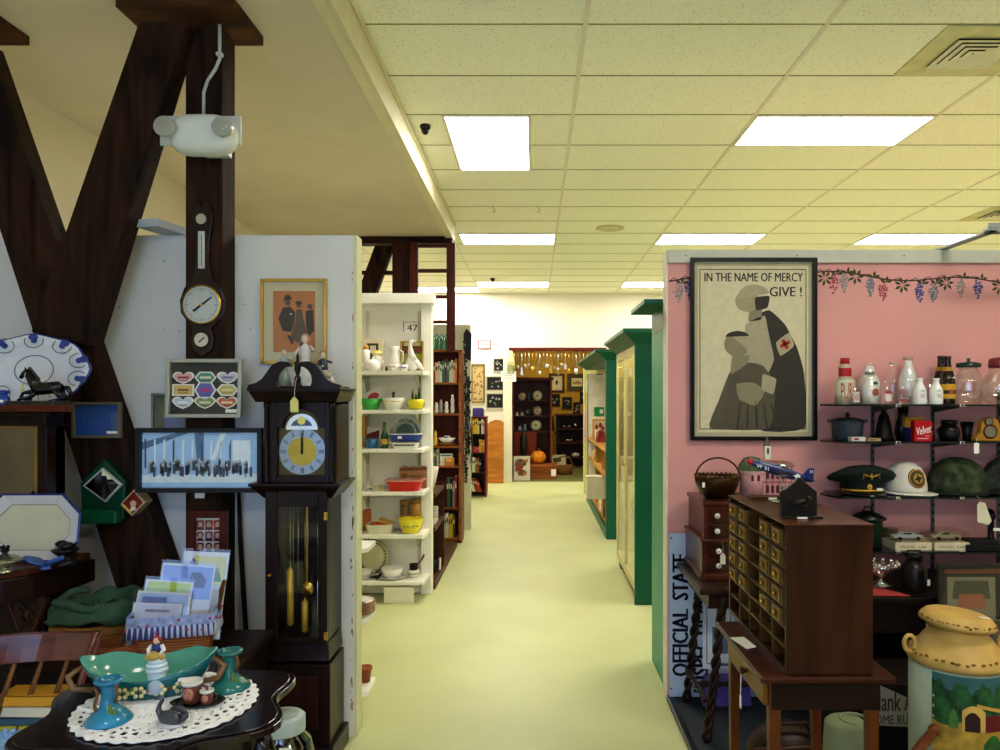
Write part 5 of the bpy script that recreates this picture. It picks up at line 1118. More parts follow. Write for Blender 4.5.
# --- fourth shelf
z = SZ[3] + .001; r_ = random.Random(8)
for i, (px, dY, s, lab) in enumerate(((368, 0, 5, 'leftmost white crumpled shell ornament on the fourth white shelf'), (375, -.05, 4.2, 'middle cream shell ornament on the fourth white shelf'), (381, -.02, 4.6, 'right cream shell ornament touching the red casserole'), (371, .09, 6, 'tall white shell cluster behind the other shell ornaments'))):
    m = MB(M(['#e6e2d8', '#d9cfa8', '#d8caa0', '#dedad0'][i], .6, var=.15, scale=40)); u = 5.8 / FL
    for k in range(9): m.ball((r_.uniform(-.6, .6) * s * u, r_.uniform(-.5, .5) * s * u, (r_.uniform(.3, 1.1) * s + (4 if i == 3 else 0) * (k % 2)) * u), s * .38 * u, s * .3 * u, s * .3 * u, n=7)
    m.lathe([(0, 0), (s * .7 * u, 0), (s * .5 * u, s * .6 * u), (0, s * .7 * u)], n=10)
    solo(m, 'shell_ornament', lab, 'ornament', (wx(px, 5.8 + dY), 5.8 + dY, z), group='shell ornaments')
m = MB(M('#a47a4c', .8, var=.12, scale=20)); u = 5.88 / FL; V0 = [(-14, 0), (13, 0), (13, 21)] + [(13 - k * 27 / 9, 21.5 + (.8 if k % 3 else -.4)) for k in range(1, 9)] + [(-14, 20)]
m.prism([(a * u, b * u) for a, b in V0], 0, .05); m.use(M('#6a4a2c', .7)).prism([(a * u, (b if b < 10 else b - 1.5) * u) for a, b in ((-14, 19), (13, 20), (13, 23.0), (-14, 22))], -.001, .052) ; m.use(M('#7a5432', .7)).box(-11 * u, -6 * u, -.0015, 0, 8 * u, 15 * u); m.box(-4 * u, 10 * u, -.0015, 0, 12 * u, 13 * u); m.box(-4 * u, 8 * u, -.0015, 0, 9 * u, 10 * u)
solo(m, 'cardboard_carton', 'brown printed cardboard carton behind the red casserole', 'box', (wx(413, 5.88), 5.89, z))
m = MB(PORCELAIN); u = 5.76 / FL; boat(m, 18 * u, .11, 10 * u, 0, M('#d41a10', .2, coat=.4)); m.use(M('#d98a80', .2, coat=.3)); pr = rr(19.5 * u, .118, .06, 6); m.prism(pr, 9.8 * u, 11 * u, 'xy'); m.use(glassy('#f0d8d0', .15)); m.lathe([(16 * u, 11 * u), (12 * u, 12.5 * u), (0, 13 * u)], n=24, sy=.7, cap=False)
solo(m, 'red_casserole', 'bright red oval casserole with a pinkish glass lid on the fourth white shelf', 'casserole', (wx(405, 5.78), 5.80, z))
# --- fifth shelf
z = SZ[4] + .001
m = MB(PORCELAIN); boat(m, 14 * u, .09, 9 * u, 0, M('#dcd5bc', .25, coat=.3)); m.use(M('#c4552a', .5, var=.3, scale=40)).ball((-2 * u, 0, 8.5 * u), 9 * u, .06, 2.5 * u, n=12); m.use(M('#c99a4a', .4)).hexa([(-1 * u, -.05, 12 * u), (12 * u, -.05, 7 * u), (13 * u, .03, 8 * u), (0, .03, 13 * u)], [(-1 * u, -.05, 14 * u), (12 * u, -.05, 9 * u), (13 * u, .03, 10 * u), (0, .03, 15 * u)])
solo(m, 'cream_casserole', 'cream oval dish holding an orange and tan lid on the fifth white shelf', 'casserole', (wx(380, 5.77), 5.79, z))
item('yellow_bowl', 'bright yellow mixing bowl with grey sprigs on the fifth white shelf', 'bowl', 411, 5.78, z, bowlp(13, 14.5), M('#e6d42a', .2, coat=.4), n=30, extra=lambda m, u: [m.use(M('#8a8a4a', .4)).ball((11 * u * math.cos(a), 11 * u * math.sin(a), 7.5 * u), 1.4 * u, 1.4 * u, .6 * u, n=6) for a in (-2.1, -1.7, -1.2, -.8)])
for px, c, lab, h in ((405, '#6a4a24', 'brown lidded canister behind the yellow bowl, the left of two', 20), (416, '#b0781e', 'amber lidded canister behind the yellow bowl, the right of two', 21.5)):
    item('canister', lab, 'canister', px, 5.91, z + .0, [(4.8, 0), (4.9, 14), (4.9, h + 8), (0, h + 8)], M(c, .3, var=.25, scale=20, coat=.3), n=20, group='canisters behind the yellow bowl', extra=lambda m, u: (m.use(M('#b5622a', .4)).lathe([(5 * u, 9 * u), (5 * u, 15 * u)], n=20, cap=False), m.use(M('#8a6a2c', .35)).lathe([(5.2 * u, (h + 5) * u), (5.2 * u, (h + 9) * u), (0, (h + 9.5) * u)], n=20)))
item('terracotta_jar', 'small orange jar in the left corner of the fifth white shelf', 'jar', 367, 5.9, z, [(4, 0), (4.5, 12), (4, 14), (4.6, 15), (4.4, 20), (0, 21)], M('#b5622c', .4), n=16)
# --- lowest shelf
z = SZ[5] + .001
m = MB(M('#d0cc9c', .25, coat=.3)); u = 5.9 / FL; m.lathe([(0, 0), (11 * u, 0), (16.5 * u, -.018), (17 * u, -.015), (11 * u, .006), (0, .006)], (0, 0, 17.5 * u), 40, .9, 1, axis='y')
m.use(M('#6a6a3a', .5))
for k in range(30): a = 2 * PI * k / 30; m.ball((14.2 * u * .9 * math.cos(a), -.016, 17.5 * u + 14.2 * u * math.sin(a)), .008, .003, .008, n=6)
solo(m, 'serving_platter', 'large cream platter with a beaded rim standing on the lowest white shelf', 'platter', (wx(373, 5.9), 5.89, z), rot=(-.08, 0, 0))
def cupsaucer(px, Y, z, r, label, big=False):
    c = thing('cup_and_saucer', label, 'cup', (wx(px, Y), Y, z), group='cups on the lowest white shelf'); u = Y / FL
    m = MB(PORCELAIN); m.lathe([(0, 0), (r * .5 * u, 0), (r * u, 2.4 * u), (r * u, 2.9 * u), (r * .5 * u, 1 * u), (0, 1 * u)], n=28); m.use(M('#8f8a5a', .4)).lathe([(r * .86 * u, 2.35 * u), (r * .92 * u, 2.75 * u)], n=28, cap=False); m.build('saucer', c)
    m = MB(PORCELAIN); q_ = r * .78; m.lathe([(0, 1 * u), (q_ * .5 * u, 1 * u), (q_ * .85 * u, 4 * u), (q_ * u, (10.5 if big else 8.5) * u), (q_ * .94 * u, (10.5 if big else 8.5) * u), (q_ * .75 * u, 4 * u), (0, 2 * u)], n=26); m.tube([(q_ * .95 * u, 0, 8 * u), (q_ * 1.3 * u, 0, 7 * u), (q_ * 1.25 * u, 0, 4 * u), (q_ * .85 * u, 0, 3.5 * u)], .5 * u, 6); m.build('cup', c)
cupsaucer(392, 5.78, z, 14, 'large white cup on a saucer in the middle of the lowest white shelf', True)
cupsaucer(365, 5.78, z, 9, 'smaller white cup on a saucer at the left of the lowest white shelf')
m = MB(BLACK); u = 5.74 / FL; m.ball((0, 0, 3 * u), 4 * u, 2 * u, 2 * u, n=10); m.tube([(2.6 * u, 0, 4 * u), (4 * u, 0, 6 * u), (5 * u, 0, 7.2 * u)], [1.6 * u, 1.3 * u, 1.2 * u], 8); m.tube([(-3 * u, 0, 3 * u), (-7 * u, 0, 2.6 * u)], [1.4 * u, .4 * u], 8); m.tube([(5 * u, 0, 7.4 * u), (6.8 * u, 0, 7 * u)], [.6 * u, .1 * u], 6); m.tube([(0, .01, 0), (0, .01, 2 * u)], .4 * u, 5); m.tube([(0, -.01, 0), (0, -.01, 2 * u)], .4 * u, 5)
solo(m, 'blackbird_ornament', 'small black bird ornament between the two white cups', 'ornament', (wx(376.5, 5.72), 5.72, z))
t = thing('butter_warmer', 'small black pot with a slanting wooden handle on the lowest white shelf', 'pot', (wx(413.5, 5.82), 5.83, z)); u = 5.82 / FL
m = MB(BLACK); m.lathe([(0, 7 * u), (4 * u, 7 * u), (4.5 * u, 12.5 * u), (4.9 * u, 12.8 * u), (4 * u, 12.8 * u), (3.6 * u, 8 * u), (0, 8 * u)], n=18); m.build('pot', t); m = MB(wood('#7a4a22', 'z')); m.tube([(4 * u, 0, 12 * u), (8 * u, 0, 17 * u), (10.5 * u, 0, 22 * u)], [.7 * u, .9 * u, 1.1 * u], 8); m.build('handle', t); m = MB(M('#e4dec6', .3, coat=.3)); m.lathe([(0, 0), (5.4 * u, 0), (6 * u, 3 * u), (6 * u, 7 * u), (0, 7 * u)], n=18); m.use(M('#8a8668', .5)).lathe([(6.05 * u, 3.4 * u), (6.05 * u, 4.4 * u)], n=18, cap=False); m.build('warmer_base', t)
# --- low shelf boards fixed behind the partition, with plates and a pot
t = thing('back_shelf', 'small white shelf boards on the back of the white partition', 'shelf', (-1.2, 3.7, 0))
for z_ in (.15, .50, .84): m = MB(wsm); m.prism([(-.5, -.12), (.37, -.12), (.40, -.08), (.40, .10), (-.5, .10)], z_ - .022, z_, 'xy'); m.build('shelf_board', t, bevel=.002)
m = MB(wsm); m.box(-.52, -.5, -.125, .12, 0, .9); m.box(.30, .315, -.125, -.10, 0, .478); m.build('support', t)
bx = -.872
for k in range(6):
    m = MB(M('#e0d8bc' if k < 5 else '#ece8da', .25, coat=.3)); m.lathe([(0, 0), (.05, 0), (.085, .012), (.087, .014), (.05, .005), (0, .005)], n=28); m.use(M('#a05a20', .4)).lathe([(.0865, .0105), (.0885, .0145), (.084, .0142)], n=28, cap=False)
    if k == 5: m.use(M('#26301c', .4)).ball((.02, -.02, .006), .03, .016, .002, n=10); m.ball((-.03, .02, .006), .018, .012, .002, n=8)
    solo(m, 'plate', 'topmost plate of the brown-edged stack behind the partition end' if k == 5 else 'brown-edged plate in the stack behind the partition end, %s from the bottom' % ORD[k], 'plate', (bx, 3.70, .5005 + k * .0105), group='stacked brown-edged plates')
m = MB(M('#9c5228', .6, var=.1)); m.lathe([(0, 0), (.022, 0), (.030, .06), (.034, .06), (.034, .075), (.028, .075), (.02, .01), (0, .01)], n=18)
solo(m, 'clay_pot', 'small clay flowerpot on the lowest board behind the partition', 'pot', (-.838, 3.74, .1505))
m = MB(M('#ddd49a', .3, coat=.3)); m.lathe([(0, 0), (.05, 0), (.062, .04), (.05, .1), (.03, .14), (.038, .16), (.03, .16), (0, .1)], n=20)
solo(m, 'cream_jug', 'rounded cream jug beside the clay flowerpot on the lowest board', 'jug', (-.92, 3.66, .1505))

# ================================================================ brown bookcase, low side shelf and far partition
BYC = 8.0; u = BYC / FL
t = thing('bookcase', 'tall red-brown bookcase with books and bottles on top, beyond the white shelves', 'bookcase', (-1.15, 8.15, 0))
ox, oy = -1.15, 8.15; bwm = wood('#94501e', 'x', .4, .2); bwd = wood('#5a1c12', 'z', .4, .2); bx0, bx1 = -1.30, wx(461.5, BYC)
BT = wz(352, BYC)
for (x0_, x1_, mt) in ((bx0, bx0 + .025, bwd), (bx1 - .028, bx1, bwd)): m = MB(mt); m.box(x0_ - ox, x1_ - ox, BYC - oy, .13, .03, BT); m.use(bwm).box(x0_ - ox, x1_ - ox, BYC - oy - .012, BYC - oy, .03, BT); m.build('side_panel', t)
MB(bwd).box(bx0 - ox, bx1 - ox, .13, .145, .03, BT).build('back_panel', t)
BZ = [wz(p, BYC) for p in (382.5, 413.5, 446, 466, 507.5, 538)]
m = MB(bwm); m.box(bx0 - .01 - ox, bx1 + .01 - ox, BYC - oy - .02, .15, BT, BT + .022); m.build('top', t, bevel=.002)
for z_ in BZ: MB(bwm).box(bx0 + .025 - ox, bx1 - .028 - ox, BYC - oy, .13, z_ - .02, z_).build('shelf_board', t, bevel=.002)
MB(bwd).box(bx0 - ox, bx1 - ox, BYC - oy + .02, .13, 0, .03).build('plinth', t)
BT += .0225
def jar(px, Y, z, r, h, label, mat, grp):
    item('canning_jar', label, 'jar', px, Y, z, [(r * .9, .3), (r, 1.5), (r, h * .72), (r * .72, h * .84), (r * .72, h)], mat, n=14, group=grp, extra=lambda m, u: m.use(M('#7f9a8c', .35, .4)).lathe([(r * .78 * u, h * .9 * u), (r * .78 * u, h * 1.05 * u), (0, h * 1.06 * u)], n=14))
for i, px in enumerate((434.5, 439.5, 444.5, 449.5, 454.5)): jar(px, 8.03, BT, 2.3, 14, '%s green glass canning jar from the left on top of the brown bookcase' % ORD[i], GREENGLASS if i < 4 else CLEAR, 'canning jars on the bookcase')
for i, px in enumerate((437, 442, 447, 452)): jar(px, 8.16, BT, 2.3, 16, '%s of the taller green jars behind the front row on the brown bookcase' % ORD[i], GREENGLASS, 'canning jars on the bookcase')
def books(x0, x1, Y, z, hs, cols, place, group, d=.13, lean=0., face=None):
    n = len(cols); x = x0; r_ = random.Random(int(x0 * 100) + n)
    ws_ = [r_.uniform(.8, 1.2) for _ in cols]; k = (x1 - x0) / sum(ws_)
    names = {'e': 'cream', 'r': 'red', 'g': 'green', 'b': 'blue', 'k': 'black', 'y': 'yellow', 'w': 'white', 'n': 'brown', 'o': 'orange', 't': 'teal', 'a': 'grey', 'p': 'pink', 'v': 'purple'}
    hexs = {'e': '#d8cda0', 'r': '#a8231c', 'g': '#3f6a3a', 'b': '#2a4a7c', 'k': '#1b1816', 'y': '#d6b92a', 'w': '#e6e2d2', 'n': '#5a3a22', 'o': '#c9762a', 't': '#2f6a6a', 'a': '#77756c', 'p': '#cfa09a', 'v': '#5a3a7c'}
    for i, c in enumerate(cols):
        w_ = ws_[i] * k * .92; h = r_.uniform(*hs)
        m = MB(M(hexs[c], .5, var=.1)); m.box(-w_ / 2, w_ / 2, 0, .002, 0, h); m.box(-w_ / 2, -w_ / 2 + .002, 0, d, 0, h); m.box(w_ / 2 - .002, w_ / 2, 0, d, 0, h)
        m.use(PAPER).box(-w_ / 2 + .002, w_ / 2 - .002, .002, d - .004, .003, h - .004)
        m.use(M(hexs['k' if c in 'ewyp' else 'e'], .5)).box(-w_ * .3, w_ * .3, -.0006, 0, h * .62, h * .8)
        solo(m, 'book', '%s book, %s from the left %s' % (names[c], ORD[i], place), 'book', (x + ws_[i] * k / 2, Y, z + .0005 + abs(math.sin(lean)) * w_ / 2), group=group, rot=(0, lean, 0))
        x += ws_[i] * k
bkx0, bkx1 = wx(433, BYC), wx(457, BYC)
books(bkx0, bkx1, BYC + .01, BZ[0], (.19, .26), 'reewtnteepok'[:11], 'on the top shelf of the brown bookcase', 'books on the top shelf of the brown bookcase')
books(wx(446, 8), wx(456.5, 8), BYC + .02, BZ[4], (.26, .33), 'ngkar', 'above the yellow books in the brown bookcase', 'dark books low in the brown bookcase')
books(wx(442.5, 8), wx(455, 8), BYC + .01, BZ[5], (.22, .27), 'eewyyn', 'on the lowest shelf of the brown bookcase', 'yellow and cream books at the bottom of the brown bookcase', d=.12)
books(wx(433, 8), wx(438, 8), BYC + .02, BZ[3], (.15, .19), 'ate', 'beside the white box in the brown bookcase', 'small books beside the white box')
for i, (px, h, c, lab) in enumerate(((436.5, 11, '#d8d4c8', 'leftmost white glass animal on the second shelf of the brown bookcase'), (441, 14, '#8f8a80', 'grey glass ornament, second from the left on the second bookcase shelf'), (446.5, 12, '#e6e2da', 'white glass ornament in the middle of the second bookcase shelf'), (452.5, 19, '#dcd0c4', 'tall pale figure at the right of the second bookcase shelf'))):
    item('glass_ornament', lab, 'ornament', px, 8.05, BZ[1], [(1.6, 0), (2.3, 2), (1.6, h * .5), (2, h * .7), (1.2, h * .85), (1.4, h * .95), (0, h)], M(c, .15, var=.15, scale=30, coat=.4), n=12, group='ornaments on the second bookcase shelf', extra=lambda m, u: m.ball((.9 * u, -1.2 * u, h * .75 * u), .8 * u, n=6))
item('yellow_bird', 'slim yellow bird figure on the third shelf of the brown bookcase', 'figurine', 435.5, 8.05, BZ[2], [(1.2, 0), (2, 1.5), (2.1, 6), (1.2, 9), (1.4, 12), (.4, 15), (0, 15.5)], M('#d8b23a', .35), n=12)
item('shallow_basket', 'shallow brown basket under the white bowl in the brown bookcase', 'basket', 446.5, 8.07, BZ[2], [(0, 0), (6, 0), (9.5, 3), (9, 3), (0, 1.5)], wk, n=20, sy=.65)
item('white_bowl', 'wide white bowl nested in the shallow basket in the brown bookcase', 'bowl', 447, 8.07, BZ[2] + ws(2.9, 8), [(0, 0), (5, 0), (9, 5), (8.4, 5), (0, 1)], PORCELAIN, n=20, sy=.62)
m = MB(M('#ddd9d2', .5)); m.box(-.03, .03, -.025, .025, 0, .05); m.use(M('#3a3f8c', .5)).box(-.03, .006, -.0258, -.025, .018, .042); solo(m, 'small_box', 'tiny white and blue box in the white bowl in the brown bookcase', 'box', (wx(447, 8.05), 8.07, BZ[2] + .055))
m = MB(M('#e2ddd0', .5)); m.box(-.068, .068, 0, .03, 0, .125); m.use(M('#4a6a5a', .5)).box(-.062, .062, -.001, 0, .10, .115); solo(m, 'white_box', 'white box standing on the fourth shelf of the brown bookcase', 'box', (wx(446, 8.05), 8.06, BZ[3]))
m = MB(M('#c9782a', .4)); m.box(-.05, .05, 0, .02, 0, .085); m.use(M('#e2b04a', .4)).box(-.04, .02, -.001, 0, .045, .075); solo(m, 'orange_tin', 'small orange tin leaning on the white box in the brown bookcase', 'tin', (wx(449.5, 8.02), 8.03, BZ[3]))
# low dark shelf facing the aisle
t = thing('low_shelf', 'low dark brown shelf facing the aisle between white shelves and bookcase', 'shelf', (-.95, 6.5, 0))
lsm = wood('#4a2a18', 'y', .5)
for z_ in (.50, .775): m = MB(lsm); m.box(-.16, .15, -.40, .22, z_ - .028, z_); m.build('shelf_board', t, bevel=.002)
m = MB(lsm); m.box(-.16, .15, -.40, 1.36, 0, .06); m.build('base_board', t, bevel=.003)
m = MB(lsm); m.box(-.16, -.145, -.40, 1.36, .06, .80); m.build('back_panel', t); m = MB(lsm); m.box(-.145, .145, .22, .24, .06, .80); m.build('end_panel', t)
for i, (dy, r, lab) in enumerate(((6.2, .07, 'nearer white fluted vase on the low dark shelf'), (6.42, .075, 'farther white fluted vase on the low dark shelf'))):
    m = MB(M('#e6dfcf', .5, var=.06)); m.lathe([(0, 0), (r * .6, 0), (r * .8, .08), (r, .16), (r * 1.12, .19), (r, .19), (r * .7, .08), (0, .02)], n=22)
    for k in range(22): a = 2 * PI * k / 22; m.tube([(r * .62 * math.cos(a), r * .62 * math.sin(a), .01), (r * .82 * math.cos(a), r * .82 * math.sin(a), .08), (r * 1.1 * math.cos(a), r * 1.1 * math.sin(a), .185)], .004, 4)
    solo(m, 'fluted_vase', lab, 'vase', (-.90, dy, .775))
m = MB(M('#d3ccbc', .7, var=.4, scale=40)); m.box(-.1, .1, -.12, .12, 0, .012); m.box(-.09, .1, -.11, .12, .012, .026); m.box(-.1, .09, -.12, .10, .026, .038); m.box(-.08, .1, .02, .1, .038, .13)
solo(m, 'linen_stack', 'folded speckled linens on the middle board of the low dark shelf', 'linens', (-.92, 6.34, .5005), bevel=.004)
m = MB(M('#14110f', .6, kind='wicker', scale=50, var=.4)); m.lathe([(0, 0), (.08, 0), (.10, .12), (.092, .12), (.07, .02), (0, .015)], n=18)
solo(m, 'black_basket', 'small black basket on the floor board of the low dark shelf', 'basket', (-.905, 6.45, .0605))
m = MB(M('#d9d2c2', .6, var=.2)); m.box(-.02, .02, -.003, .003, 0, .10); solo(m, 'price_card', 'white price card hanging on the small black basket', 'price tag', (-.803, 6.43, .085), rot=(0, 0, 1.4))
item('patterned_jar', 'black and white patterned jar at the near end of the floor board', 'jar', 0, 6.2, .0605, [(0, 0), (5, 0), (7, 5), (6, 12), (3, 15), (3.6, 17), (0, 17)], M('#bdb4a4', .4, var=.5, scale=40), n=18, dx=-.895 - wx(0, 6.2))
# dark beaded garland hanging on the end of the far partition
t = thing('bead_garland', 'dark beaded garland hanging down the end of the far grey partition', 'garland', (-.79, 8.82, 0))
r_ = random.Random(4); bm = M('#1c1612', .3, var=.4); bm2 = M('#6a6250', .3, var=.3)
for s in range(2):
    m = MB(bm); ztop = 2.30 - .5 * s; zb_ = .55 + .35 * s
    pts = [(-.01 + .03 * s + .012 * math.sin(k * .9 + s), .0, ztop - (ztop - zb_) * k / 30) for k in range(31)]
    m.tube(pts, .007, 6); m.build('cord', t)
    m = MB(bm)
    for k in range(46):
        f = (k + .5) / 46; z_ = ztop - (ztop - zb_) * f; m.use(bm if r_.random() < .7 else bm2).ball((-.01 + .03 * s + r_.uniform(-.018, .018), r_.uniform(-.02, 0), z_), r_.uniform(.012, .022), r_.uniform(.01, .016), r_.uniform(.012, .024), n=7)
    o = m.build('bead_strand', t); o['kind'] = 'stuff'
m = MB(BLACK); m.prism([(-.03, 2.02), (.05, 1.98), (.06, 2.3), (.0, 2.36), (-.035, 2.3)], -.02, .01); m.build('black_bow', t)
m = MB(bm); m.tube([(.035, -.01, 1.3), (.06, -.012, 1.1), (.07, -.012, .95), (.045, -.012, .78)], [.01, .02, .022, .008], 8, flat=.5); m.build('tassel', t)

# ================================================================ far end of the aisle
BK = BACK
FY = 11.7; u = FY / FL
t = thing('far_bookcase', 'narrow dark bookcase of red books near the back wall', 'bookcase', (-.98, 11.9, 0))
dwm = wood('#2a100c', 'z', .4); fx0, fx1 = -1.25, wx(486.5, FY); fz = wz(418, FY)
for a in (fx0, fx1 - .03): MB(wood('#6a1f16', 'z')).box(a + .98, a + .03 + .98, -.2, .1, 0, fz).build('side_panel', t)
MB(dwm).box(fx0 + .98, fx1 + .98, .1, .115, 0, fz).build('back_panel', t); MB(wood('#6a1f16', 'x')).box(fx0 + .97, fx1 + .99, -.21, .12, fz, fz + .02).build('top', t)
FZ = [wz(p, FY) for p in (434, 452.5, 472.5, 492)]
for z_ in FZ: MB(dwm).box(fx0 + 1.01, fx1 + .95, -.19, .1, z_ - .02, z_).build('shelf_board', t)
books(wx(472, FY), wx(484.5, FY), 11.72, FZ[0], (.2, .26), 'oyyekwp', 'on the top shelf of the narrow far bookcase', 'books on the top shelf of the far bookcase')
books(wx(479, FY), wx(484.5, FY), 11.72, FZ[1], (.14, .2), 'yoo', 'at the right of the second far bookcase shelf', 'yellow books in the far bookcase')
for k, lab in enumerate(('lower red book lying flat in the narrow far bookcase', 'upper red book lying flat in the narrow far bookcase')):
    m = MB(M('#b0201c', .5)); m.box(-.05, .05, 0, .15, 0, .04); m.use(PAPER).box(-.048, .052, .003, .147, .004, .036); solo(m, 'book', lab, 'book', (wx(474.8, FY), 11.72, FZ[1] + .045 * k), group='red books lying flat in the far bookcase')
books(wx(472, FY), wx(481, FY), 11.72, FZ[2], (.17, .24), 'wegrk', 'on the third shelf of the narrow far bookcase', 'books on the third shelf of the far bookcase')
books(wx(472.5, FY), wx(482, FY), 11.72, FZ[3], (.17, .22), 'wenrr', 'slanting on the lowest shelf of the narrow far bookcase', 'slanting books in the far bookcase', lean=-.35)
m = MB(M('#4a3a8c', .6, var=.4, scale=50)); m.box(-.10, .075, -.06, .08, 0, .12); m.box(-.09, .06, -.05, .07, .12, .135); solo(m, 'purple_box', 'purple patterned box on top of the narrow far bookcase', 'box', (wx(478.5, FY), 11.82, fz + .0205), bevel=.003)
def art_tan(m, a, b):
    bgrect(m, flat('#cdb078'), a, b); r_ = random.Random(1)
    for k in range(24): dsc(m, flat('#8a6a3a'), r_.uniform(-.8, .8) * a, r_.uniform(-.9, .9) * b, .02, 1, n=6)
cx, cz, w_, h_ = pxbox(471, 364, 485, 403, BK); framed('tan_poster', 'tall tan framed print on the back wall left of the doorway', 'picture', cx, cz, w_, h_, BK - .002, .03, M('#7a6a40', .4, .3), art_tan)
cx, cz, w_, h_ = pxbox(478, 340, 491, 349, BK)
m = MB(M('#8a4a52', .6)); m.box(-w_ / 2, w_ / 2, -.012, 0, -h_ / 2, h_ / 2); m.use(PAPER).box(-w_ * .42, w_ * .42, -.0135, -.012, -h_ * .4, h_ * .4); m.use(IRON).text('118', -w_ * .25, -h_ * .22, w_ * .5, h_ * .45, -.0142, bold=.02)
solo(m, 'number_sign', 'small framed number sign high on the back wall', 'sign', (cx, BK - .001, cz))
def art_dark(seed):
    def f(m, a, b):
        bgrect(m, flat('#15140f'), a, b); r_ = random.Random(seed)
        for k in range(9): dsc(m, flat('#8f938a'), r_.uniform(-.6, .6) * a, r_.uniform(-.6, .6) * b, r_.uniform(.05, .2) * b, 1 + k % 3, n=7)
    return f
for i, (bx_, lab) in enumerate((((493, 358, 505, 372), 'topmost dark photograph beside the white doorpost'), ((486, 376, 504, 391), 'middle dark photograph beside the white doorpost'), ((486, 393, 504, 409), 'lowest dark photograph above the orange wood panel'))):
    cx, cz, w_, h_ = pxbox(*bx_, BK); framed('dark_photograph', lab, 'picture', cx, cz, w_, h_, BK - .002, .02, M('#b9b4a2', .5), art_dark(i + 3), glass=False, group='dark photographs by the doorway')
cx, cz, w_, h_ = pxbox(486, 417, 503.5, 481, 13.5)
m = MB(wood('#b5702a', 'x', .4, .16)); P_ = [(-w_ / 2, -h_ / 2), (w_ / 2, -h_ / 2), (w_ / 2, h_ * .45), (w_ * .3, h_ * .485), (0, h_ * .49), (-w_ * .3, h_ * .46), (-w_ / 2, h_ * .40)]
m.prism(P_, -.02, .02); solo(m, 'headboard', 'orange wooden headboard leaning on the back wall beside the doorpost', 'headboard', (cx, 13.55, h_ / 2 + .002), rot=(-.06, 0, 0), bevel=.006)
cx, cz, w_, h_ = pxbox(501, 371, 516, 381.5, 13.6); m = MB(PAPER); m.box(-w_ / 2, w_ / 2, -.003, 0, -h_ / 2, h_ / 2); m.use(M('#55524a', .8))
for k in range(4): m.box(-w_ * .38, w_ * (.36 - .1 * (k % 2)), -.0036, -.003, h_ * (.28 - .18 * k) - .004, h_ * (.28 - .18 * k) + .004)
solo(m, 'paper_notice', 'white paper notice taped on the doorpost', 'notice', (cx, BK - .0615, cz))
# doorway header with hanging utensils
m = MB(wood('#5a1c16', 'x', .5)); m.box(DX0 - .06, DX1, -.06, .02, 0, .06); solo(m, 'hanging_rail', 'dark red rail across the top of the doorway holding utensils', 'rail', (0, BK - .0, wz(351, BK) - .02 + .02), bevel=.004)
RZ = wz(351, BK)
ucol = [SILVER, BRASS, M('#8a7a5a', .35, .8), SILVER, M('#a89a7a', .3, .9)]
for i in range(25):
    x_ = DX0 - .02 + i * .066; L1 = [.30, .36, .33, .40, .28][i % 5]; kind = i % 4
    m = MB(ucol[i % 5]); m.tube([(0, 0, -.0), (0, 0, -L1 * .4), (0, -.006, -L1 * .75)], [.006, .009, .007], 6)
    if kind == 0: m.ball((0, -.01, -L1), .028, .012, .04, n=10)
    elif kind == 1:
        for s in (-.018, -.006, .006, .018): m.tube([(s * .5, 0, -L1 * .74), (s, -.004, -L1 * .85), (s, -.002, -L1 * 1.1)], .004, 5)
    elif kind == 2: m.lathe([(.004, -L1 * .74), (.035, -L1 * .85), (.045, -L1), (.03, -L1 * 1.06), (0, -L1 * 1.08)], n=12, sy=.6)
    else: m.prism([(-.012, -L1 * .74), (.012, -L1 * .74), (.024, -L1 * 1.1), (-.024, -L1 * 1.1)], -.003, .003)
    n_ = ['ladle', 'fork', 'bell', 'spatula'][kind]
    solo(m, 'hanging_utensil', '%s hanging utensil from the left on the doorway rail' % ORD[i], 'utensil', (x_, BK - .035, RZ - .001), group='utensils hanging in the doorway')
m = MB(M('#d2cf98', .8, var=.2)); m.tube([(0, 0, 0), (0, 0, -.1)], .01, 6)
for k in range(9): a = -.10 + .025 * k; m.tube([(a * .3, 0, -.02), (a * .6, -.01, -.2), (a * .7, 0, -.42 + .02 * (k % 3))], [.005, .008, .005], 6)
solo(m, 'tassel_bundle', 'pale yellow hanging tassel bundle at the left end of the doorway rail', 'tassel', (DX0 - .02, BK - .085, RZ - .0))
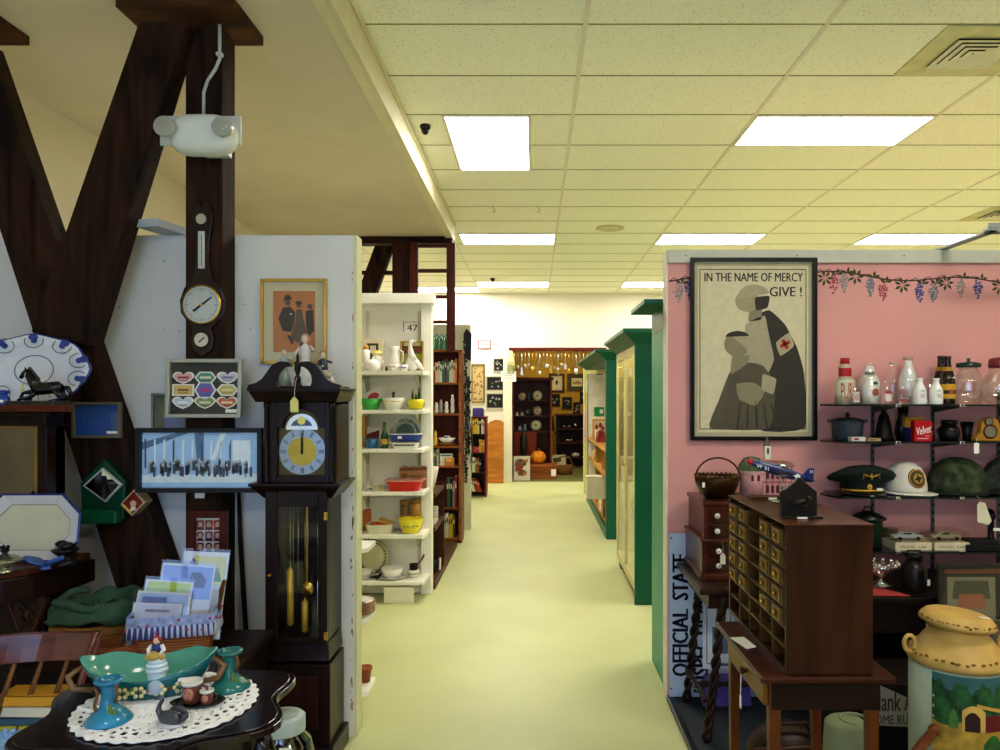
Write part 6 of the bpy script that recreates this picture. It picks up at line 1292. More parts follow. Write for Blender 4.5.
# --- what shows in the back room
t = thing('china_cabinet', 'dark red-brown open china cabinet inside the back room', 'cabinet', (-.05, 14.8, 0))
cm = wood('#3a140c', 'z', .4); cz1 = wz(380, 14.6)
for a in (-.38, .37): MB(wood('#7a2c14', 'z')).box(a, a + .03, -.2, .2, 0, cz1).build('side_panel', t)
MB(cm).box(-.38, .40, .2, .215, 0, cz1).build('back_panel', t); MB(wood('#5a1f10', 'x')).box(-.41, .43, -.22, .22, cz1, cz1 + .05).build('top', t)
CZ = [wz(p, 14.6) for p in (400.5, 416, 431)]
for z_ in CZ: MB(cm).box(-.35, .37, -.19, .2, z_ - .02, z_).build('shelf_board', t)
MB(wood('#6a2412', 'z')).box(-.36, .10, -.2, -.17, 0, CZ[2] - .02).build('door', t)
for i, (px, zi, r, c, lab) in enumerate(((522, 0, 4, '#c9b28a', 'white figure plate at the left of the top china cabinet shelf'), (537.5, 0, 5, '#d8cfae', 'large pale plate at the right of the top china cabinet shelf'), (537.5, 1, 5, '#9c8a6a', 'brown patterned plate on the middle china cabinet shelf'), (536, 2, 5.4, '#cfc79a', 'green-centred plate on the lower china cabinet shelf'), (527, 1, 3.6, '#1c2a30', 'dark teal plate on the middle china cabinet shelf'))):
    uu = 14.6 / FL; m = MB(M(c, .3, var=.2, scale=20, coat=.3)); m.lathe([(0, 0), (r * .6 * uu, 0), (r * uu, -.03), (r * uu, -.024), (r * .6 * uu, .008), (0, .008)], (0, 0, r * uu), 22, axis='y'); m.use(M('#5a6a3a' if i == 3 else '#7a4a3a', .4)).ball((0, -.004, r * uu), r * .35 * uu, .006, r * .35 * uu, n=10)
    solo(m, 'display_plate', lab, 'plate', (wx(px, 14.7), 14.78, CZ[zi] + .001), group='plates in the china cabinet', rot=(-.1, 0, 0))
for i, (px, zi, h) in enumerate(((520, 2, 5), (525, 2, 7), (517, 1, 4), (522, 1, 4), (529, 0, 8))):
    item('glass_figure', '%s in line of the small pale glass ornaments in the china cabinet' % ORD[i], 'ornament', px, 14.72, CZ[zi] + .001, [(1.4, 0), (1.8, 1), (1, h * .5), (1.5, h * .8), (0, h)], M(['#a8b0a8', '#7a8a86', '#c2b8a0', '#b9a088', '#3a4a52'][i], .2), n=10, group='small ornaments in the china cabinet')
def art_etch(m, a, b): bgrect(m, flat('#e0d8b8'), a, b); dsc(m, flat('#6a5a44'), 0, .1 * b, .45 * a, 1, .5 * b, n=12); dsc(m, flat('#3a3026'), -.1 * a, .2 * b, .25 * a, 2, .28 * b, n=9)
def art_land(m, a, b): bgrect(m, flat('#e2d7b0'), a, b); ply(m, flat('#a8925a'), [(-.8 * a, -.5 * b), (.8 * a, -.5 * b), (.8 * a, 0), (.2 * a, .4 * b), (-.4 * a, .1 * b), (-.8 * a, .3 * b)], 1)
for i, (bx_, fm, ft, lab) in enumerate((((549, 373.5, 564.5, 392.5), art_etch, '#4a2c16', 'pale mounted etching on the yellow wall of the back room'), ((567, 373.5, 587, 391), art_land, '#5a4a2a', 'landscape in a wide olive mount on the yellow wall'), ((549, 394, 560, 406.5), art_dark(21), '#2a160c', 'small dark framed picture under the mounted etching'), ((562, 397, 572, 409), art_dark(22), '#2a160c', 'small dark framed picture in the middle of the yellow wall'), ((573, 402, 580, 415), art_dark(23), '#3a2010', 'little dark picture above the dark shelf, to the right'), ((580, 392, 588, 404), art_dark(24), '#2a1a10', 'dark picture at the right edge of the yellow wall'))):
    cx, cz, w_, h_ = pxbox(*bx_, 17.08); framed('wall_picture', lab, 'picture', cx, cz, w_, h_, 17.098, .05 if i < 2 else .03, M(ft, .5), fm, glass=False, mount=(M('#4a4a2c' if i == 1 else '#d8cfa8', .7), .06) if i < 2 else None, group='pictures on the yellow wall')
t = thing('dark_shelf_unit', 'dark open shelf of silver pieces against the yellow back-room wall', 'shelf', (wx(574, 16.5), 16.7, 0))
sz = wz(416, 16.5); hw_ = ws(17, 16.5); du = wood('#2a0f0a', 'x')
for s in (-1, 1): MB(du).box(s * hw_ - .015, s * hw_ + .015, -.2, .2, 0, sz).build('side_panel', t)
MB(du).box(-hw_, hw_, .2, .215, 0, sz).build('back_panel', t); MB(wood('#4a1c12', 'x')).box(-hw_ - .04, hw_ + .04, -.22, .22, sz, sz + .04).build('top', t)
DZ_ = [wz(p, 16.5) for p in (428.5, 442.5, 457.5)]
for z_ in DZ_: MB(wood('#5a2416', 'x')).box(-hw_, hw_, -.2, .2, z_ - .025, z_).build('shelf_board', t)
for i, (px, zi, r, h) in enumerate(((564, 0, 1.8, 4), (569, 0, 2, 4), (575.5, 0, 2, 6), (568, 1, 3.4, 3.6), (571, 1, 1.6, 4.6), (563, 2, 1.6, 4), (575.5, 2, 4.4, 4.6))):
    item('silver_dish' if i != 6 else 'white_tureen', ['leftmost silver cup on the upper dark shelf', 'middle silver cup on the upper dark shelf', 'taller silver jug on the upper dark shelf', 'silver sauce boat on the middle dark shelf', 'slim silver piece behind the sauce boat', 'grey mug on the lower dark shelf', 'white covered dish on the lower dark shelf'][i], 'dish', px, 16.6, DZ_[zi] + .001, [(r * .5, 0), (r, h * .4), (r * .8, h * .8), (0, h)], SILVER if i < 6 else PORCELAIN, n=14, sy=.7)
m = MB(M('#a89470', .6, var=.5, scale=12)); cx, cz, w_, h_ = pxbox(513.5, 457, 530, 481.5, 13.9)
def art_poster(m, a, b):
    bgrect(m, flat('#d8ccb0'), a, b); r_ = random.Random(9)
    for k in range(40): ply(m, flat(r_.choice(['#8a3a22', '#4a4a3a', '#b5863a', '#6a5a4a', '#2f3a2c'])), (lambda x_, y_, s: [(x_ - s, y_ - s), (x_ + s, y_ - s * .4), (x_ + s * .5, y_ + s), (x_ - s * .7, y_ + s * .6)])(r_.uniform(-.7, .7) * a, r_.uniform(-.7, .7) * b, r_.uniform(.02, .05)), 1 + k % 5)
framed('poster_board', 'colourful collage poster standing on the floor just inside the doorway', 'picture', cx, h_ / 2 + .001, w_, h_, 13.98, .02, M('#cfc8b4', .5), art_poster, tilt=-.04, glass=False)
t = thing('blanket_box', 'orange-brown wooden trunk on the floor of the back room', 'trunk', (wx(542, 14.4), 14.36, 0)); m = MB(wood('#8a4a1c', 'x')); m.box(-.28, .28, -.18, .18, 0, .24); m.build('body', t, bevel=.004); m = MB(wood('#a0582a', 'x')); m.box(-.30, .30, -.2, .2, .24, .275); m.build('lid', t, bevel=.004); m = MB(PAPER); m.box(.17, .26, -.186, -.18, .06, .19); m.build('paper_tag', t)
t = thing('pumpkin_basket', 'large orange pumpkin-shaped basket on the wooden trunk', 'pumpkin', (wx(538, 14.4), 14.36, .2765)); m = MB(M('#cf7a12', .45, var=.2, scale=12))
V_ = []; F_ = []
for i in range(36):
    a = 2 * PI * i / 36; f = 1 + .07 * math.cos(9 * a)
    for k in range(9): th = PI * k / 8; V_.append((.145 * math.sin(th) * f * math.cos(a), .13 * math.sin(th) * f * math.sin(a), .125 - .125 * math.cos(th)))
for i in range(36):
    for k in range(8): F_.append((i * 9 + k, ((i + 1) % 36) * 9 + k, ((i + 1) % 36) * 9 + k + 1, i * 9 + k + 1))
m.add(V_, F_, True); m.build('body', t); m = MB(M('#6a5a22', .6)); m.tube([(0, 0, .24), (.01, 0, .27), (.035, 0, .285)], [.016, .012, .01], 8); m.build('stem', t)
m = MB(M('#d9cf9c', .6)); m.box(-.16, .16, -.02, .02, 0, .20); m.use(M('#5a5a4a', .6)).box(-.1, .06, -.021, -.02, .06, .14); solo(m, 'cream_box', 'flat cream box standing between the trunk and the dark shelf', 'box', (wx(558, 15.2), 15.2, .18))
t = thing('round_basket', 'round brown basket in front of the dark shelf', 'basket', (wx(564, 15.1), 15.15, .0)); m = MB(wk); m.lathe([(0, 0), (.16, 0), (.2, .18), (.19, .18), (.15, .02), (0, .02)], n=20); m.build('body', t); m = MB(wk); m.tube([(-.19, 0, .17), (-.12, 0, .32), (0, 0, .36), (.12, 0, .32), (.19, 0, .17)], .012, 6); m.build('handle', t)
t = thing('dark_coat_stand', 'black draped bust stand beside the china cabinet', 'stand', (wx(523.5, 14.4), 14.4, 0)); m = MB(BLACK); m.lathe([(.09, 0), (.09, .02), (.02, .04), (.02, .4), (.05, .44), (.075, .55), (.08, .7), (.06, .82), (.03, .86), (.04, .92), (0, .95)], n=16); m.build('body', t)
t = thing('glass_lamp_table', 'slim metal side table with a dark shade beyond the pumpkin', 'table', (wx(549, 15.5), 15.6, 0))
m = MB(M('#8a7450', .4)); m.lathe([(.12, 0), (.12, .02), (.02, .04), (.02, .78), (.14, .8), (.14, .84), (0, .84)], n=16); m.build('column', t); m = MB(M('#26241c', .5)); m.lathe([(.12, .86), (.10, 1.15), (.09, 1.15), (.11, .86)], n=18, cap=False); m.build('shade', t)
# ================================================================ green cabinets on the right of the aisle
gmat = M('#0d6a4c', .4, var=.06, scale=3); gdk = M('#07583f', .42, var=.08, scale=3)
def crown(m, x0, x1, y0, y1, z0, z1, ov):
    m.hexa([(x0, y0, z0), (x1, y0, z0), (x1, y1, z0), (x0, y1, z0)], [(x0 - ov, y0 - ov, z1 - .03), (x1, y0 - ov, z1 - .03), (x1, y1 + ov, z1 - .03), (x0 - ov, y1 + ov, z1 - .03)])
    m.box(x0 - ov - .01, x1, y0 - ov - .01, y1 + ov + .01, z1 - .03, z1)
# nearest: plain green cupboard behind the pink wall
t = thing('green_cupboard', 'green cupboard with flat projecting top directly behind the pink wall end', 'cupboard', (1.0, 4.25, 0)); ox, oy = 1.0, 4.25
MB(M('#3f9670', .45, var=.06, scale=3)).box(.70 - ox, 1.3 - ox, 3.99 - oy, 4.47 - oy, 0, 1.93).build('body', t, bevel=.004)
m = MB(gdk); m.box(.70 - ox, 1.3 - ox, 4.02 - oy, 4.47 - oy, 1.93, 2.06); m.build('frieze', t, bevel=.004)
m = MB(gdk); m.box(.585 - ox, 1.32 - ox, 3.99 - oy, 4.55 - oy, 2.06, 2.085); m.build('top_board', t, bevel=.004)
# lit glazed case
X0, X1, Y0, Y1, H = .757, 1.30, 5.64, 6.95, 1.98
t = thing('glazed_cabinet', 'tall green display cabinet with pale glazed doors, lit and full of silver pieces', 'cabinet', (1.03, 6.3, 0)); ox, oy = 1.03, 6.3
MB(gdk).box(X0 - ox, X1 - ox, Y0 - oy, Y0 + .03 - oy, 0, H).build('end_panel', t, bevel=.003); MB(gdk).box(X0 + .03 - ox, X1 - ox, Y1 - .03 - oy, Y1 - oy, 0, H).build('end_panel', t, bevel=.003)
MB(M('#e6dea6', .6)).box(X0 + .024 - ox, X1 - .02 - ox, Y1 - .036 - oy, Y1 - .03 - oy, .15, H - .02).build('lining', t)
MB(M('#d8cf86', .6)).box(X1 - .02 - ox, X1 - ox, Y0 + .03 - oy, Y1 - .03 - oy, .1, H).build('back_panel', t)
MB(M('#c9bd6a', .6)).box(X0 + .03 - ox, X1 - .02 - ox, Y0 + .03 - oy, Y1 - .03 - oy, .12, .15).build('floor_board', t); MB(gdk).box(X0 + .02 - ox, X1 - ox, Y0 + .03 - oy, Y1 - .03 - oy, H - .02, H).build('roof_board', t)
m = MB(gdk); crown(m, X0 - ox, X1 - ox, Y0 - oy, Y1 - oy, H - .02, 2.07, .09); m.build('cornice', t, bevel=.003)
fr = M('#d9cd88', .45, var=.05)
for k in range(2):
    a = Y0 + .035 + k * .62; b = a + .61
    m = MB(fr); m.box(X0 - ox, X0 + .022 - ox, a - oy, a + .05 - oy, .10, H - .03); m.box(X0 - ox, X0 + .022 - ox, b - .05 - oy, b - oy, .10, H - .03); m.box(X0 - ox, X0 + .022 - ox, a + .05 - oy, b - .05 - oy, .10, .17); m.box(X0 - ox, X0 + .022 - ox, a + .05 - oy, b - .05 - oy, H - .10, H - .03)
    d = m.build('door', t, bevel=.003); MB(PANE).box(X0 + .009 - ox, X0 + .012 - ox, a + .05 - oy, b - .05 - oy, .17, H - .10).build('pane', d)
    m = MB(BRASS); m.ball((X0 - .012 - ox, (b - .025 if k == 0 else a + .025) - oy, 1.0), .012, n=8); m.build('knob', d)
for yy in (Y0 + .1, Y1 - .1): m = MB(wood('#6a5a2c', 'z')); m.box(X0 + .03 - ox, X0 + .09 - ox, yy - .03 - oy, yy + .03 - oy, 0, .12); m.build('foot', t)
GS = [.55, .92, 1.28]
for z_ in GS: MB(CLEAR).box(X0 + .06 - ox, X1 - .03 - ox, Y0 + .05 - oy, Y1 - .05 - oy, z_ - .008, z_).build('glass_shelf', t)
m = MB(emit('#fff0c0', 9)); m.box(X0 + .10 - ox, X0 + .16 - ox, Y0 + .1 - oy, Y1 - .1 - oy, H - .05, H - .025); m.build('light_strip', t)
r_ = random.Random(6); k = 0
for zi, z_ in enumerate([.15] + GS):
    for yy in (5.80, 6.02, 6.24, 6.46, 6.68):
        xx = .90 + .09 * (k % 3); h = r_.uniform(.13, .26); r = r_.uniform(.035, .06); kind = k % 4
        m = MB([SILVER, M('#8a7a4a', .3, .8), CLEAR, M('#b9b29a', .2, .4)][k % 4])
        if kind == 0: m.lathe([(r * .8, 0), (r * .8, .008), (.008, .02), (.008, h * .5), (r, h * .62), (r * 1.1, h), (r, h), (r * .8, h * .65), (0, h * .6)], n=16)
        elif kind == 1: m.lathe([(r * .7, 0), (r, h * .2), (r * .5, h * .7), (r * .6, h)], n=16); m.tube([(-.0, -r * .6, h * .9), (0, -r * 1.5, h * .7), (0, -r * .9, h * .3)], .006, 6)
        elif kind == 2: m.lathe([(r * .8, 0), (r, .02), (r * .9, h * .8), (r * .6, h), (r * .5, h)], n=16)
        else: m.lathe([(r * .6, 0), (r * .7, .01), (.01, .04), (r * .9, h * .5), (r * .3, h * .8), (.012, h * .85), (0, h)], n=16)
        nm = ['silver_goblet', 'brass_jug', 'glass_tumbler', 'lidded_trophy'][kind]
        solo(m, nm, '%s, %s from the near end on the %s glass-case shelf' % (['silver stemmed goblet', 'brass-toned jug', 'clear glass tumbler', 'pale lidded trophy'][kind], ORD[[5.80, 6.02, 6.24, 6.46, 6.68].index(yy)], ['floor', 'lower', 'middle', 'top'][zi]), 'display piece', (xx, yy, z_ + .0005), group='silver and glass in the lit case'); k += 1
# open green bookcase further back
X0, X1, Y0, Y1, H = .79, 1.32, 8.23, 11.4, 1.98
t = thing('green_shelf_case', 'long open green shelf case beyond the glazed cabinet', 'shelf', (1.05, 9.8, 0)); ox, oy = 1.05, 9.8
MB(gdk).box(X0 - ox, X1 - ox, Y0 - oy, Y0 + .09 - oy, 0, H).build('end_panel', t, bevel=.003); MB(gdk).box(X0 + .02 - ox, X1 - ox, Y1 - .04 - oy, Y1 - oy, 0, 1.9).build('end_panel', t, bevel=.003)
MB(M('#efe8d8', .6)).box(X1 - .02 - ox, X1 - ox, Y0 + .09 - oy, Y1 - oy, .05, H).build('back_panel', t)
MB(M('#efe8d8', .6)).box(X0 + .03 - ox, X1 - .02 - ox, Y1 - .05 - oy, Y1 - .04 - oy, .11, 1.9).build('lining', t)
m = MB(gdk); m.box(X0 - ox, X0 + .03 - ox, Y0 + .09 - oy, Y1 - oy, 0, .11); m.build('base_board', t)
m = MB(gdk); crown(m, X0 - ox, X1 - ox, Y0 - oy, Y1 - oy, H - .02, 2.075, .12); m.build('cornice', t, bevel=.003)
VS = [.11, .66, .95]
for z_ in VS: MB(wood('#c08a3c', 'y', .5)).box(X0 + .02 - ox, X1 - .02 - ox, Y0 + .09 - oy, Y1 - .04 - oy, z_ - .025, z_).build('shelf_board', t)
for yy in (9.3, 10.3): MB(wood('#c08a3c', 'z', .5)).box(X0 + .05 - ox, X1 - .02 - ox, yy - oy, yy + .025 - oy, .11, .94).build('divider', t)
m = MB(M('#128a3a', .5)); m.box(-.07, .075, -.012, 0, -.07, .065); m.use(PAPER).box(.01, .06, -.013, -.012, -.03, .03)
solo(m, 'green_sign', 'green sign on the white back of the open green shelf case', 'sign', (wx(599, 11.34), 11.345, wz(411.5, 11.34)))
m = MB(PAPER); m.box(-.07, .07, -.006, 0, -.045, .045); m.use(M('#8a8a80', .8)).box(-.05, .04, -.0065, -.006, .0, .02); solo(m, 'paper_sign', 'white paper sign high inside the open green shelf case', 'sign', (wx(600, 11.34), 11.345, wz(375, 11.34)))
def art_red(m, a, b):
    bgrect(m, flat('#e0c8a8'), a, b)
    for i, (x_, z_) in enumerate(((-.5, .1), (.1, .35), (.5, -.1), (-.1, -.4))): dsc(m, flat('#b03a24'), x_ * a, z_ * b, .3 * a, 1 + i, .3 * b, n=9); dsc(m, flat('#5a2a1c'), x_ * a, (z_ + .2) * b, .18 * a, 4 + i, n=8)
fp = framed('red_print', 'orange-red print of figures in the open green shelf case', 'picture', wx(600, 11.1), .952 + .14, .22, .28, 11.15, .02, M('#d9a03a', .5), art_red)
r_ = random.Random(12)
for i in range(14):
    zi = 2 - (i // 5); yy = [8.52, 8.8, 9.6, 10.15, 10.75][i % 5]; xx = .90 + .04 * (i % 3); z_ = VS[zi] + .0005
    c = ['#e9e4da', '#c9503a', '#efe9dc', '#8a2a22', '#e0d0b0', '#3a3a44', '#d8c2c8', '#f0ece2', '#a83a30', '#caa46a', '#efeae0', '#7a3a2a', '#e2dccb', '#b5603a'][i]
    nm = ['crumpled_packet', 'gift_box', 'china_jug'][i % 3]
    m = MB(M(c, .5, var=.15, scale=30))
    if i % 3 == 0: m.hexa([(-.06, -.12, 0), (.06, -.12, 0), (.06, .12, 0), (-.06, .12, 0)], [(-.03, -.1, .16), (.05, -.08, .12), (.04, .1, .18), (-.05, .09, .13)])
    elif i % 3 == 1: m.box(-.06, .06, -.1, .1, 0, .14); m.use(PAPER).box(-.061, -.06, -.08, .08, .03, .07); m.box(-.062, .062, -.02, .02, 0, .141)
    else: m.lathe([(.05, 0), (.07, .06), (.04, .14), (.05, .18), (.04, .18), (0, .1)], n=16); m.tube([(0, -.05, .15), (0, -.11, .12), (0, -.06, .05)], .008, 6)
    solo(m, nm, '%s, %s from the near end on the %s board of the open green case' % (nm.replace('_', ' '), ORD[i % 5], ['bottom', 'middle', 'upper'][zi]), 'shelf goods', (xx, yy, z_), group='goods in the open green case')
t = thing('cardboard_box', 'cream cardboard box jutting into the aisle from the open green case', 'box', (.80, 9.15, .331))
m = MB(M('#ece2bc', .6, var=.04)); m.box(-.17, .04, -.10, .10, 0, .27); m.build('body', t, bevel=.003); m = MB(M('#e2d2a0', .6)); m.prism([(.04, .0), (.13, .02), (.13, .25), (.04, .27)], -.098, .098); m.build('side_flap', t)
m = MB(wood('#a06a2c', 'y')); m.box(-.03, .2, -.12, .12, 0, .22); m.use(IRON).box(-.032, -.03, -.05, .05, .12, .15); solo(m, 'small_crate', 'small wooden crate under the cream cardboard box', 'crate', (.86, 9.15, .1105), bevel=.003)
# cream pillar with notice beyond
m = MB(M('#d9cf86', .6, var=.04)); m.box(.80, 1.0, 12.0, 12.2, 0, 2.0); m.use(PAPER).box(.82, .99, 11.995, 12.0, 1.62, 1.83)
solo(m, 'cream_pillar', 'pale yellow boxed pillar with paper notices past the green case', 'pillar', bevel=.004)
for i, (c, z_) in enumerate((('#e2b9b4', 1.05), ('#efe3da', 1.0), ('#c9a09a', 1.08))):
    m = MB(M(c, .8, var=.1)); m.prism([(-.05, -.5), (.05, -.52), (.045, 0), (.01, .03), (-.04, 0)], -.012, .012); solo(m, 'hanging_textile', ['pink textile hanging in front of the cream pillar', 'white textile hanging in the middle before the cream pillar', 'dusky textile hanging farthest right before the cream pillar'][i], 'textile', (.84 + .055 * i, 11.9 - .02 * i, z_ + .3), group='textiles by the cream pillar')

# ================================================================ pink wall: poster and glass shelves
# poster: plain generic two-figure stand-in with the photographed lettering
cx, cz, w_, h_ = pxbox(690.5, 257.5, 817.5, 440.5, 3.85)
pm = flat('#b9ac88', .7)
def art_poster2(m, a, b):
    bgrect(m, flat('#dacfaa', .7), a, b); K = flat('#1c1a16', .7); G1 = flat('#57513f', .7); G2 = flat('#35312a', .7); G3 = flat('#8c8467', .7); L1 = flat('#ada384', .7); SK = flat('#a59a78', .7)
    e = .004
    for s in (-1, 1): m.use(K).box(s * a * .96 - e / 2, s * a * .96 + e / 2, -.0078, -.007, -b * .96, b * .96); m.box(-a * .96, a * .96, -.0078, -.007, s * b * .96 - e / 2, s * b * .96 + e / 2)
    m.use(K).text('IN THE NAME OF MERCY', -a * .88, b * .815, a * 1.78, b * .105, -.0078, bold=.05); m.text('GIVE !', a * .30, b * .635, a * .58, b * .115, -.0078, bold=.05)
    # plain nurse shape
    plys(m, G2, [(-.12 * a, .12 * b), (.05 * a, .40 * b), (.30 * a, .47 * b), (.58 * a, .30 * b), (.80 * a, .02 * b), (.93 * a, -.3 * b), (.94 * a, -.95 * b), (.05 * a, -.95 * b)], 1)
    plys(m, L1, [(-.14 * a, .28 * b), (.10 * a, .38 * b), (.22 * a, .40 * b), (.28 * a, .2 * b), (.38 * a, -.12 * b), (.22 * a, -.34 * b), (-.10 * a, -.16 * b)], 2)
    plys(m, G3, [(-.08 * a, .34 * b), (.14 * a, .36 * b), (.16 * a, .52 * b), (-.04 * a, .52 * b)], 2)
    dsc(m, SK, -.10 * a, .58 * b, .22 * a, 3, .13 * b, n=20); ply(m, L1, arc(.02 * a, .62 * b, .30 * a, 20, 185, 12, .16 * b), 4); plys(m, G2, [(.06 * a, .47 * b), (.26 * a, .50 * b), (.30 * a, .64 * b), (.04 * a, .62 * b)], 4)
    plys(m, L1, [(.42 * a, .08 * b), (.66 * a, .20 * b), (.74 * a, .04 * b), (.50 * a, -.08 * b)], 5)
    R = flat('#b8281c', .7); cxr, czr, q_ = .58 * a, .06 * b, .045
    for (s1, s2) in ((q_, q_ * .34), (q_ * .34, q_)):
        ca, sa = math.cos(.5), math.sin(.5); ply(m, R, [(cxr + x_ * ca - z_ * sa, czr + x_ * sa + z_ * ca) for x_, z_ in ((-s1 * .6, -s2 * .6), (s1 * .6, -s2 * .6), (s1 * .6, s2 * .6), (-s1 * .6, s2 * .6))], 7)
    # plain bareheaded figure in a coat below
    plys(m, G1, [(-.78 * a, -.95 * b), (-.62 * a, -.62 * b), (-.42 * a, -.28 * b), (-.1 * a, -.16 * b), (.18 * a, -.20 * b), (.40 * a, -.42 * b), (.30 * a, -.95 * b)], 6)
    plys(m, G3, [(-.40 * a, -.30 * b), (-.12 * a, -.18 * b), (-.06 * a, -.08 * b), (-.36 * a, -.06 * b)], 7)
    dsc(m, G3, -.28 * a, .06 * b, .24 * a, 8, .15 * b, n=20); plys(m, L1, [(-.40 * a, .17 * b), (-.08 * a, .19 * b), (.02 * a, .08 * b), (-.04 * a, -.12 * b), (-.14 * a, .02 * b)], 9); ply(m, G2, arc(-.28 * a, .14 * b, .22 * a, 15, 175, 8, .08 * b), 10)
    plys(m, G3, [(-.30 * a, -.42 * b), (.0, -.40 * b), (.22 * a, -.50 * b), (.05 * a, -.68 * b), (-.25 * a, -.60 * b)], 8); plys(m, L1, [(.18 * a, -.30 * b), (.42 * a, -.36 * b), (.36 * a, -.54 * b), (.16 * a, -.48 * b)], 9)
    for k in range(5): plys(m, G2, [((-.3 + .18 * k) * a, -.95 * b), ((-.27 + .18 * k) * a, -.95 * b), ((-.22 + .14 * k) * a, -.66 * b), ((-.24 + .14 * k) * a, -.66 * b)], 8)
framed('framed_poster', 'tall black-framed charity poster reading IN THE NAME OF MERCY GIVE on the pink wall', 'poster', cx, cz, w_, h_, KY - .003, .021, M('#0d0b0a', .25), art_poster2, mount=(flat('#bdb18c', .7), .022), depth=.03)
# glass shelves and their standards
SHF, SHB = 3.60, KY - .012
HZ = [1.530, 1.352, 1.086, .825]; sx0 = 1.465; sx1 = 3.0
dg = glassy('#3d4a44', .10, .5)
for i, z in enumerate(HZ):
    t = thing('glass_shelf', ['topmost glass wall shelf, carrying the milk bottles and jars', 'second glass wall shelf, carrying tins and dark pots', 'third glass wall shelf, carrying caps and helmets', 'lowest glass wall shelf, carrying the boxed model cars'][i], 'shelf', (2.2, KY, z), group='glass wall shelves')
    m = MB(dg); m.prism([(sx0 + .03 - 2.2, -.013), (sx0 - .04 - 2.2, SHB - KY - .12), (sx0 - 2.2, SHF - KY), (sx1 - 2.2, SHF - KY), (sx1 - 2.2, -.013)], -.009, -.0005, 'xy')
    m.use(M('#1d2622', .2)).prism([(sx0 - 2.2, SHF - KY - .0015), (sx1 - 2.2, SHF - KY - .0015), (sx1 - 2.2, SHF - KY), (sx0 - 2.2, SHF - KY)], -.009, -.0005, 'xy'); m.build('glass_board', t)
    for px in (872, 932, 998):
        xx = wx(px, KY) - 2.2; m = MB(M('#39403c', .4, .6)); m.prism([(-.014, -.0105), (-.24, -.0105), (-.24, -.018), (-.014, -.045)], xx - .004, xx + .004, 'yz'); m.build('bracket', t)
    for px in (898, 962): m = MB(SILVER); xx = wx(px, SHF) - 2.2; m.box(xx - .012, xx + .012, SHF - KY - .006, SHF - KY + .014, -.014, .002); m.build('clip', t, bevel=.002)
for i, px in enumerate((872, 932, 998)):
    m = MB(M('#59625c', .4, .6)); m.box(-.008, .008, -.011, -.0005, 0, .98)
    for k in range(24): m.use(IRON).box(-.004, .004, -.0115, -.011, .03 + .039 * k, .045 + .039 * k); m.use(M('#59625c', .4, .6))
    solo(m, 'shelf_standard', ['left slotted metal shelf standard on the pink wall', 'middle slotted metal shelf standard on the pink wall', 'right slotted metal shelf standard at the edge of the photo'][i], 'shelf standard', (wx(px, KY), KY, .62), group='shelf standards')
def lab(m, u, mat, r, z0, z1, a0=190, a1=350, n=12):
    m.use(mat).add(sum([[(r * u * math.cos(a), r * u * math.sin(a), z0 * u), (r * u * math.cos(a), r * u * math.sin(a), z1 * u)] for a in [math.radians(a0 + (a1 - a0) * j / n) for j in range(n + 1)]], []), [(2 * j, 2 * j + 2, 2 * j + 3, 2 * j + 1) for j in range(n)], True)
def ctext(m, u, body, r, z0, h, a_mid, span):
    """lettering wrapped round a bottle of radius r"""
    q_ = MB(); q_.text(body, -.5, 0, 1, h * u, 0, bold=.02)
    q_.v = [Vector((r * u * math.cos(math.radians(a_mid + p.x * span)), r * u * math.sin(math.radians(a_mid + p.x * span)), z0 * u + p.z)) for p in q_.v]
    m.add(q_.v, q_.f)
RED = M('#b01f22', .35); MILK = M('#e6e3da', .35); MBT = [1.0, .98, .9, .62, .45, .42, .5]
def mbot(r, h): return [(0, 0), (r * .95, 0), (r, .5), (r, h * .55), (r * .78, h * .68), (r * .46, h * .84), (r * .44, h * .93), (r * .54, h * .95), (r * .54, h), (r * .44, h)]
z = HZ[0]
def ex1(m, u):
    lab(m, u, M('#d8d2b4', .5), 9.55, 1, 24, 170, 370); m.use(RED); lab(m, u, RED, 6.2, 27.5, 36, 170, 370); ctext(m, u, 'PURE', 9.7, 4, 17, 268, 85); m.use(RED).lathe([(4.3 * u, 40 * u), (4.5 * u, 46 * u), (0, 46 * u)], n=18)
item('milk_bottle', 'tall red-shouldered carton-like milk bottle with red lettering, leftmost on the top glass shelf', 'bottle', 845, 3.72, z, [(0, 0), (10, 0), (9.4, 12), (8.0, 24), (6.1, 27), (6.1, 37), (4.2, 39), (4.3, 44), (0, 46)], M('#b9ab8c', .4, var=.1), n=22, group='milk bottles', extra=ex1)
def ex2(m, u): lab(m, u, M('#cfc9c2', .5), 5.0, 2, 12, 230, 330); m.use(RED); ctext(m, u, 'DAIRY', 5.15, 4, 6, 272, 90)
item('milk_bottle', 'small clear milk bottle with red print in front of the red-shouldered bottle', 'bottle', 854.5, 3.66, z, mbot(5.0, 22), CLEAR, n=18, group='milk bottles', extra=ex2)
item('milk_bottle', 'large white-filled milk bottle behind the metal-topped bottle', 'bottle', 869, 3.80, z, mbot(11, 41), glassy('#ffffff', .12), n=22, group='milk bottles', extra=lambda m, u: m.use(MILK).lathe([(0, 1 * u), (10.2 * u, 1 * u), (10.2 * u, 21 * u), (5 * u, 34 * u), (4.4 * u, 38 * u), (0, 38 * u)], n=20))
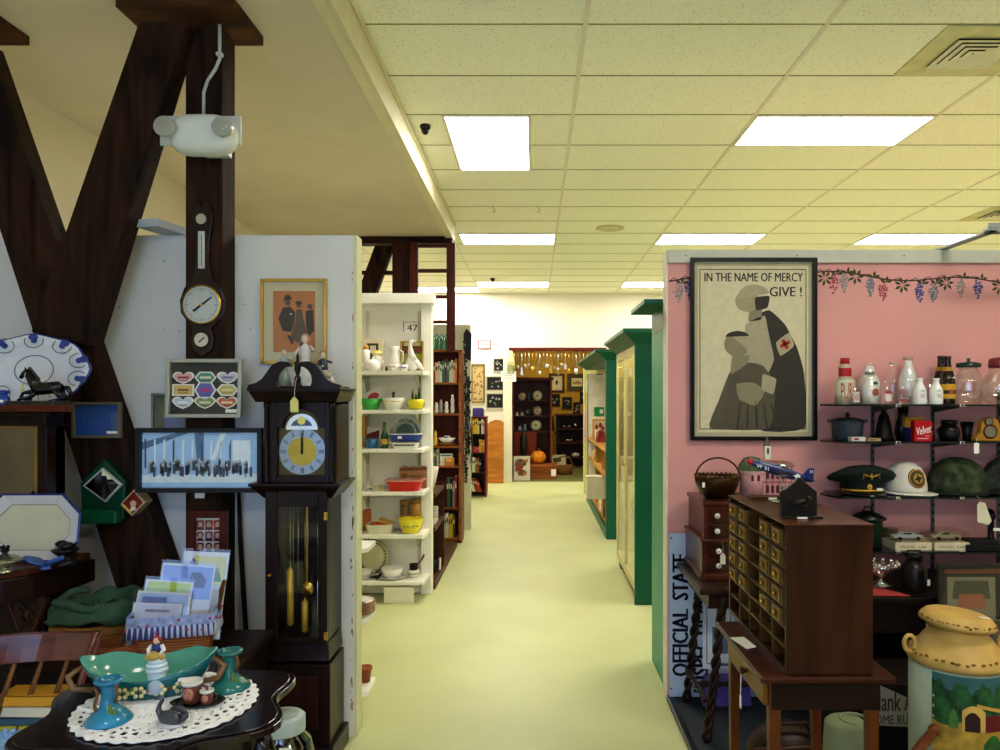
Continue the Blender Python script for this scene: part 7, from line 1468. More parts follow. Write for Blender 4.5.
def ex3(m, u): m.use(MILK).lathe([(0, .8 * u), (7.6 * u, .8 * u), (7.6 * u, 16 * u), (5.6 * u, 22 * u), (4.4 * u, 26 * u), (0, 26 * u)], n=20); m.use(M('#9a9a90', .3, .8)).lathe([(4.8 * u, 29.5 * u), (5 * u, 32.5 * u), (0, 33 * u)], n=18); m.use(M('#a04a38', .4)).ball((2 * u, -8 * u, 12 * u), 3.2 * u, .5 * u, 4 * u, n=10); m.use(M('#4a4440', .4)).ball((2 * u, -7.9 * u, 21 * u), 2.4 * u, .5 * u, 1.6 * u, n=8)
item('milk_bottle', 'white-filled bottle with metal cap and brown emblem, third from the left in front', 'bottle', 870, 3.66, z, mbot(8.1, 31), glassy('#ffffff', .12), n=22, group='milk bottles', extra=ex3)
item('milk_bottle', 'tall clear empty milk bottle behind the small red-printed one in the middle', 'bottle', 892.5, 3.80, z, mbot(7.2, 41), CLEAR, n=20, group='milk bottles', extra=lambda m, u: m.use(M('#b9a890', .4)).lathe([(4.0 * u, 39.5 * u), (4.1 * u, 41.5 * u)], n=16, cap=False))
item('milk_bottle', 'small clear bottle with pale print left of the tall empty bottle', 'bottle', 886, 3.66, z, mbot(5.2, 24), CLEAR, n=18, group='milk bottles', extra=lambda m, u: (lab(m, u, M('#d8cfc8', .5), 5.3, 3, 10, 240, 320), lab(m, u, RED, 5.4, 11, 13, 240, 320)))
item('milk_bottle', 'tall white-filled milk bottle with a brown rim, left of the brown beer bottles', 'bottle', 908, 3.80, z, mbot(9.4, 46), glassy('#ffffff', .12), n=22, group='milk bottles', extra=lambda m, u: (m.use(MILK).lathe([(0, 1 * u), (8.8 * u, 1 * u), (8.8 * u, 25 * u), (4 * u, 39 * u), (3.8 * u, 43 * u), (0, 43 * u)], n=20), m.use(M('#a08a70', .4)).lathe([(4.9 * u, 44.5 * u), (5.3 * u, 46.4 * u), (4.2 * u, 46.6 * u)], n=18, cap=False)))
item('milk_bottle', 'small clear bottle with bold red print in front of the tall brown-rimmed one', 'bottle', 902, 3.66, z, mbot(5.6, 21), CLEAR, n=18, group='milk bottles', extra=lambda m, u: (m.use(RED), ctext(m, u, 'MILK', 5.7, 7, 8, 270, 110), lab(m, u, RED, 5.7, 3, 5, 230, 320)))
def mini(px, lb): item('cream_bottle', lb, 'bottle', px, 3.65, z, [(0, 0), (6.2, 0), (6.4, 1), (6.4, 13), (5, 17), (2.9, 21.5), (2.8, 24), (3.2, 24.5), (3.2, 26), (2.6, 26)], M('#ebe8e2', .25, var=.02, coat=.4), n=22, group='white cream bottles', extra=lambda m, u: (m.use(M('#4a4444', .5)), ctext(m, u, 'CREAM', 6.5, 12.5, 1.6, 270, 40), m.use(M('#a85048', .5)), ctext(m, u, 'TABLE', 6.5, 6.5, 4, 270, 45)))
mini(919.5, 'left one of the two small white cream bottles before the beer bottles'); mini(936, 'right one of the two small white cream bottles before the beer bottles')
item('milk_bottle', 'small clear bottle partly hidden between the white cream bottles', 'bottle', 929, 3.78, z, mbot(6, 26), CLEAR, n=18, group='milk bottles'); item('milk_bottle', 'small clear bottle hidden behind the left white cream bottle', 'bottle', 914, 3.75, z, mbot(5.5, 26), CLEAR, n=18, group='milk bottles')
bb = M('#1c0e08', .12, var=.2, coat=.5)
def beer(px, Y, lb): item('beer_bottle', lb, 'bottle', px, Y, z, [(0, 0), (6.6, 0), (6.8, 1), (6.8, 25), (5.2, 32), (3.4, 38), (3.1, 45), (3.5, 46), (3.5, 48), (0, 48)], bb, n=22, group='brown beer bottles', extra=lambda m, u: (lab(m, u, M('#cf9a22', .5), 6.95, 5.5, 20, 180, 360), lab(m, u, M('#3a2418', .5), 7.0, 10, 14, 200, 350), lab(m, u, M('#b0452a', .5), 7.05, 10.5, 13.5, 255, 290), m.use(M('#b98a2a', .5)).lathe([(5.2 * u, 33 * u), (4.1 * u, 37 * u)], n=20, cap=False), lab(m, u, PAPER, 6.6, 23, 27, 285, 335)))
beer(941, 3.80, 'brown beer bottle farther left behind the white cream bottle'); beer(947.5, 3.72, 'brown beer bottle with the yellow label fully in view')
item('glass_jar', 'large clear storage jar with a green glass knobbed lid on the top glass shelf', 'jar', 968.5, 3.72, z, [(0, .6), (10.5, .6), (12, 3), (12.4, 20), (11.6, 28), (8.4, 34), (8.4, 37)], glassy('#e8efe8', .13), n=26, extra=lambda m, u: m.use(M('#173426', .2, coat=.4)).lathe([(11 * u, 36.5 * u), (11.4 * u, 38 * u), (11.2 * u, 41 * u), (4 * u, 42 * u), (1.4 * u, 43 * u), (1.4 * u, 44.5 * u), (2.6 * u, 45.5 * u), (0, 46 * u)], n=22))
item('glass_jar', 'globe-shaped clear jar with dark red lid at the right edge', 'jar', 999, 3.72, z, [(0, .6), (9, .6), (15, 5), (18, 14), (16.5, 24), (10, 32), (8.8, 37)], glassy('#e8efe8', .13), n=28, extra=lambda m, u: m.use(M('#6a1820', .25, coat=.4)).lathe([(9.4 * u, 36 * u), (9.8 * u, 39 * u), (9 * u, 45 * u), (5 * u, 46.5 * u), (0, 47 * u)], n=22))
# --- second glass shelf
z = HZ[1]
t = thing('enamel_pot', 'blue-grey covered pot with side ears at the left of the second glass shelf', 'pot', (wx(847.5, 3.74), 3.74, z)); u = 3.74 / FL
m = MB(M('#28303c', .35, var=.15, coat=.2)); m.lathe([(0, 0), (13.5 * u, 0), (14.6 * u, 2 * u), (15.6 * u, 19 * u)], n=28, sy=.85, cap=False); m.build('pot', t); m = MB(M('#20252c', .35)); m.lathe([(16.5 * u, 18.6 * u), (16.5 * u, 20 * u), (9 * u, 22 * u), (0, 23 * u)], n=28, sy=.85); l_ = m.build('lid', t); m = MB(BLACK); m.lathe([(1.2 * u, 22.5 * u), (2.2 * u, 25 * u), (1.4 * u, 27.5 * u), (0, 27.8 * u)], n=12); m.build('knob', l_)
for s in (-1, 1): MB(M('#20252c', .35)).tube([(s * 15 * u, 0, 17.5 * u), (s * 19 * u, 0, 18 * u), (s * 19.4 * u, 0, 20.5 * u)], .8 * u, 6).build('handle', t)
m = MB(M('#cfc8bc', .5)); u = 3.64 / FL; m.box(-8.5 * u, 6 * u, -.02, .02, 0, 4 * u); m.use(M('#8a3a2a', .5)).box(-6 * u, -1 * u, -.0205, -.02, 1 * u, 3 * u); solo(m, 'small_carton', 'small white carton in front of the blue-grey pot', 'box', (wx(858, 3.64), 3.64, z + .0005), rz=.05)
m = MB(M('#a88f5c', .5)); m.box(-.035, .03, -.016, .016, 0, .014); m.use(M('#6a4a2a', .5)).box(-.03, .01, -.0165, -.016, .004, .01); solo(m, 'flat_tin', 'flat tan tin beside the small white carton', 'tin', (wx(873, 3.65), 3.645, z + .0005), bevel=.002)
item('dark_cone_bell', 'dark conical iron piece behind the flat tan tin', 'ironware', 884, 3.76, z, [(9, 0), (9, 3), (4.6, 24), (2.5, 27), (2.5, 30), (0, 31)], M('#120d0b', .4, .4), n=16)
item('dark_pitcher', 'tall dark brown pitcher behind the yellow-topped tin', 'pitcher', 903, 3.78, z, [(6, 0), (8, 6), (7, 16), (4.5, 24), (5.5, 33), (4.5, 33), (0, 26)], M('#160d0a', .25, coat=.3), n=18)
m = MB(M('#1c2c5c', .4)); u = 3.70 / FL; m.lathe([(0, 0), (9.5 * u, 0), (9.5 * u, 21 * u)], n=20, cap=False); m.use(M('#c98a2a', .4)).lathe([(9.6 * u, 13 * u), (9.6 * u, 21 * u)], n=20, cap=False); m.use(M('#b07a24', .4)).lathe([(9.8 * u, 20 * u), (9.8 * u, 23 * u), (0, 23.4 * u)], n=20); solo(m, 'yellow_topped_tin', 'round blue tin with orange-yellow top behind the red tin', 'tin', (wx(913, 3.72), 3.72, z + .0005))
m = MB(M('#b0121c', .3, coat=.3)); u = 3.64 / FL; m.box(-8.8 * u, 8.8 * u, -.018, .018, 0, 19.5 * u); m.box(-8.2 * u, 8.2 * u, -.016, .016, 19.5 * u, 20.4 * u); m.use(M('#f0e6de', .4)); q_ = MB(); q_.text('Velvet', -7.2 * u, 7 * u, 14.6 * u, 8 * u, -.0188, bold=.03); m.add([(p.x, p.y, p.z + .22 * p.x + .25 * 0) for p in q_.v], q_.f); m.use(M('#e2c9b9', .4)).box(-6 * u, 5 * u, -.0186, -.018, 2.2 * u, 3 * u); m.box(2 * u, 6 * u, -.0186, -.018, 5 * u, 5.6 * u)
solo(m, 'red_tin', 'red pocket tin with slanting white lettering on the second glass shelf', 'tin', (wx(922, 3.64), 3.645, z + .0005), bevel=.003)
def ex5(m, u): m.use(M('#0d0a09', .3)).lathe([(6.5 * u, 15 * u), (8 * u, 18 * u), (7 * u, 20 * u), (0, 20.5 * u)], n=18); m.tube([(-7 * u, 0, 14 * u), (-12 * u, 0, 10 * u), (-9 * u, 0, 5 * u)], 1.1 * u, 6); m.use(M('#3a3634', .2)).lathe([(3 * u, 0), (3.4 * u, 1.5 * u), (2 * u, 2 * u)], (0, -9.3 * u, 9 * u), 14, axis='y', cap=False)
item('dark_camera_jar', 'squat black lidded jar right of the red tin', 'jar', 949, 3.72, z, [(0, 0), (8, 0), (10, 5), (9.4, 11), (6.5, 15)], M('#100c0b', .3, var=.2), n=22, extra=ex5)
item('black_cup', 'small black flared cup between the squat jar and the wooden ornament', 'cup', 967, 3.74, z, [(0, 0), (4, 0), (4.4, 6), (6.4, 18), (5.8, 18), (3.4, 6), (0, 3)], M('#100c0b', .3), n=18)
t = thing('carved_ornament', 'yellow-brown bell-shaped ornament with two round glasses at the right of the second shelf', 'ornament', (wx(990, 3.66), 3.66, z)); u = 3.66 / FL
m = MB(M('#a8741c', .45, var=.15)); m.prism([(-17 * u, 0), (18 * u, 0), (18 * u, 2 * u), (12 * u, 5 * u), (8 * u, 14 * u), (6 * u, 21 * u), (0, 24 * u), (-6 * u, 23 * u), (-10 * u, 18 * u), (-12 * u, 8 * u), (-17 * u, 3 * u)], -.02, .02); m.build('body', t, bevel=.006)
for (a, b, r) in ((-4, 19.5, 4), (-2.5, 9.5, 6.5)):
    m = MB(M('#4a2f14', .4)); m.lathe([(r * u, 0), (r * 1.12 * u, .004), (r * .9 * u, .008)], (a * u, -.02, b * u), 18, axis='y', cap=False); d_ = m.build('dial_rim', t); m = MB(M('#8c8470', .08, .3)); m.disc(a * u, b * u, -.0195, r * u, n=18, t=.003); m.build('dial_glass', d_)
m = MB(PAPER); m.box(-.012, .012, -.001, .001, -.055, -.005); m.tube([(0, 0, -.006), (.004, .004, .012), (.0, .018, .02)], .0007, 4); solo(m, 'price_tag', 'white price tag hanging over the front edge of the second glass shelf', 'price tag', (wx(977, 3.59), SHF - .006, z - .002))
# --- third glass shelf: caps and helmets
z = HZ[2]
t = thing('officer_cap', 'dark green peaked officer cap with gold eagle badge on the third glass shelf', 'cap', (wx(863, 3.72), 3.735, z + .0005), rz=-.05)
cg = M('#0b1a12', .8, var=.2, scale=30)
def crownring(k, a):
    rx_, ry_, z_, tl = [(.098, .095, .022, 0), (.102, .098, .055, .02), (.150, .125, .085, .05), (.163, .132, .100, .065), (.150, .12, .116, .07), (.08, .07, .128, .045), (0.0005, .0005, .130, 0)][k]
    return (rx_ * math.cos(a) * (1.03 if math.cos(a) < 0 and 1 < k < 6 else 1) , ry_ * math.sin(a), z_ + tl * -math.sin(a) * .45 - .012 * abs(math.cos(a)) * (k in (2, 3, 4)) * 1.6)
V_ = []; F_ = []; n = 36
for i in range(n):
    for k in range(7): V_.append(crownring(k, 2 * PI * i / n))
for i in range(n):
    for k in range(6): F_.append((i * 7 + k, ((i + 1) % n) * 7 + k, ((i + 1) % n) * 7 + k + 1, i * 7 + k + 1))
m = MB(cg); m.add(V_, F_, True); m.build('crown', t)
m = MB(M('#080b09', .7)); m.lathe([(.100, .014), (.103, .05)], n=32, sy=.96, cap=False); m.build('band', t)
m = MB(M('#c9a030', .35, .5)); m.tube([(.1015 * math.cos(a), .102 * math.sin(a) - .001, .021 + .004 * math.sin(-a)) for a in [math.radians(188 + 164 * j / 16) for j in range(17)]], .0055, 6); m.build('cord', t)
m = MB(M('#060606', .1, coat=.5)); V_ = []; F_ = []
for j in range(13):
    a = math.radians(200 + 140 * j / 12); V_ += [(.102 * math.cos(a), .098 * math.sin(a), .018), (.112 * math.cos(a), (.098 + .055 * math.sin(math.pi * j / 12)) * math.sin(a), .003)]
for j in range(12): F_.append((2 * j, 2 * j + 2, 2 * j + 3, 2 * j + 1))
m.add(V_, F_, True); m.build('peak', t, solid=.003)
m = MB(M('#b98a2c', .35, .6)); bz_ = .085
for s in (-1, 1):
    for k in range(4): m.tube([(s * .004, -.128, bz_ + .012), (s * (.012 + .008 * k), -.126, bz_ + .014 + .004 * k - .003), (s * (.018 + .008 * k), -.122, bz_ + .018 - .007 * k)], [.003, .003, .0015], 5)
m.ball((0, -.128, bz_ + .008), .006, .003, .012, n=8); m.ball((0, -.126, bz_ + .024), .004, n=6); m.build('eagle_badge', t)
m = MB(M('#c9a83c', .3, .5)); m.ball((0, -.102, .042), .012, .004, .015, n=12); m.use(RED).ball((0, -.106, .042), .004, .002, .005, n=8); m.build('cockade', t); m = MB(PAPER); m.box(.035, .062, -.101, -.099, .026, .038); m.build('price_tag', t)
def dome(name, label, px, Y, rx_, ry_, h, mat, rz=0., brim=None, flat_=False):
    t = thing(name, label, 'helmet', (wx(px, Y), Y, z + .0005), rz=rz)
    m = MB(mat); pr = [(1.0, .06), (1.02, .16), (1.0, .35), (.92, .58), (.75, .80), (.5, .93), (.22, .99), (0, 1)]
    m.lathe([(r * rx_, q_ * h) for r, q_ in pr], n=32, sy=ry_ / rx_, cap=False); o = m.build('shell', t, solid=-.004); return t
t = dome('white_hard_hat', 'white domed hard hat with a round brown emblem on the third glass shelf', 905, 3.73, .092, .105, .158, M('#d9d2c2', .3, var=.04, coat=.3))
m = MB(M('#d9d2c2', .3, coat=.3)); V_ = []; F_ = []
for j in range(37):
    a = 2 * PI * j / 36; e = .010 + .042 * max(0, math.cos(a + .5)) ** 2
    V_ += [(.091 * math.cos(a), .104 * math.sin(a), .014), ((.092 + e) * math.cos(a), (.105 + e) * math.sin(a), .003)]
for j in range(36): F_.append((2 * j, 2 * j + 2, 2 * j + 3, 2 * j + 1))
m.add(V_, F_, True); m.build('brim', t, solid=.003)
m = MB(M('#3a2412', .4)); 
def onhat(px_, pz_): 
    pr = [(1.0, .06), (1.02, .16), (1.0, .35), (.92, .58), (.75, .80), (.5, .93), (.22, .99), (0, 1)]; f = max(.06, min(.99, pz_ / .158)); R_ = 0
    for (r0, q0), (r1, q1) in zip(pr, pr[1:]):
        if q0 <= f <= q1: R_ = r0 + (r1 - r0) * (f - q0) / (q1 - q0)
    return -.105 * math.sqrt(max(0, R_ ** 2 - (px_ / .092) ** 2)) - .004
def cap_disc(m, mat, cx_, cz_, r, off, n=20, star=False):
    m.use(mat); pts = [(cx_, onhat(cx_, cz_) - off, cz_)]
    for j in range(n):
        a = 2 * PI * j / n; rr_ = r * (1 if not star else (1 if j % 4 < 2 else .55)); x_, z_ = cx_ + rr_ * math.cos(a), cz_ + rr_ * math.sin(a); pts.append((x_, onhat(x_, z_) - off, z_))
    m.add(pts, [(0, 1 + j, 1 + (j + 1) % n) for j in range(n)], True)
cap_disc(m, M('#3a2412', .4), .012, .085, .046, .003); cap_disc(m, M('#b8862c', .4), .012, .085, .042, .0045); cap_disc(m, M('#4a3018', .4, var=.5, scale=90), .012, .085, .038, .006); cap_disc(m, M('#a8842c', .4), .012, .085, .024, .0075); cap_disc(m, M('#101c18', .4), .012, .085, .019, .009, 16, True); m.build('emblem', t)
camo = M('#333a24', .85, var=.9, scale=24, bump=.2)
t = dome('camouflage_helmet', 'dark camouflage-covered steel helmet right of the white hard hat', 957, 3.74, .132, .125, .175, camo); m = MB(M('#171c12', .85, var=.4)); m.lathe([(.131, .004), (.145, .002), (.146, .010), (.131, .022)], n=32, sy=.95, cap=False); m.build('rim', t); m = MB(M('#171a12', .8)); m.tube([(.05, -.118, .05), (.02, -.112, .09), (.04, -.085, .13)], .004, 6); m.tube([(-.05, -.115, .05), (-.03, -.108, .10)], .003, 6); m.build('strap', t)
t = dome('camouflage_helmet', 'second camouflage helmet cut by the right edge of the photo', 1012, 3.74, .135, .125, .18, M('#3a4034', .85, var=.8, scale=24, bump=.2)); m = MB(M('#171c12', .85, var=.4)); m.lathe([(.134, .004), (.148, .002), (.149, .010), (.134, .022)], n=32, sy=.95, cap=False); m.build('rim', t)
m = MB(M('#d8cfae', .7)); m.prism([(-.022, -.06), (.03, -.075), (.045, -.055), (.015, .03), (-.01, .035), (-.025, .02)], -.001, .001); m.tube([(-.002, 0, .028), (-.01, .01, .055), (-.012, .03, .062)], .0008, 4)
solo(m, 'price_tag', 'large blank tan tag hanging from the camouflage helmet at the right edge', 'price tag', (wx(984, 3.56), 3.575, z - .055))
# --- lowest glass shelf
z = HZ[3]
t = thing('green_kettle', 'dark green pail with a tilted steel lid behind the wooden drawer cabinet', 'pail', (wx(868, 3.74), 3.74, z)); u = 3.74 / FL
m = MB(M('#0f2c1c', .4, var=.2)); m.lathe([(0, 0), (12 * u, 0), (14 * u, 26 * u)], n=24, cap=False); m.build('pail', t); m = MB(M('#2a2c28', .3, .7)); m.lathe([(17 * u, 27 * u), (17.5 * u, 28.5 * u), (10 * u, 33 * u), (3 * u, 35 * u), (0, 35.2 * u)], n=28); l_ = m.build('lid', t); m = MB(BLACK); m.tube([(-5 * u, 0, 34 * u), (-3 * u, 0, 39 * u), (3 * u, 0, 39 * u), (5 * u, 0, 34 * u)], 1 * u, 6); m.build('handle', l_)
item('mesh_cup', 'small olive mesh cup beside the green pail', 'cup', 890, 3.78, z, [(7, 0), (7.4, 16), (7, 16), (0, 2)], M('#4a4422', .6, var=.5, scale=60), n=16)
def boxcar(px, col, lb, cm):
    t = thing('boxed_model_car', lb, 'model car', (wx(px, 3.66), 3.69, z + .0005), group='boxed model cars'); u = 3.66 / FL
    m = MB(M('#cfc3a0', .6)); m.box(-18 * u, 18 * u, -.07, .07, 0, 8 * u); m.use(M('#3a3222', .6)); m.text('MODEL CAR', -13 * u, 2.4 * u, 26 * u, 2.4 * u, -.0705); m.build('box_base', t, bevel=.002)
    m = MB(glassy('#e6e0d0', .08)); m.box(-18 * u, 18 * u, -.069, .069, 8.05 * u, 8.2 * u + .052); m.build('clear_cover', t)
    m = MB(M(col, .25, coat=.4)); k = 15 * u; bz_ = 8.2 * u + .006
    m.prism([(-k, .004), (k, .004), (k, .016), (k * .8, .02), (k * .5, .022), (k * .3, .033), (-k * .3, .034), (-k * .55, .022), (-k * .95, .018)], -.022, .022); m.v = [Vector((p.x, p.y, p.z + bz_)) for p in m.v]; c_ = m.build('car_body', t, bevel=.003)
    m = MB(M('#151515', .5))
    for s in (-1, 1):
        for a in (-.6, .6): m.lathe([(.009, 0), (.009, .006)], (a * k, s * .022 - .003, bz_ + .004), 12, axis='y')
    m.build('wheel', c_); m = MB(M('#2a3036', .1)); m.prism([(-k * .42, bz_ + .023), (k * .22, bz_ + .023), (k * .17, bz_ + .031), (-k * .27, bz_ + .031)], -.0226, .0226); m.build('car_window', c_)
boxcar(909.5, '#aeb6b8', 'boxed silver-blue model car, the left of the two on the lowest glass shelf', 0); boxcar(948, '#a39a72', 'boxed sand-coloured model car, the right of the two on the lowest glass shelf', 1)
t = thing('dark_telephone', 'black candlestick telephone at the right edge of the lowest glass shelf', 'telephone', (wx(992, 3.72), 3.73, z + .0005)); m = MB(BLACK); m.lathe([(.075, 0), (.08, .006), (.07, .02), (.02, .035), (.015, .05), (.014, .13), (.022, .14), (.022, .15), (0, .155)], n=22); m.build('base', t); m = MB(BLACK); m.lathe([(.012, 0), (.03, -.03), (.034, -.034), (.012, -.02)], (0, -.02, .15), 16, axis='y', cap=False); m.build('mouthpiece', t); m = MB(PAPER); m.box(-.02, .012, -.055, -.053, .085, .10); m.build('price_tag', t)
m = MB(M('#14100e', .6)); m.box(-.10, .09, -.05, .05, 0, .03); m.box(-.08, .06, -.04, .045, .03, .05); solo(m, 'dark_wallets', 'flat dark leather cases in front of the telephone', 'case', (wx(985, 3.63), 3.655, z + .0005), bevel=.004)

# ================================================================ platform, furniture and goods on the right
PF = .03
t = thing('display_platform', 'low dark grey platform with black edging on the floor below the pink wall', 'platform', (1.8, 2.3, 0)); m = MB(M('#22282c', .7, var=.2, scale=14)); m.box(.715 - 1.8, 1.9, .6 - 2.3, KY - .003 - 2.3, 0, PF - .002); m.build('deck', t); m = MB(BLACK); m.box(.682 - 1.8, .716 - 1.8, .6 - 2.3, KY - .003 - 2.3, 0, PF); m.build('edging', t, bevel=.004)
# leaning blue-white sign with upright lettering
SY = 3.855
m = MB(M('#b9c6e0', .5, var=.08, scale=4)); m.box(.694, 1.32, SY - .006, SY + .006, PF + .001, wz(533, 3.86)); ink3 = M('#1a2340', .6, var=.15)
m.use(ink3).text('OFFICIAL  STATE', wx(672, SY), wz(676, SY), ws(16, SY), ws(121, SY), SY - .0072, rot=90, bold=.11); m.text('INSPECTION  NO.', wx(693, SY), wz(692, SY), ws(15, SY), ws(135, SY), SY - .0072, rot=90, bold=.11)
for (px, py) in ((671, 538), (671, 688)): m.use(M('#6a6a72', .5)).disc(wx(px, SY), wz(py, SY), SY - .006, .006, n=10)
solo(m, 'inspection_sign', 'large pale blue sign lettered OFFICIAL STATE INSPECTION standing on end against the pink wall', 'sign')
cx, cz, w_, h_ = pxbox(706, 590, 738, 668, 3.76)
m = MB(M('#e2e6ea', .5)); m.box(-w_ / 2, w_ / 2, -.006, 0, -h_ / 2, h_ / 2); bl = M('#39507c', .5)
for s in (-1, 1): m.use(bl).box(s * (w_ / 2 - .02) - .002, s * (w_ / 2 - .02) + .002, -.0072, -.006, -h_ * .43, h_ * .43); m.box(-w_ / 2 + .02, w_ / 2 - .02, -.0072, -.006, s * h_ * .43 - .002, s * h_ * .43 + .002)
m.use(M('#6a7a94', .5)).box(-w_ * .2, w_ * .3, -.0068, -.006, -h_ * .3, h_ * .05)
solo(m, 'bordered_notice', 'white framed notice with a thin blue border behind the twisted-leg table', 'notice', (cx, 3.835, PF + .15 + h_ / 2))
m = MB(M('#5a4a9c', .6, var=.1)); m.prism([(-.12, 0), (.12, 0), (.11, .14), (-.10, .13)], -.05, .03); m.tube([(-.05, -.01, .13), (-.03, -.01, .19), (.03, -.01, .19), (.05, -.01, .13)], .006, 6); solo(m, 'purple_bag', 'purple carrier bag under the twisted-leg table', 'bag', (wx(727, 3.74), 3.78, PF + .001), bevel=.006)
# side table with barley-twist legs
TT = .725
t = thing('twisted_leg_table', 'dark side table with barley-twist legs against the pink wall', 'table', (1.03, 3.58, PF)); ox, oy = 1.03, 3.58
dk = wood('#2a1710', 'y', .35, .25)
m = MB(dk); m.box(.725 - ox, 1.34 - ox, 3.29 - oy, 3.85 - oy - .02, TT - PF - .028, TT - PF); m.build('top', t, bevel=.008)
m = MB(dk); m.box(.775 - ox, 1.29 - ox, 3.34 - oy, 3.80 - oy, TT - PF - .10, TT - PF - .028); m.build('apron', t)
def twist(x_, y_, z0_, z1_, sp=0.):
    m = MB(wood('#22120c', 'z', .35, .25)); H_ = z1_ - z0_; N_ = 44
    m.lathe([(.016, z0_), (.026, z0_ + .02), (.014, z0_ + .05)], (x_, y_, 0), 10); m.lathe([(.022, z1_ - .1), (.024, z1_)], (x_, y_, 0), 10)
    for ph_ in (0, PI): m.tube([(x_ + .011 * math.cos(ph_ + j * .62), y_ + .011 * math.sin(ph_ + j * .62), z0_ + .03 + (H_ - .10) * j / N_) for j in range(N_ + 1)], .0125, 7)
    m.v = [Vector((p.x + sp * p.z / z1_, p.y, p.z)) for p in m.v]
    return m
for (a, b) in ((.77, 3.35), (.77, 3.80), (1.29, 3.35), (1.29, 3.80)): twist(a - ox, b - oy, 0, TT - PF - .03, .075 if a < 1 else -.075).build('leg', t)
for a in (.77, 1.29):
    m = MB(wood('#22120c', 'y', .35)); 
    for ph_ in (0, PI): m.tube([(a - ox + .008 * math.cos(ph_ + j * .7), 3.37 - oy + .41 * j / 30, .17 + .008 * math.sin(ph_ + j * .7)) for j in range(31)], .009, 6)
    m.build('stretcher', t)
m = MB(wood('#22120c', 'x', .35))
for ph_ in (0, PI): m.tube([(.78 - ox + .5 * j / 36, 0, .17 + .008 * math.sin(ph_ + j * .7)) for j in range(37)], .009, 6)
m.build('stretcher', t)
# two-tier spice chest
CT = TT + .0005; ctop = 1.083 - CT
t = thing('spice_chest', 'small two-tier mahogany chest with white knobs on the twisted-leg table', 'chest', (1.04, 3.63, CT)); ox, oy = 1.04, 3.63
mh = wood('#3a150d', 'x', .25, .25, coat=.3); mhs = wood('#4a1f14', 'y', .3, .25, coat=.3)
mid = .195
m = MB(mhs); m.box(.770 - ox, 1.31 - ox, 3.45 - oy, 3.82 - oy, .03, mid - .015); m.box(.785 - ox, 1.295 - ox, 3.475 - oy, 3.82 - oy, mid - .015, ctop - .018); m.build('case', t, bevel=.003)
m = MB(mhs); m.box(.762 - ox, 1.318 - ox, 3.44 - oy, 3.825 - oy, 0, .03); m.build('plinth', t, bevel=.006); m = MB(mhs); m.box(.762 - ox, 1.318 - ox, 3.44 - oy, 3.825 - oy, mid - .022, mid - .008); m.build('waist_moulding', t, bevel=.004); m = MB(mhs); m.box(.776 - ox, 1.304 - ox, 3.463 - oy, 3.825 - oy, ctop - .018, ctop); m.build('top', t, bevel=.004)
for (z0_, z1_, yf, xa) in ((.040, .100, 3.45, .79), (.106, .168, 3.45, .79), (.195, .252, 3.475, .805), (.258, .328, 3.475, .805)):
    d = MB(mh).box(xa - ox, 2 * ox - xa - ox, yf - .008 - oy, yf - oy, z0_, z1_).build('drawer', t, bevel=.003)
    for xx in (.842, 1.24): m = MB(M('#e6e4dc', .2, coat=.4)); m.lathe([(.005, 0), (.006, .008), (.013, .014), (.012, .02), (0, .022)], (xx - ox, yf - .008 - oy, (z0_ + z1_) / 2), 14, axis='y'); m.use(IRON).lathe([(.003, .0215), (.0025, .024), (0, .0245)], (xx - ox, yf - .008 - oy, (z0_ + z1_) / 2), 8, axis='y'); k_ = m.build('knob', d)
m = MB(M('#cfc8b8', .7)); m.prism([(-.012, -.05), (.012, -.05), (.012, -.012), (.004, 0), (-.004, 0), (-.012, -.012)], -.001, .001); m.tube([(0, 0, -.003), (.003, .006, .03), (.0, .012, .048)], .0008, 4); m.build('price_tag', t, loc=(.858 - ox, 3.418 - oy, .130))
# copper pot with bail handle
ctz = CT + ctop + .0005
t = thing('bail_pot', 'dark bronze pot with a hooped bail handle on the spice chest', 'pot', (wx(717, 3.6), 3.6, ctz)); u = 3.6 / FL
m = MB(M('#3a2410', .3, .7, .3)); m.lathe([(0, 0), (11 * u, 0), (17 * u, 5 * u), (21 * u, 14 * u), (22 * u, 21 * u), (21 * u, 22 * u), (20 * u, 20 * u), (17 * u, 8 * u), (10 * u, 3 * u), (0, 3 * u)], n=32)
m.use(M('#6a4a24', .35, .7, .3))
for k in range(28): a = 2 * PI * k / 28; m.ball((21.3 * u * math.cos(a), 21.3 * u * math.sin(a), 22.4 * u), 1.8 * u, 1.8 * u, 1.4 * u, n=6)
m.build('bowl', t); m = MB(M('#3c1c10', .3, .8)); m.tube([(22 * u * math.cos(a), -3 * u, 20 * u + 20 * u * math.sin(a)) for a in [math.radians(-10 + 200 * j / 20) for j in range(21)]], .9 * u, 8); m.build('handle', t); m = MB(PAPER); m.box(-18 * u, -15.5 * u, -15.2 * u, -14.9 * u, 12 * u, 17 * u); m.build('price_tag', t)
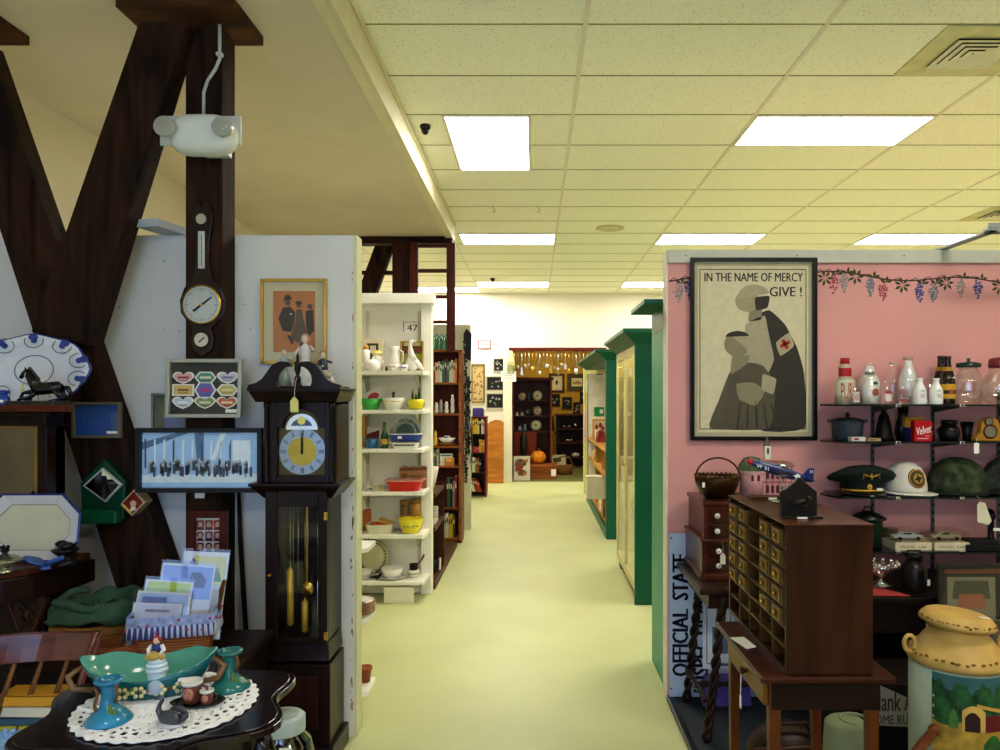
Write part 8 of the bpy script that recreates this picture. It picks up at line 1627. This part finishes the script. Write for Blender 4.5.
# toy house
t = thing('toy_house', 'pink lithographed toy mansion with green roof and a tall pale turret on the spice chest', 'toy house', (wx(766, 3.62), 3.64, ctz)); u = 3.62 / FL
pk = M('#c08a8c', .4, var=.15, scale=40); wn = M('#4a2028', .4); gr = M('#4a5a3c', .5, var=.2)
m = MB(M('#2f7a3c', .6, var=.2)); m.box(-27 * u, 26 * u, -.07, .08, 0, 1.6 * u); m.build('base', t, bevel=.003)
m = MB(pk); m.box(-8 * u, 26 * u, -.05, .06, 1.6 * u, 31 * u); m.use(M('#8a3a3c', .5))
for s in range(6): m.box(-8 * u + s * 6.2 * u, -7.2 * u + s * 6.2 * u, -.0512, -.05, 1.6 * u, 31 * u)
m.box(-8 * u, 26 * u, -.0515, -.05, 15 * u, 16.2 * u); m.build('main_block', t)
m = MB(pk); m.lathe([(12 * u, 1.6 * u), (12 * u, 27 * u)], (-14 * u, -.02, 0), 8, a0=PI / 8); m.use(M('#d8b6b0', .5)).lathe([(12.6 * u, 25 * u), (12.6 * u, 27.5 * u)], (-14 * u, -.02, 0), 8, a0=PI / 8, cap=False); m.build('tower', t)
m = MB(gr); m.lathe([(13.5 * u, 27 * u), (13 * u, 32 * u), (8 * u, 39 * u), (0, 41 * u)], (-14 * u, -.02, 0), 8, a0=PI / 8, smooth=False); m.build('tower_roof', t); m = MB(M('#9c6a66', .5, var=.15)); m.prism([(-9 * u, 31 * u), (27 * u, 31 * u), (24 * u, 35 * u), (-4 * u, 35 * u)], -.055, .065); m.build('roof', t)
for s, zz in ((-2, 19), (3, 19), (8, 19), (13, 19), (18, 19), (-2, 5), (3, 5), (8, 5), (13, 5)): MB(wn).prism([(s * u, zz * u), (s * u + 3 * u, zz * u), (s * u + 3 * u, zz * u + 6.5 * u), (s * u + 1.5 * u, zz * u + 8 * u), (s * u, zz * u + 6.5 * u)], -.0526, -.05).build('window', t)
for s in (-18, -12): MB(wn).prism([(s * u, 17 * u), (s * u + 2.5 * u, 17 * u), (s * u + 2.5 * u, 23 * u), (s * u, 23 * u)], -.076, -.05).build('window', t)
m = MB(M('#d8d6c4', .5)); m.box(-1 * u, 5 * u, -.02, .01, 38 * u, 51 * u); m.use(wn).box(1 * u, 3 * u, -.021, -.02, 43 * u, 49 * u); m.use(M('#5a4a3a', .5)).lathe([(4.2 * u, 51 * u), (0, 60 * u)], (2 * u, -.005, 0), 4, a0=PI / 4, smooth=False); m.build('turret', t)
# drawer cabinet on its stand table
FX, NY, FYY = .74, 2.205, 2.855; CB = .752; CH = .44; CD = .255
t = thing('drawer_cabinet', 'oak parts cabinet of small labelled drawers, some missing, on the little table', 'cabinet', (FX, NY, CB))
ok = wood('#2f1407', 'z', .35, .25); okd = wood('#3a1c0c', 'x', .4, .2); okf = wood('#4a3112', 'y', .42, .25)
W_ = FYY - NY
MB(ok).box(0, CD, 0, .016, 0, CH - .002).build('side_panel', t, bevel=.002); MB(ok).box(0, CD, W_ - .016, W_, 0, CH - .002).build('side_panel', t, bevel=.002); MB(wood('#4a240c', 'y', .3, .2)).box(-.004, CD + .002, -.004, W_ + .004, CH - .002, CH + .002).build('top', t, bevel=.002); MB(ok).box(0, CD, .016, W_ - .016, 0, .014).build('bottom', t); MB(ok).box(CD - .012, CD, .016, W_ - .016, .014, CH - .016).build('back_panel', t)
cw_ = (W_ - .032) / 5; rh = (CH - .030) / 7
for k in range(1, 5): MB(okf).box(.002, CD - .012, .016 + k * cw_ - .004, .016 + k * cw_ + .004, .014, CH - .016).build('divider', t)
for k in range(1, 7): MB(okf).box(.003, CD - .012, .016, W_ - .016, .014 + k * rh - .0035, .014 + k * rh + .0035).build('rail', t)
proto = None
for col in range(5):
    for row in range(7):
        if col == 2 or row >= 5: continue
        y_ = .016 + (col + .5) * cw_; z_ = CH - .016 - (row + .5) * rh
        if proto is None:
            m = MB(okf); a, b = cw_ / 2 - .007, rh / 2 - .006; m.box(-.004, .20, -a, a, -b, b); proto = m.build('drawer', t, loc=(0, y_, z_), bevel=.002)
            m = MB(M('#8a6a2c', .4, .4, .15)); 
            for (y0_, y1_, z0_, z1_) in ((-.030, .030, .014, .019), (-.030, .030, -.019, -.014), (-.030, -.025, -.014, .014), (.025, .030, -.014, .014)): m.box(-.008, -.004, y0_, y1_, z0_, z1_)
            lf_ = m.build('label_frame', proto, bevel=.001); m = MB(M('#6a4c1e', .7)); m.box(-.0055, -.004, -.025, .025, -.014, .014); m.use(BRASS).lathe([(.003, .004), (.007, .012), (.006, .016), (0, .018)], (0, 0, 0), 10, axis='x'); m.v = [Vector((-abs(p.x), p.y, p.z)) for p in m.v]; kb = m.build('label_card', proto)
        else:
            d = proto.copy(); COL.objects.link(d); d.parent = t; d.location = (0, y_, z_)
            for ch in (lf_, kb): e = ch.copy(); COL.objects.link(e); e.parent = d
t = thing('stand_table', 'small oak table with a shallow side drawer carrying the parts cabinet', 'table', (.86, 2.45, PF)); ox, oy = .86, 2.45; TTZ = CB - .002 - PF
m = MB(wood('#3a180a', 'y', .35, .2)); m.box(.66 - ox, 1.056 - ox, 2.187 - oy, 2.74 - oy, TTZ - .018, TTZ); m.build('top', t, bevel=.004)
m = MB(wood('#1d0e07', 'x', .4)); m.box(.70 - ox, 1.02 - ox, 2.215 - oy, 2.232 - oy, TTZ - .105, TTZ - .018); m.box(.70 - ox, 1.02 - ox, 2.69 - oy, 2.705 - oy, TTZ - .105, TTZ - .018); m.box(1.005 - ox, 1.02 - ox, 2.232 - oy, 2.69 - oy, TTZ - .105, TTZ - .018); m.build('apron', t)
d = MB(wood('#6f4418', 'y', .4)).box(.682 - ox, .70 - ox, 2.235 - oy, 2.64 - oy, TTZ - .10, TTZ - .020).build('drawer', t, bevel=.003); m = MB(wood('#3a1c0c', 'y')); m.lathe([(.006, 0), (.007, -.008), (.014, -.016), (.01, -.022), (0, -.023)], (.682 - ox, 2.41 - oy, TTZ - .06), 12, axis='x'); m.build('knob', d); m = MB(PAPER); m.tube([(.664 - ox, 2.41 - oy, TTZ - .06), (.662 - ox, 2.412 - oy, TTZ - .14)], .0015, 4); m.box(.661 - ox, .663 - ox, 2.405 - oy, 2.42 - oy, TTZ - .18, TTZ - .14); m.build('price_tag', d)
for (a, b) in ((.712, 2.235), (1.002, 2.235), (.712, 2.675), (1.002, 2.675)):
    m = MB(wood('#552a0c', 'z', .4)); s1, s2 = .018, .012; m.hexa([(a - s2 - ox, b - s2 - oy, 0), (a + s2 - ox, b - s2 - oy, 0), (a + s2 - ox, b + s2 - oy, 0), (a - s2 - ox, b + s2 - oy, 0)], [(a - s1 - ox, b - s1 - oy, TTZ - .018), (a + s1 - ox, b - s1 - oy, TTZ - .018), (a + s1 - ox, b + s1 - oy, TTZ - .018), (a - s1 - ox, b + s1 - oy, TTZ - .018)]); m.build('leg', t, bevel=.003)
m = MB(PAPER); m.prism([(-.03, -.06), (.012, -.05), (.03, .05), (-.02, .06)], 0, .001, 'xy'); solo(m, 'price_tag', 'white price tag lying on the corner of the small oak table', 'price tag', (.70, 2.50, CB - .0015), rz=.3)
# iron house-shaped bookend and model plane on the cabinet
ZT = CB + CH + .0025
t = thing('iron_doorstop', 'dark iron house-shaped plaque with a dog relief standing on the parts cabinet', 'doorstop', (wx(799.5, 2.32), 2.33, ZT)); u = 2.32 / FL
m = MB(M('#1c1610', .45, .5, .3)); m.prism([(-18 * u, 0), (18 * u, 0), (18 * u, 26 * u), (15 * u, 28 * u), (5 * u, 37 * u), (2 * u, 40 * u), (-1 * u, 40 * u), (-4 * u, 36 * u), (-14 * u, 28 * u), (-18 * u, 26 * u)], -.008, .012); m.build('plaque', t, bevel=.003)
m = MB(M('#1c1610', .45, .5, .3)); m.box(-18.5 * u, 21 * u, -.035, -.008, 0, 2.2 * u); m.build('ledge', t, bevel=.002); m = MB(PAPER); m.box(-5 * u, 5 * u, -.0358, -.035, .3 * u, 2 * u); m.build('price_tag', t)
m = MB(M('#2c241a', .4, .5, .3)); m.tube([(-7 * u, -.009, 15 * u), (0, -.010, 15.5 * u), (6 * u, -.009, 17 * u)], [3 * u, 2.8 * u, 2.6 * u], 10); m.ball((9 * u, -.01, 19.5 * u), 2.6 * u, .005, 2.2 * u, n=8); m.ball((11.5 * u, -.01, 19 * u), 1.4 * u, .004, 1.1 * u, n=6)
for a in (-7, -4, 4, 6.5): m.tube([(a * u, -.009, 14 * u), (a * u, -.009, 9 * u)], .9 * u, 6)
m.tube([(-9 * u, -.009, 16 * u), (-12 * u, -.009, 19 * u)], .7 * u, 6); m.build('dog_relief', t)
t = thing('model_plane', 'navy blue model fighter plane with red nose on a wire stand on the parts cabinet', 'model plane', (wx(783, 2.66), 2.66, ZT + 9 * 2.66 / FL)); u = 2.66 / FL
nv = M('#16245c', .3, var=.12, coat=.3)
def fz(x_): return -(x_ - 0) * .42
m = MB(nv); pts = [(-34, .2), (-31, .0), (-22, 0), (-8, 0), (6, 0), (20, .0), (30, 1)]
m.tube([(a * u, 0, (21 + fz(a) * .75 + b) * u) for a, b in pts], [1.2 * u, 3.2 * u, 4.6 * u, 5.6 * u, 5.0 * u, 3.4 * u, 1.8 * u], 14); m.build('fuselage', t)
m = MB(RED); m.tube([(-37.5 * u, 0, (21 + 37.5 * .315) * u), (-34 * u, 0, (21 + 34 * .315) * u), (-31.5 * u, 0, (21 + 31.5 * .315) * u)], [.4 * u, 2.6 * u, 3.3 * u], 12); m.build('nose_cone', t)
m = MB(nv); 
for s in (-1, 1): m.hexa([(-14 * u, s * 4 * u, 22.5 * u), (6 * u, s * 4 * u, 16.5 * u), (0, s * 34 * u, 22 * u), (-8 * u, s * 34 * u, 24.5 * u)], [(-14 * u, s * 4 * u, 23.8 * u), (6 * u, s * 4 * u, 17.8 * u), (0, s * 34 * u, 22.8 * u), (-8 * u, s * 34 * u, 25.3 * u)])
m.build('wing', t)
m = MB(nv); m.prism([(18 * u, 17 * u), (30 * u, 13 * u), (31 * u, 25 * u), (25 * u, 25 * u)], -.8 * u, .8 * u); m.build('tail_fin', t)
m = MB(nv)
for s in (-1, 1): m.hexa([(20 * u, s * u, 15.5 * u), (29 * u, s * u, 12.7 * u), (28 * u, s * 12 * u, 13.4 * u), (23 * u, s * 12 * u, 15 * u)], [(20 * u, s * u, 16.3 * u), (29 * u, s * u, 13.5 * u), (28 * u, s * 12 * u, 14 * u), (23 * u, s * 12 * u, 15.6 * u)])
m.build('tailplane', t)
m = MB(glassy('#3a4a6a', .25, .5)); m.ball((-2 * u, 0, 26 * u), 8 * u, 3 * u, 3.6 * u, n=14); m.build('canopy', t)
m = MB(M('#e2e2de', .4)); m.text('VF 31', -28 * u, 24.6 * u, 12 * u, 3.6 * u, -5.1 * u, bold=.03); m.v = [Vector((p.x, p.y, p.z + fz(p.x / u + 22) * .75 * u)) for p in m.v]; m.disc(13 * u, 17 * u, -4.6 * u, 3 * u, n=5, a0=PI / 2); m.box(-8 * u, 10 * u, -5.7 * u, -5.4 * u, 17.6 * u, 18.2 * u); m.text('38', 26.2 * u, 20 * u, 3.6 * u, 3 * u, -.95 * u); m.build('markings', t)
m = MB(SILVER); m.tube([(0, 0, .005 - 9 * u), (0, 0, 16 * u)], .0022, 6); m.lathe([(.04, 0), (.042, .003), (.04, .006), (0, .007)], (0, 0, -9 * u), n=20); m.build('stand', t)
m = MB(wood('#5a2c12', 'x')); m.box(-.06, .05, -.03, .03, 0, .012); m.use(PAPER).box(.0, .03, -.031, -.03, .002, .010); solo(m, 'thin_board', 'thin wooden lid lying on the parts cabinet behind the doorstop', 'lid', (.845, 2.74, ZT), bevel=.002)

# painted milk can on a crate
MCX, MCY = wx(957, 2.45), 2.45
t = thing('slatted_crate', 'low slatted crate under the painted milk can', 'crate', (MCX, MCY, PF)); 
for k in range(3): MB(wood('#3a2412', 'x')).box(-.22, .22, -.2, -.185, .01 + .065 * k, .06 + .065 * k).build('slat', t); MB(wood('#3a2412', 'x')).box(-.22, .22, .185, .2, .01 + .065 * k, .06 + .065 * k).build('slat', t)
for s in (-1, 1): MB(wood('#3a2412', 'y')).box(s * .21 - .01, s * .21 + .01, -.185, .185, 0, .19).build('end_board', t)
MB(wood('#3a2412', 'y')).box(-.22, .22, -.2, .2, .19, .205).build('top', t)
mz = PF + .2055
t = thing('milk_can', 'yellow-topped old milk can painted with a barn and covered bridge scene', 'milk can', (MCX, MCY, mz)); u = 2.45 / FL
BR = .143; ym = M('#b3904a', .5, var=.3, scale=6); ZB = wz(656, 2.45) - mz; rust = M('#80541e', .7, var=.3)
m = MB(M('#8f9a86', .5, var=.15)); m.lathe([(0, 0), (BR - .01, 0), (BR, .012), (BR, ZB)], n=48); m.build('body', t)
zs = wz(633, 2.45) - mz
m = MB(ym); m.lathe([(BR + .004, ZB - .012), (BR + .008, ZB), (BR + .004, ZB + .012), (BR - .004, ZB + .022), (BR - .028, ZB + .046), (.098, zs - .006), (.09, zs), (.09, zs + .025)], n=48); m.use(rust)
r_ = random.Random(3)
for k in range(40): a = 2 * PI * k / 40 + r_.uniform(-.04, .04); m.ball(((BR + .0005) * math.cos(a), (BR + .0005) * math.sin(a), ZB + .018 + r_.uniform(-.003, .006)), r_.uniform(.004, .010), r_.uniform(.004, .010), .004, n=6)
m.build('shoulder', t)
m = MB(ym); zl = zs + .03; m.lathe([(.088, zl - .02), (.10, zl - .012), (.112, zl - .006), (.114, zl), (.110, zl + .008), (.098, zl + .024), (.086, zl + .029), (.05, zl + .026), (0, zl + .025)], n=48); m.use(rust)
for k in range(46): a = 2 * PI * k / 46 + r_.uniform(-.05, .05); m.ball((.1095 * math.cos(a), .1095 * math.sin(a), zl + .008 + r_.uniform(-.003, .003)), r_.uniform(.003, .007), r_.uniform(.003, .007), .003, n=6)
m.use(M('#d8cfae', .7)).box(.04, .075, -.055, -.035, zl + .0285, zl + .0305); m.use(IRON).disc(-.02, zl + .004, -.1105, .004, n=8)
o = m.build('lid', t, loc=(.0, 0, .0)); o.rotation_euler = (.0, .10, 0); o.location = (-(zl) * .10 * 1.0, 0, .012)
for a in (PI, 0): m = MB(ym); m.tube([((BR + .012 + .018 * math.cos(b_)) * math.cos(a), (.0 + 0) , ZB + .042 + .026 * math.sin(b_)) for b_ in [2 * PI * j / 16 for j in range(16)]], .007, 8, closed=True); m.build('handle', t)
def cyl_band(m, mat, off, a0, a1, flo, fhi, n=16):
    m.use(mat); r = BR + off; V_ = []; F_ = []
    for j in range(n + 1):
        a = a0 + (a1 - a0) * j / n; c, s_ = math.cos(math.radians(a)), math.sin(math.radians(a)); V_ += [(r * c, r * s_, flo(a)), (r * c, r * s_, fhi(a))]
    for j in range(n): F_.append((2 * j, 2 * j + 2, 2 * j + 3, 2 * j + 1))
    m.add(V_, F_, True)
A0, A1 = 212, 330; zt_ = ZB - .02; K_ = lambda v: (lambda a: v)
m = MB(); cyl_band(m, M('#2f5a5a', .5, var=.4, scale=9), .001, A0, A1, K_(.05), K_(zt_), 30)
cyl_band(m, M('#1f4a22', .6, var=.75, scale=32), .0018, A0, A1, K_(zt_ - .16), lambda a: zt_ - .062 + .034 * abs(math.sin(math.radians(a * 7))) + .012 * abs(math.sin(math.radians(a * 19 + 20))), 60)
cyl_band(m, M('#a8842c', .6, var=.5, scale=22), .0022, A0, A1, K_(.05), lambda a: zt_ - .145 + .012 * math.sin(math.radians(a * 6)), 30)
cyl_band(m, M('#5a7a2c', .6, var=.4, scale=18), .0026, 262, A1, K_(.05), lambda a: zt_ - .215 + .022 * math.sin(math.radians(a * 8)), 20); cyl_band(m, M('#2c5a24', .6, var=.4, scale=20), .003, 270, 296, K_(.1), lambda a: zt_ - .205 + .03 * math.sin(math.radians((a - 270) * 7)), 14)
cyl_band(m, M('#c9a04a', .6, var=.15), .0034, 246, 272, K_(zt_ - .165), lambda a: zt_ - .085 - .018 * ((a - 259) / 13) ** 2, 14); cyl_band(m, M('#2a120c', .6), .0040, 249, 266, K_(zt_ - .165), lambda a: zt_ - .105 - .018 * ((a - 257.5) / 8.5) ** 2, 12)
cyl_band(m, M('#5a1414', .6, var=.15), .0034, 272, 302, K_(zt_ - .165), K_(zt_ - .115), 12); cyl_band(m, M('#b98f3c', .6), .0042, 262, 303, lambda a: zt_ - .088 - .027 * (a - 262) / 41, lambda a: zt_ - .078 - .025 * (a - 262) / 41, 14)
cyl_band(m, M('#3f6a2c', .6, var=.4, scale=30), .0044, 232, 242, K_(zt_ - .16), lambda a: zt_ - .13 + .03 * math.sin(math.radians((a - 232) * 18)), 14); cyl_band(m, M('#1f5a24', .6, var=.4, scale=30), .0044, 305, 318, K_(zt_ - .19), lambda a: zt_ - .13 + .04 * math.sin(math.radians((a - 305) * 13.8)), 14)
m.build('painted_scene', t)
m = MB(M('#a9b0a0', .5, var=.1)); 
for k in range(12): a = math.radians(214 - 0); m.ball((BR * math.cos(a), BR * math.sin(a), .04 + k * .032), .004, .004, .005, n=6)
m.build('seam_rivets', t)

# sideboard in the dark corner with its goods
SBZ = .69
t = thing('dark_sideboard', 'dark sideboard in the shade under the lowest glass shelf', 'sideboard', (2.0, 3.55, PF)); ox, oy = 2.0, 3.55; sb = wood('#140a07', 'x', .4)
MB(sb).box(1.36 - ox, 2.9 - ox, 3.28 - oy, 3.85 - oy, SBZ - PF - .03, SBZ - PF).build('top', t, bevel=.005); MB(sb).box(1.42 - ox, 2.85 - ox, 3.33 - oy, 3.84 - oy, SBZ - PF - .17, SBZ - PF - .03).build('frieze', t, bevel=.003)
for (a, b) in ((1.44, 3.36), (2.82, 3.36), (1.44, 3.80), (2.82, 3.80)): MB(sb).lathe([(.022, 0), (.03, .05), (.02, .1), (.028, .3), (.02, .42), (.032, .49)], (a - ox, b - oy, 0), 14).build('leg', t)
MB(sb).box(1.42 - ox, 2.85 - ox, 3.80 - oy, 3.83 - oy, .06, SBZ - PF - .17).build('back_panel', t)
m = MB(M('#a83a34', .8, var=.25, scale=20)); m.prism([(0, 0), (.28, 0), (.12, .30), (0, .34)], 0, .004, 'xy'); m.v = [Vector((p.x, p.y, p.z + .004 * math.sin(p.x * 40))) for p in m.v]; solo(m, 'red_cloth', 'red patterned cloth lying on the dark sideboard behind the drawer cabinet', 'cloth', (1.37, 3.30, SBZ + .005))
m = MB(glassy('#d9d2c6', .3)); m.lathe([(.05, 0), (.052, .006), (.012, .02), (.01, .04), (.06, .07), (.075, .10), (.07, .10), (.05, .075), (0, .055)], n=24)
for k in range(12): a = 2 * PI * k / 12; m.ball((.073 * math.cos(a), .073 * math.sin(a), .102), .012, .012, .012, n=6)
solo(m, 'crystal_compote', 'small crystal footed bowl on the red cloth', 'bowl', (wx(884, 3.42), 3.45, SBZ + .012))
t = thing('small_milk_can', 'small dark pewter-coloured milk can on the dark sideboard', 'can', (wx(916, 3.4), 3.42, SBZ + .0005)); u = 3.4 / FL
m = MB(M('#201c1a', .3, .6, .2)); m.lathe([(0, 0), (12 * u, 0), (12.4 * u, 2 * u), (12.4 * u, 21 * u), (10 * u, 25 * u), (8 * u, 27 * u), (8 * u, 31 * u), (9.6 * u, 34 * u), (9 * u, 36 * u), (0, 36.5 * u)], n=28); m.build('body', t); m = MB(M('#201c1a', .3, .6)); m.tube([(-7 * u, 0, 36 * u), (-6.6 * u, 0, 39 * u), (6.6 * u, 0, 39 * u), (7 * u, 0, 36 * u)], .9 * u, 6); m.build('handle', t); m = MB(PAPER); m.box(9 * u, 11.6 * u, -9.4 * u, -9 * u, 6 * u, 12 * u); m.build('price_tag', t)
def art_collage(m, a, b):
    bgrect(m, flat('#0c0a09'), a, b); C1 = flat('#6f6650'); 
    for (x_, z_, w2, h2) in ((-.62, .62, .30, .27), (.1, .76, .30, .16), (.65, .66, .22, .24), (.0, .30, .5, .12), (-.6, -.05, .3, .3)):
        ply(m, C1, [((x_ - w2) * a, (z_ - h2) * b), ((x_ + w2) * a, (z_ - h2) * b), ((x_ + w2) * a, (z_ + h2) * b), ((x_ - w2) * a, (z_ + h2) * b)], 1); ply(m, flat('#3a3a26'), [((x_ - w2 * .8) * a, (z_ + h2 * .1) * b), ((x_ + w2 * .8) * a, (z_ + h2 * .1) * b), ((x_ + w2 * .7) * a, (z_ + h2 * .85) * b), ((x_ - w2 * .7) * a, (z_ + h2 * .85) * b)], 2); ply(m, flat('#8a4a34'), [((x_ - w2 * .6) * a, (z_ - h2 * .3) * b), ((x_ + w2 * .6) * a, (z_ - h2 * .3) * b), ((x_ + w2 * .5) * a, (z_ + h2 * .3) * b), ((x_ - w2 * .5) * a, (z_ + h2 * .3) * b)], 3)
    ply(m, flat('#6a2a20'), [(-.95 * a, .93 * b), (.95 * a, .93 * b), (.95 * a, .98 * b), (-.95 * a, .98 * b)], 1)
x0_ = wx(941, 3.2); framed('card_collage', 'large dark framed collage of old cards standing on the floor at the right edge', 'picture', x0_ + .36, PF + .42, .72, .80, 3.23, .018, M('#2f2c24', .4, .4), art_collage, tilt=-.03)
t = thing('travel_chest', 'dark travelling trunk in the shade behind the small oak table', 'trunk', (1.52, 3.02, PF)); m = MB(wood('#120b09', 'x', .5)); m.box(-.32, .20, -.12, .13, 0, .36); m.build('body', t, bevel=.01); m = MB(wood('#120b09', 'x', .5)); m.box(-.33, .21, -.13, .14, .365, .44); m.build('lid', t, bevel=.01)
m = MB(M('#6a685c', .8, var=.1)); Yp = 2.86
m.prism([(wx(872, Yp), wz(682, Yp)), (wx(928, Yp), wz(707, Yp)), (wx(928, Yp), wz(728, Yp)), (wx(872, Yp), wz(725, Yp))], Yp, Yp + .006); m.use(M('#2a1418', .7)).text('Hank A', wx(872, Yp), wz(711, Yp), ws(41, Yp), ws(19, Yp), Yp - .0012, bold=.03); m.use(M('#1a1614', .7)).text('HOME RUN', wx(869, Yp), wz(724, Yp), ws(46, Yp), ws(9, Yp), Yp - .0012, bold=.02)
solo(m, 'felt_pennant', 'grey felt pennant lettered HOME RUN leaning on the dark trunk beside the milk can', 'pennant')
m = MB(wood('#5a2c14', 'x', .4)); m.tube([(1.05, 2.12, .515), (1.13, 2.20, .54), (1.20, 2.262, .562)], [.018, .016, .012], 10); m.ball((1.205, 2.266, .563), .018, n=10)
solo(m, 'wooden_club', 'turned wooden club resting against the milk can below the pennant', 'club')
m = MB(wood('#1a0f0a', 'x')); m.box(-.055, .065, -.065, .065, 0, .45); m.box(-.06, .07, -.07, .07, .45, .465); solo(m, 'low_box', 'low dark box carrying the wooden club', 'box', (1.085, 2.13, PF), bevel=.004)
t = thing('leather_bag', 'slumped brown leather bag on the platform beneath the small oak table', 'bag', (wx(786, 3.0), 3.0, PF)); m = MB(M('#28150c', .45, var=.3, scale=10, bump=.3)); m.ball((0, 0, .12), .16, .11, .125, n=20); m.ball((-.10, -.02, .07), .10, .10, .07, n=14); m.ball((.10, .0, .10), .09, .1, .10, n=14); m.build('body', t); m = MB(M('#2a160e', .4)); m.tube([(-.11, -.06, .17), (-.05, -.08, .27), (.05, -.08, .27), (.11, -.06, .18)], .009, 8); m.build('handle', t); m = MB(M('#4a2a18', .4)); m.tube([(-.15, -.07, .16), (0, -.115, .19), (.15, -.06, .17)], .008, 6); m.build('flap_seam', t)
t = thing('sage_bolster', 'upright roll of pale sage cloth standing on the platform behind the oak table leg', 'cloth roll', (wx(846, 2.78), 2.78, PF)); m = MB(M('#7c8460', .85, var=.2, scale=8, bump=.2)); m.lathe([(0, 0), (.085, 0), (.088, .02), (.082, .22), (.076, .33), (.06, .345), (0, .345)], n=24); m.build('roll', t); m = MB(M('#7a8260', .85)); m.tube([(.03 + .05 * math.cos(a), .05 * math.sin(a), .346) for a in [j * .5 for j in range(10)]], .006, 6); m.build('fold', t)
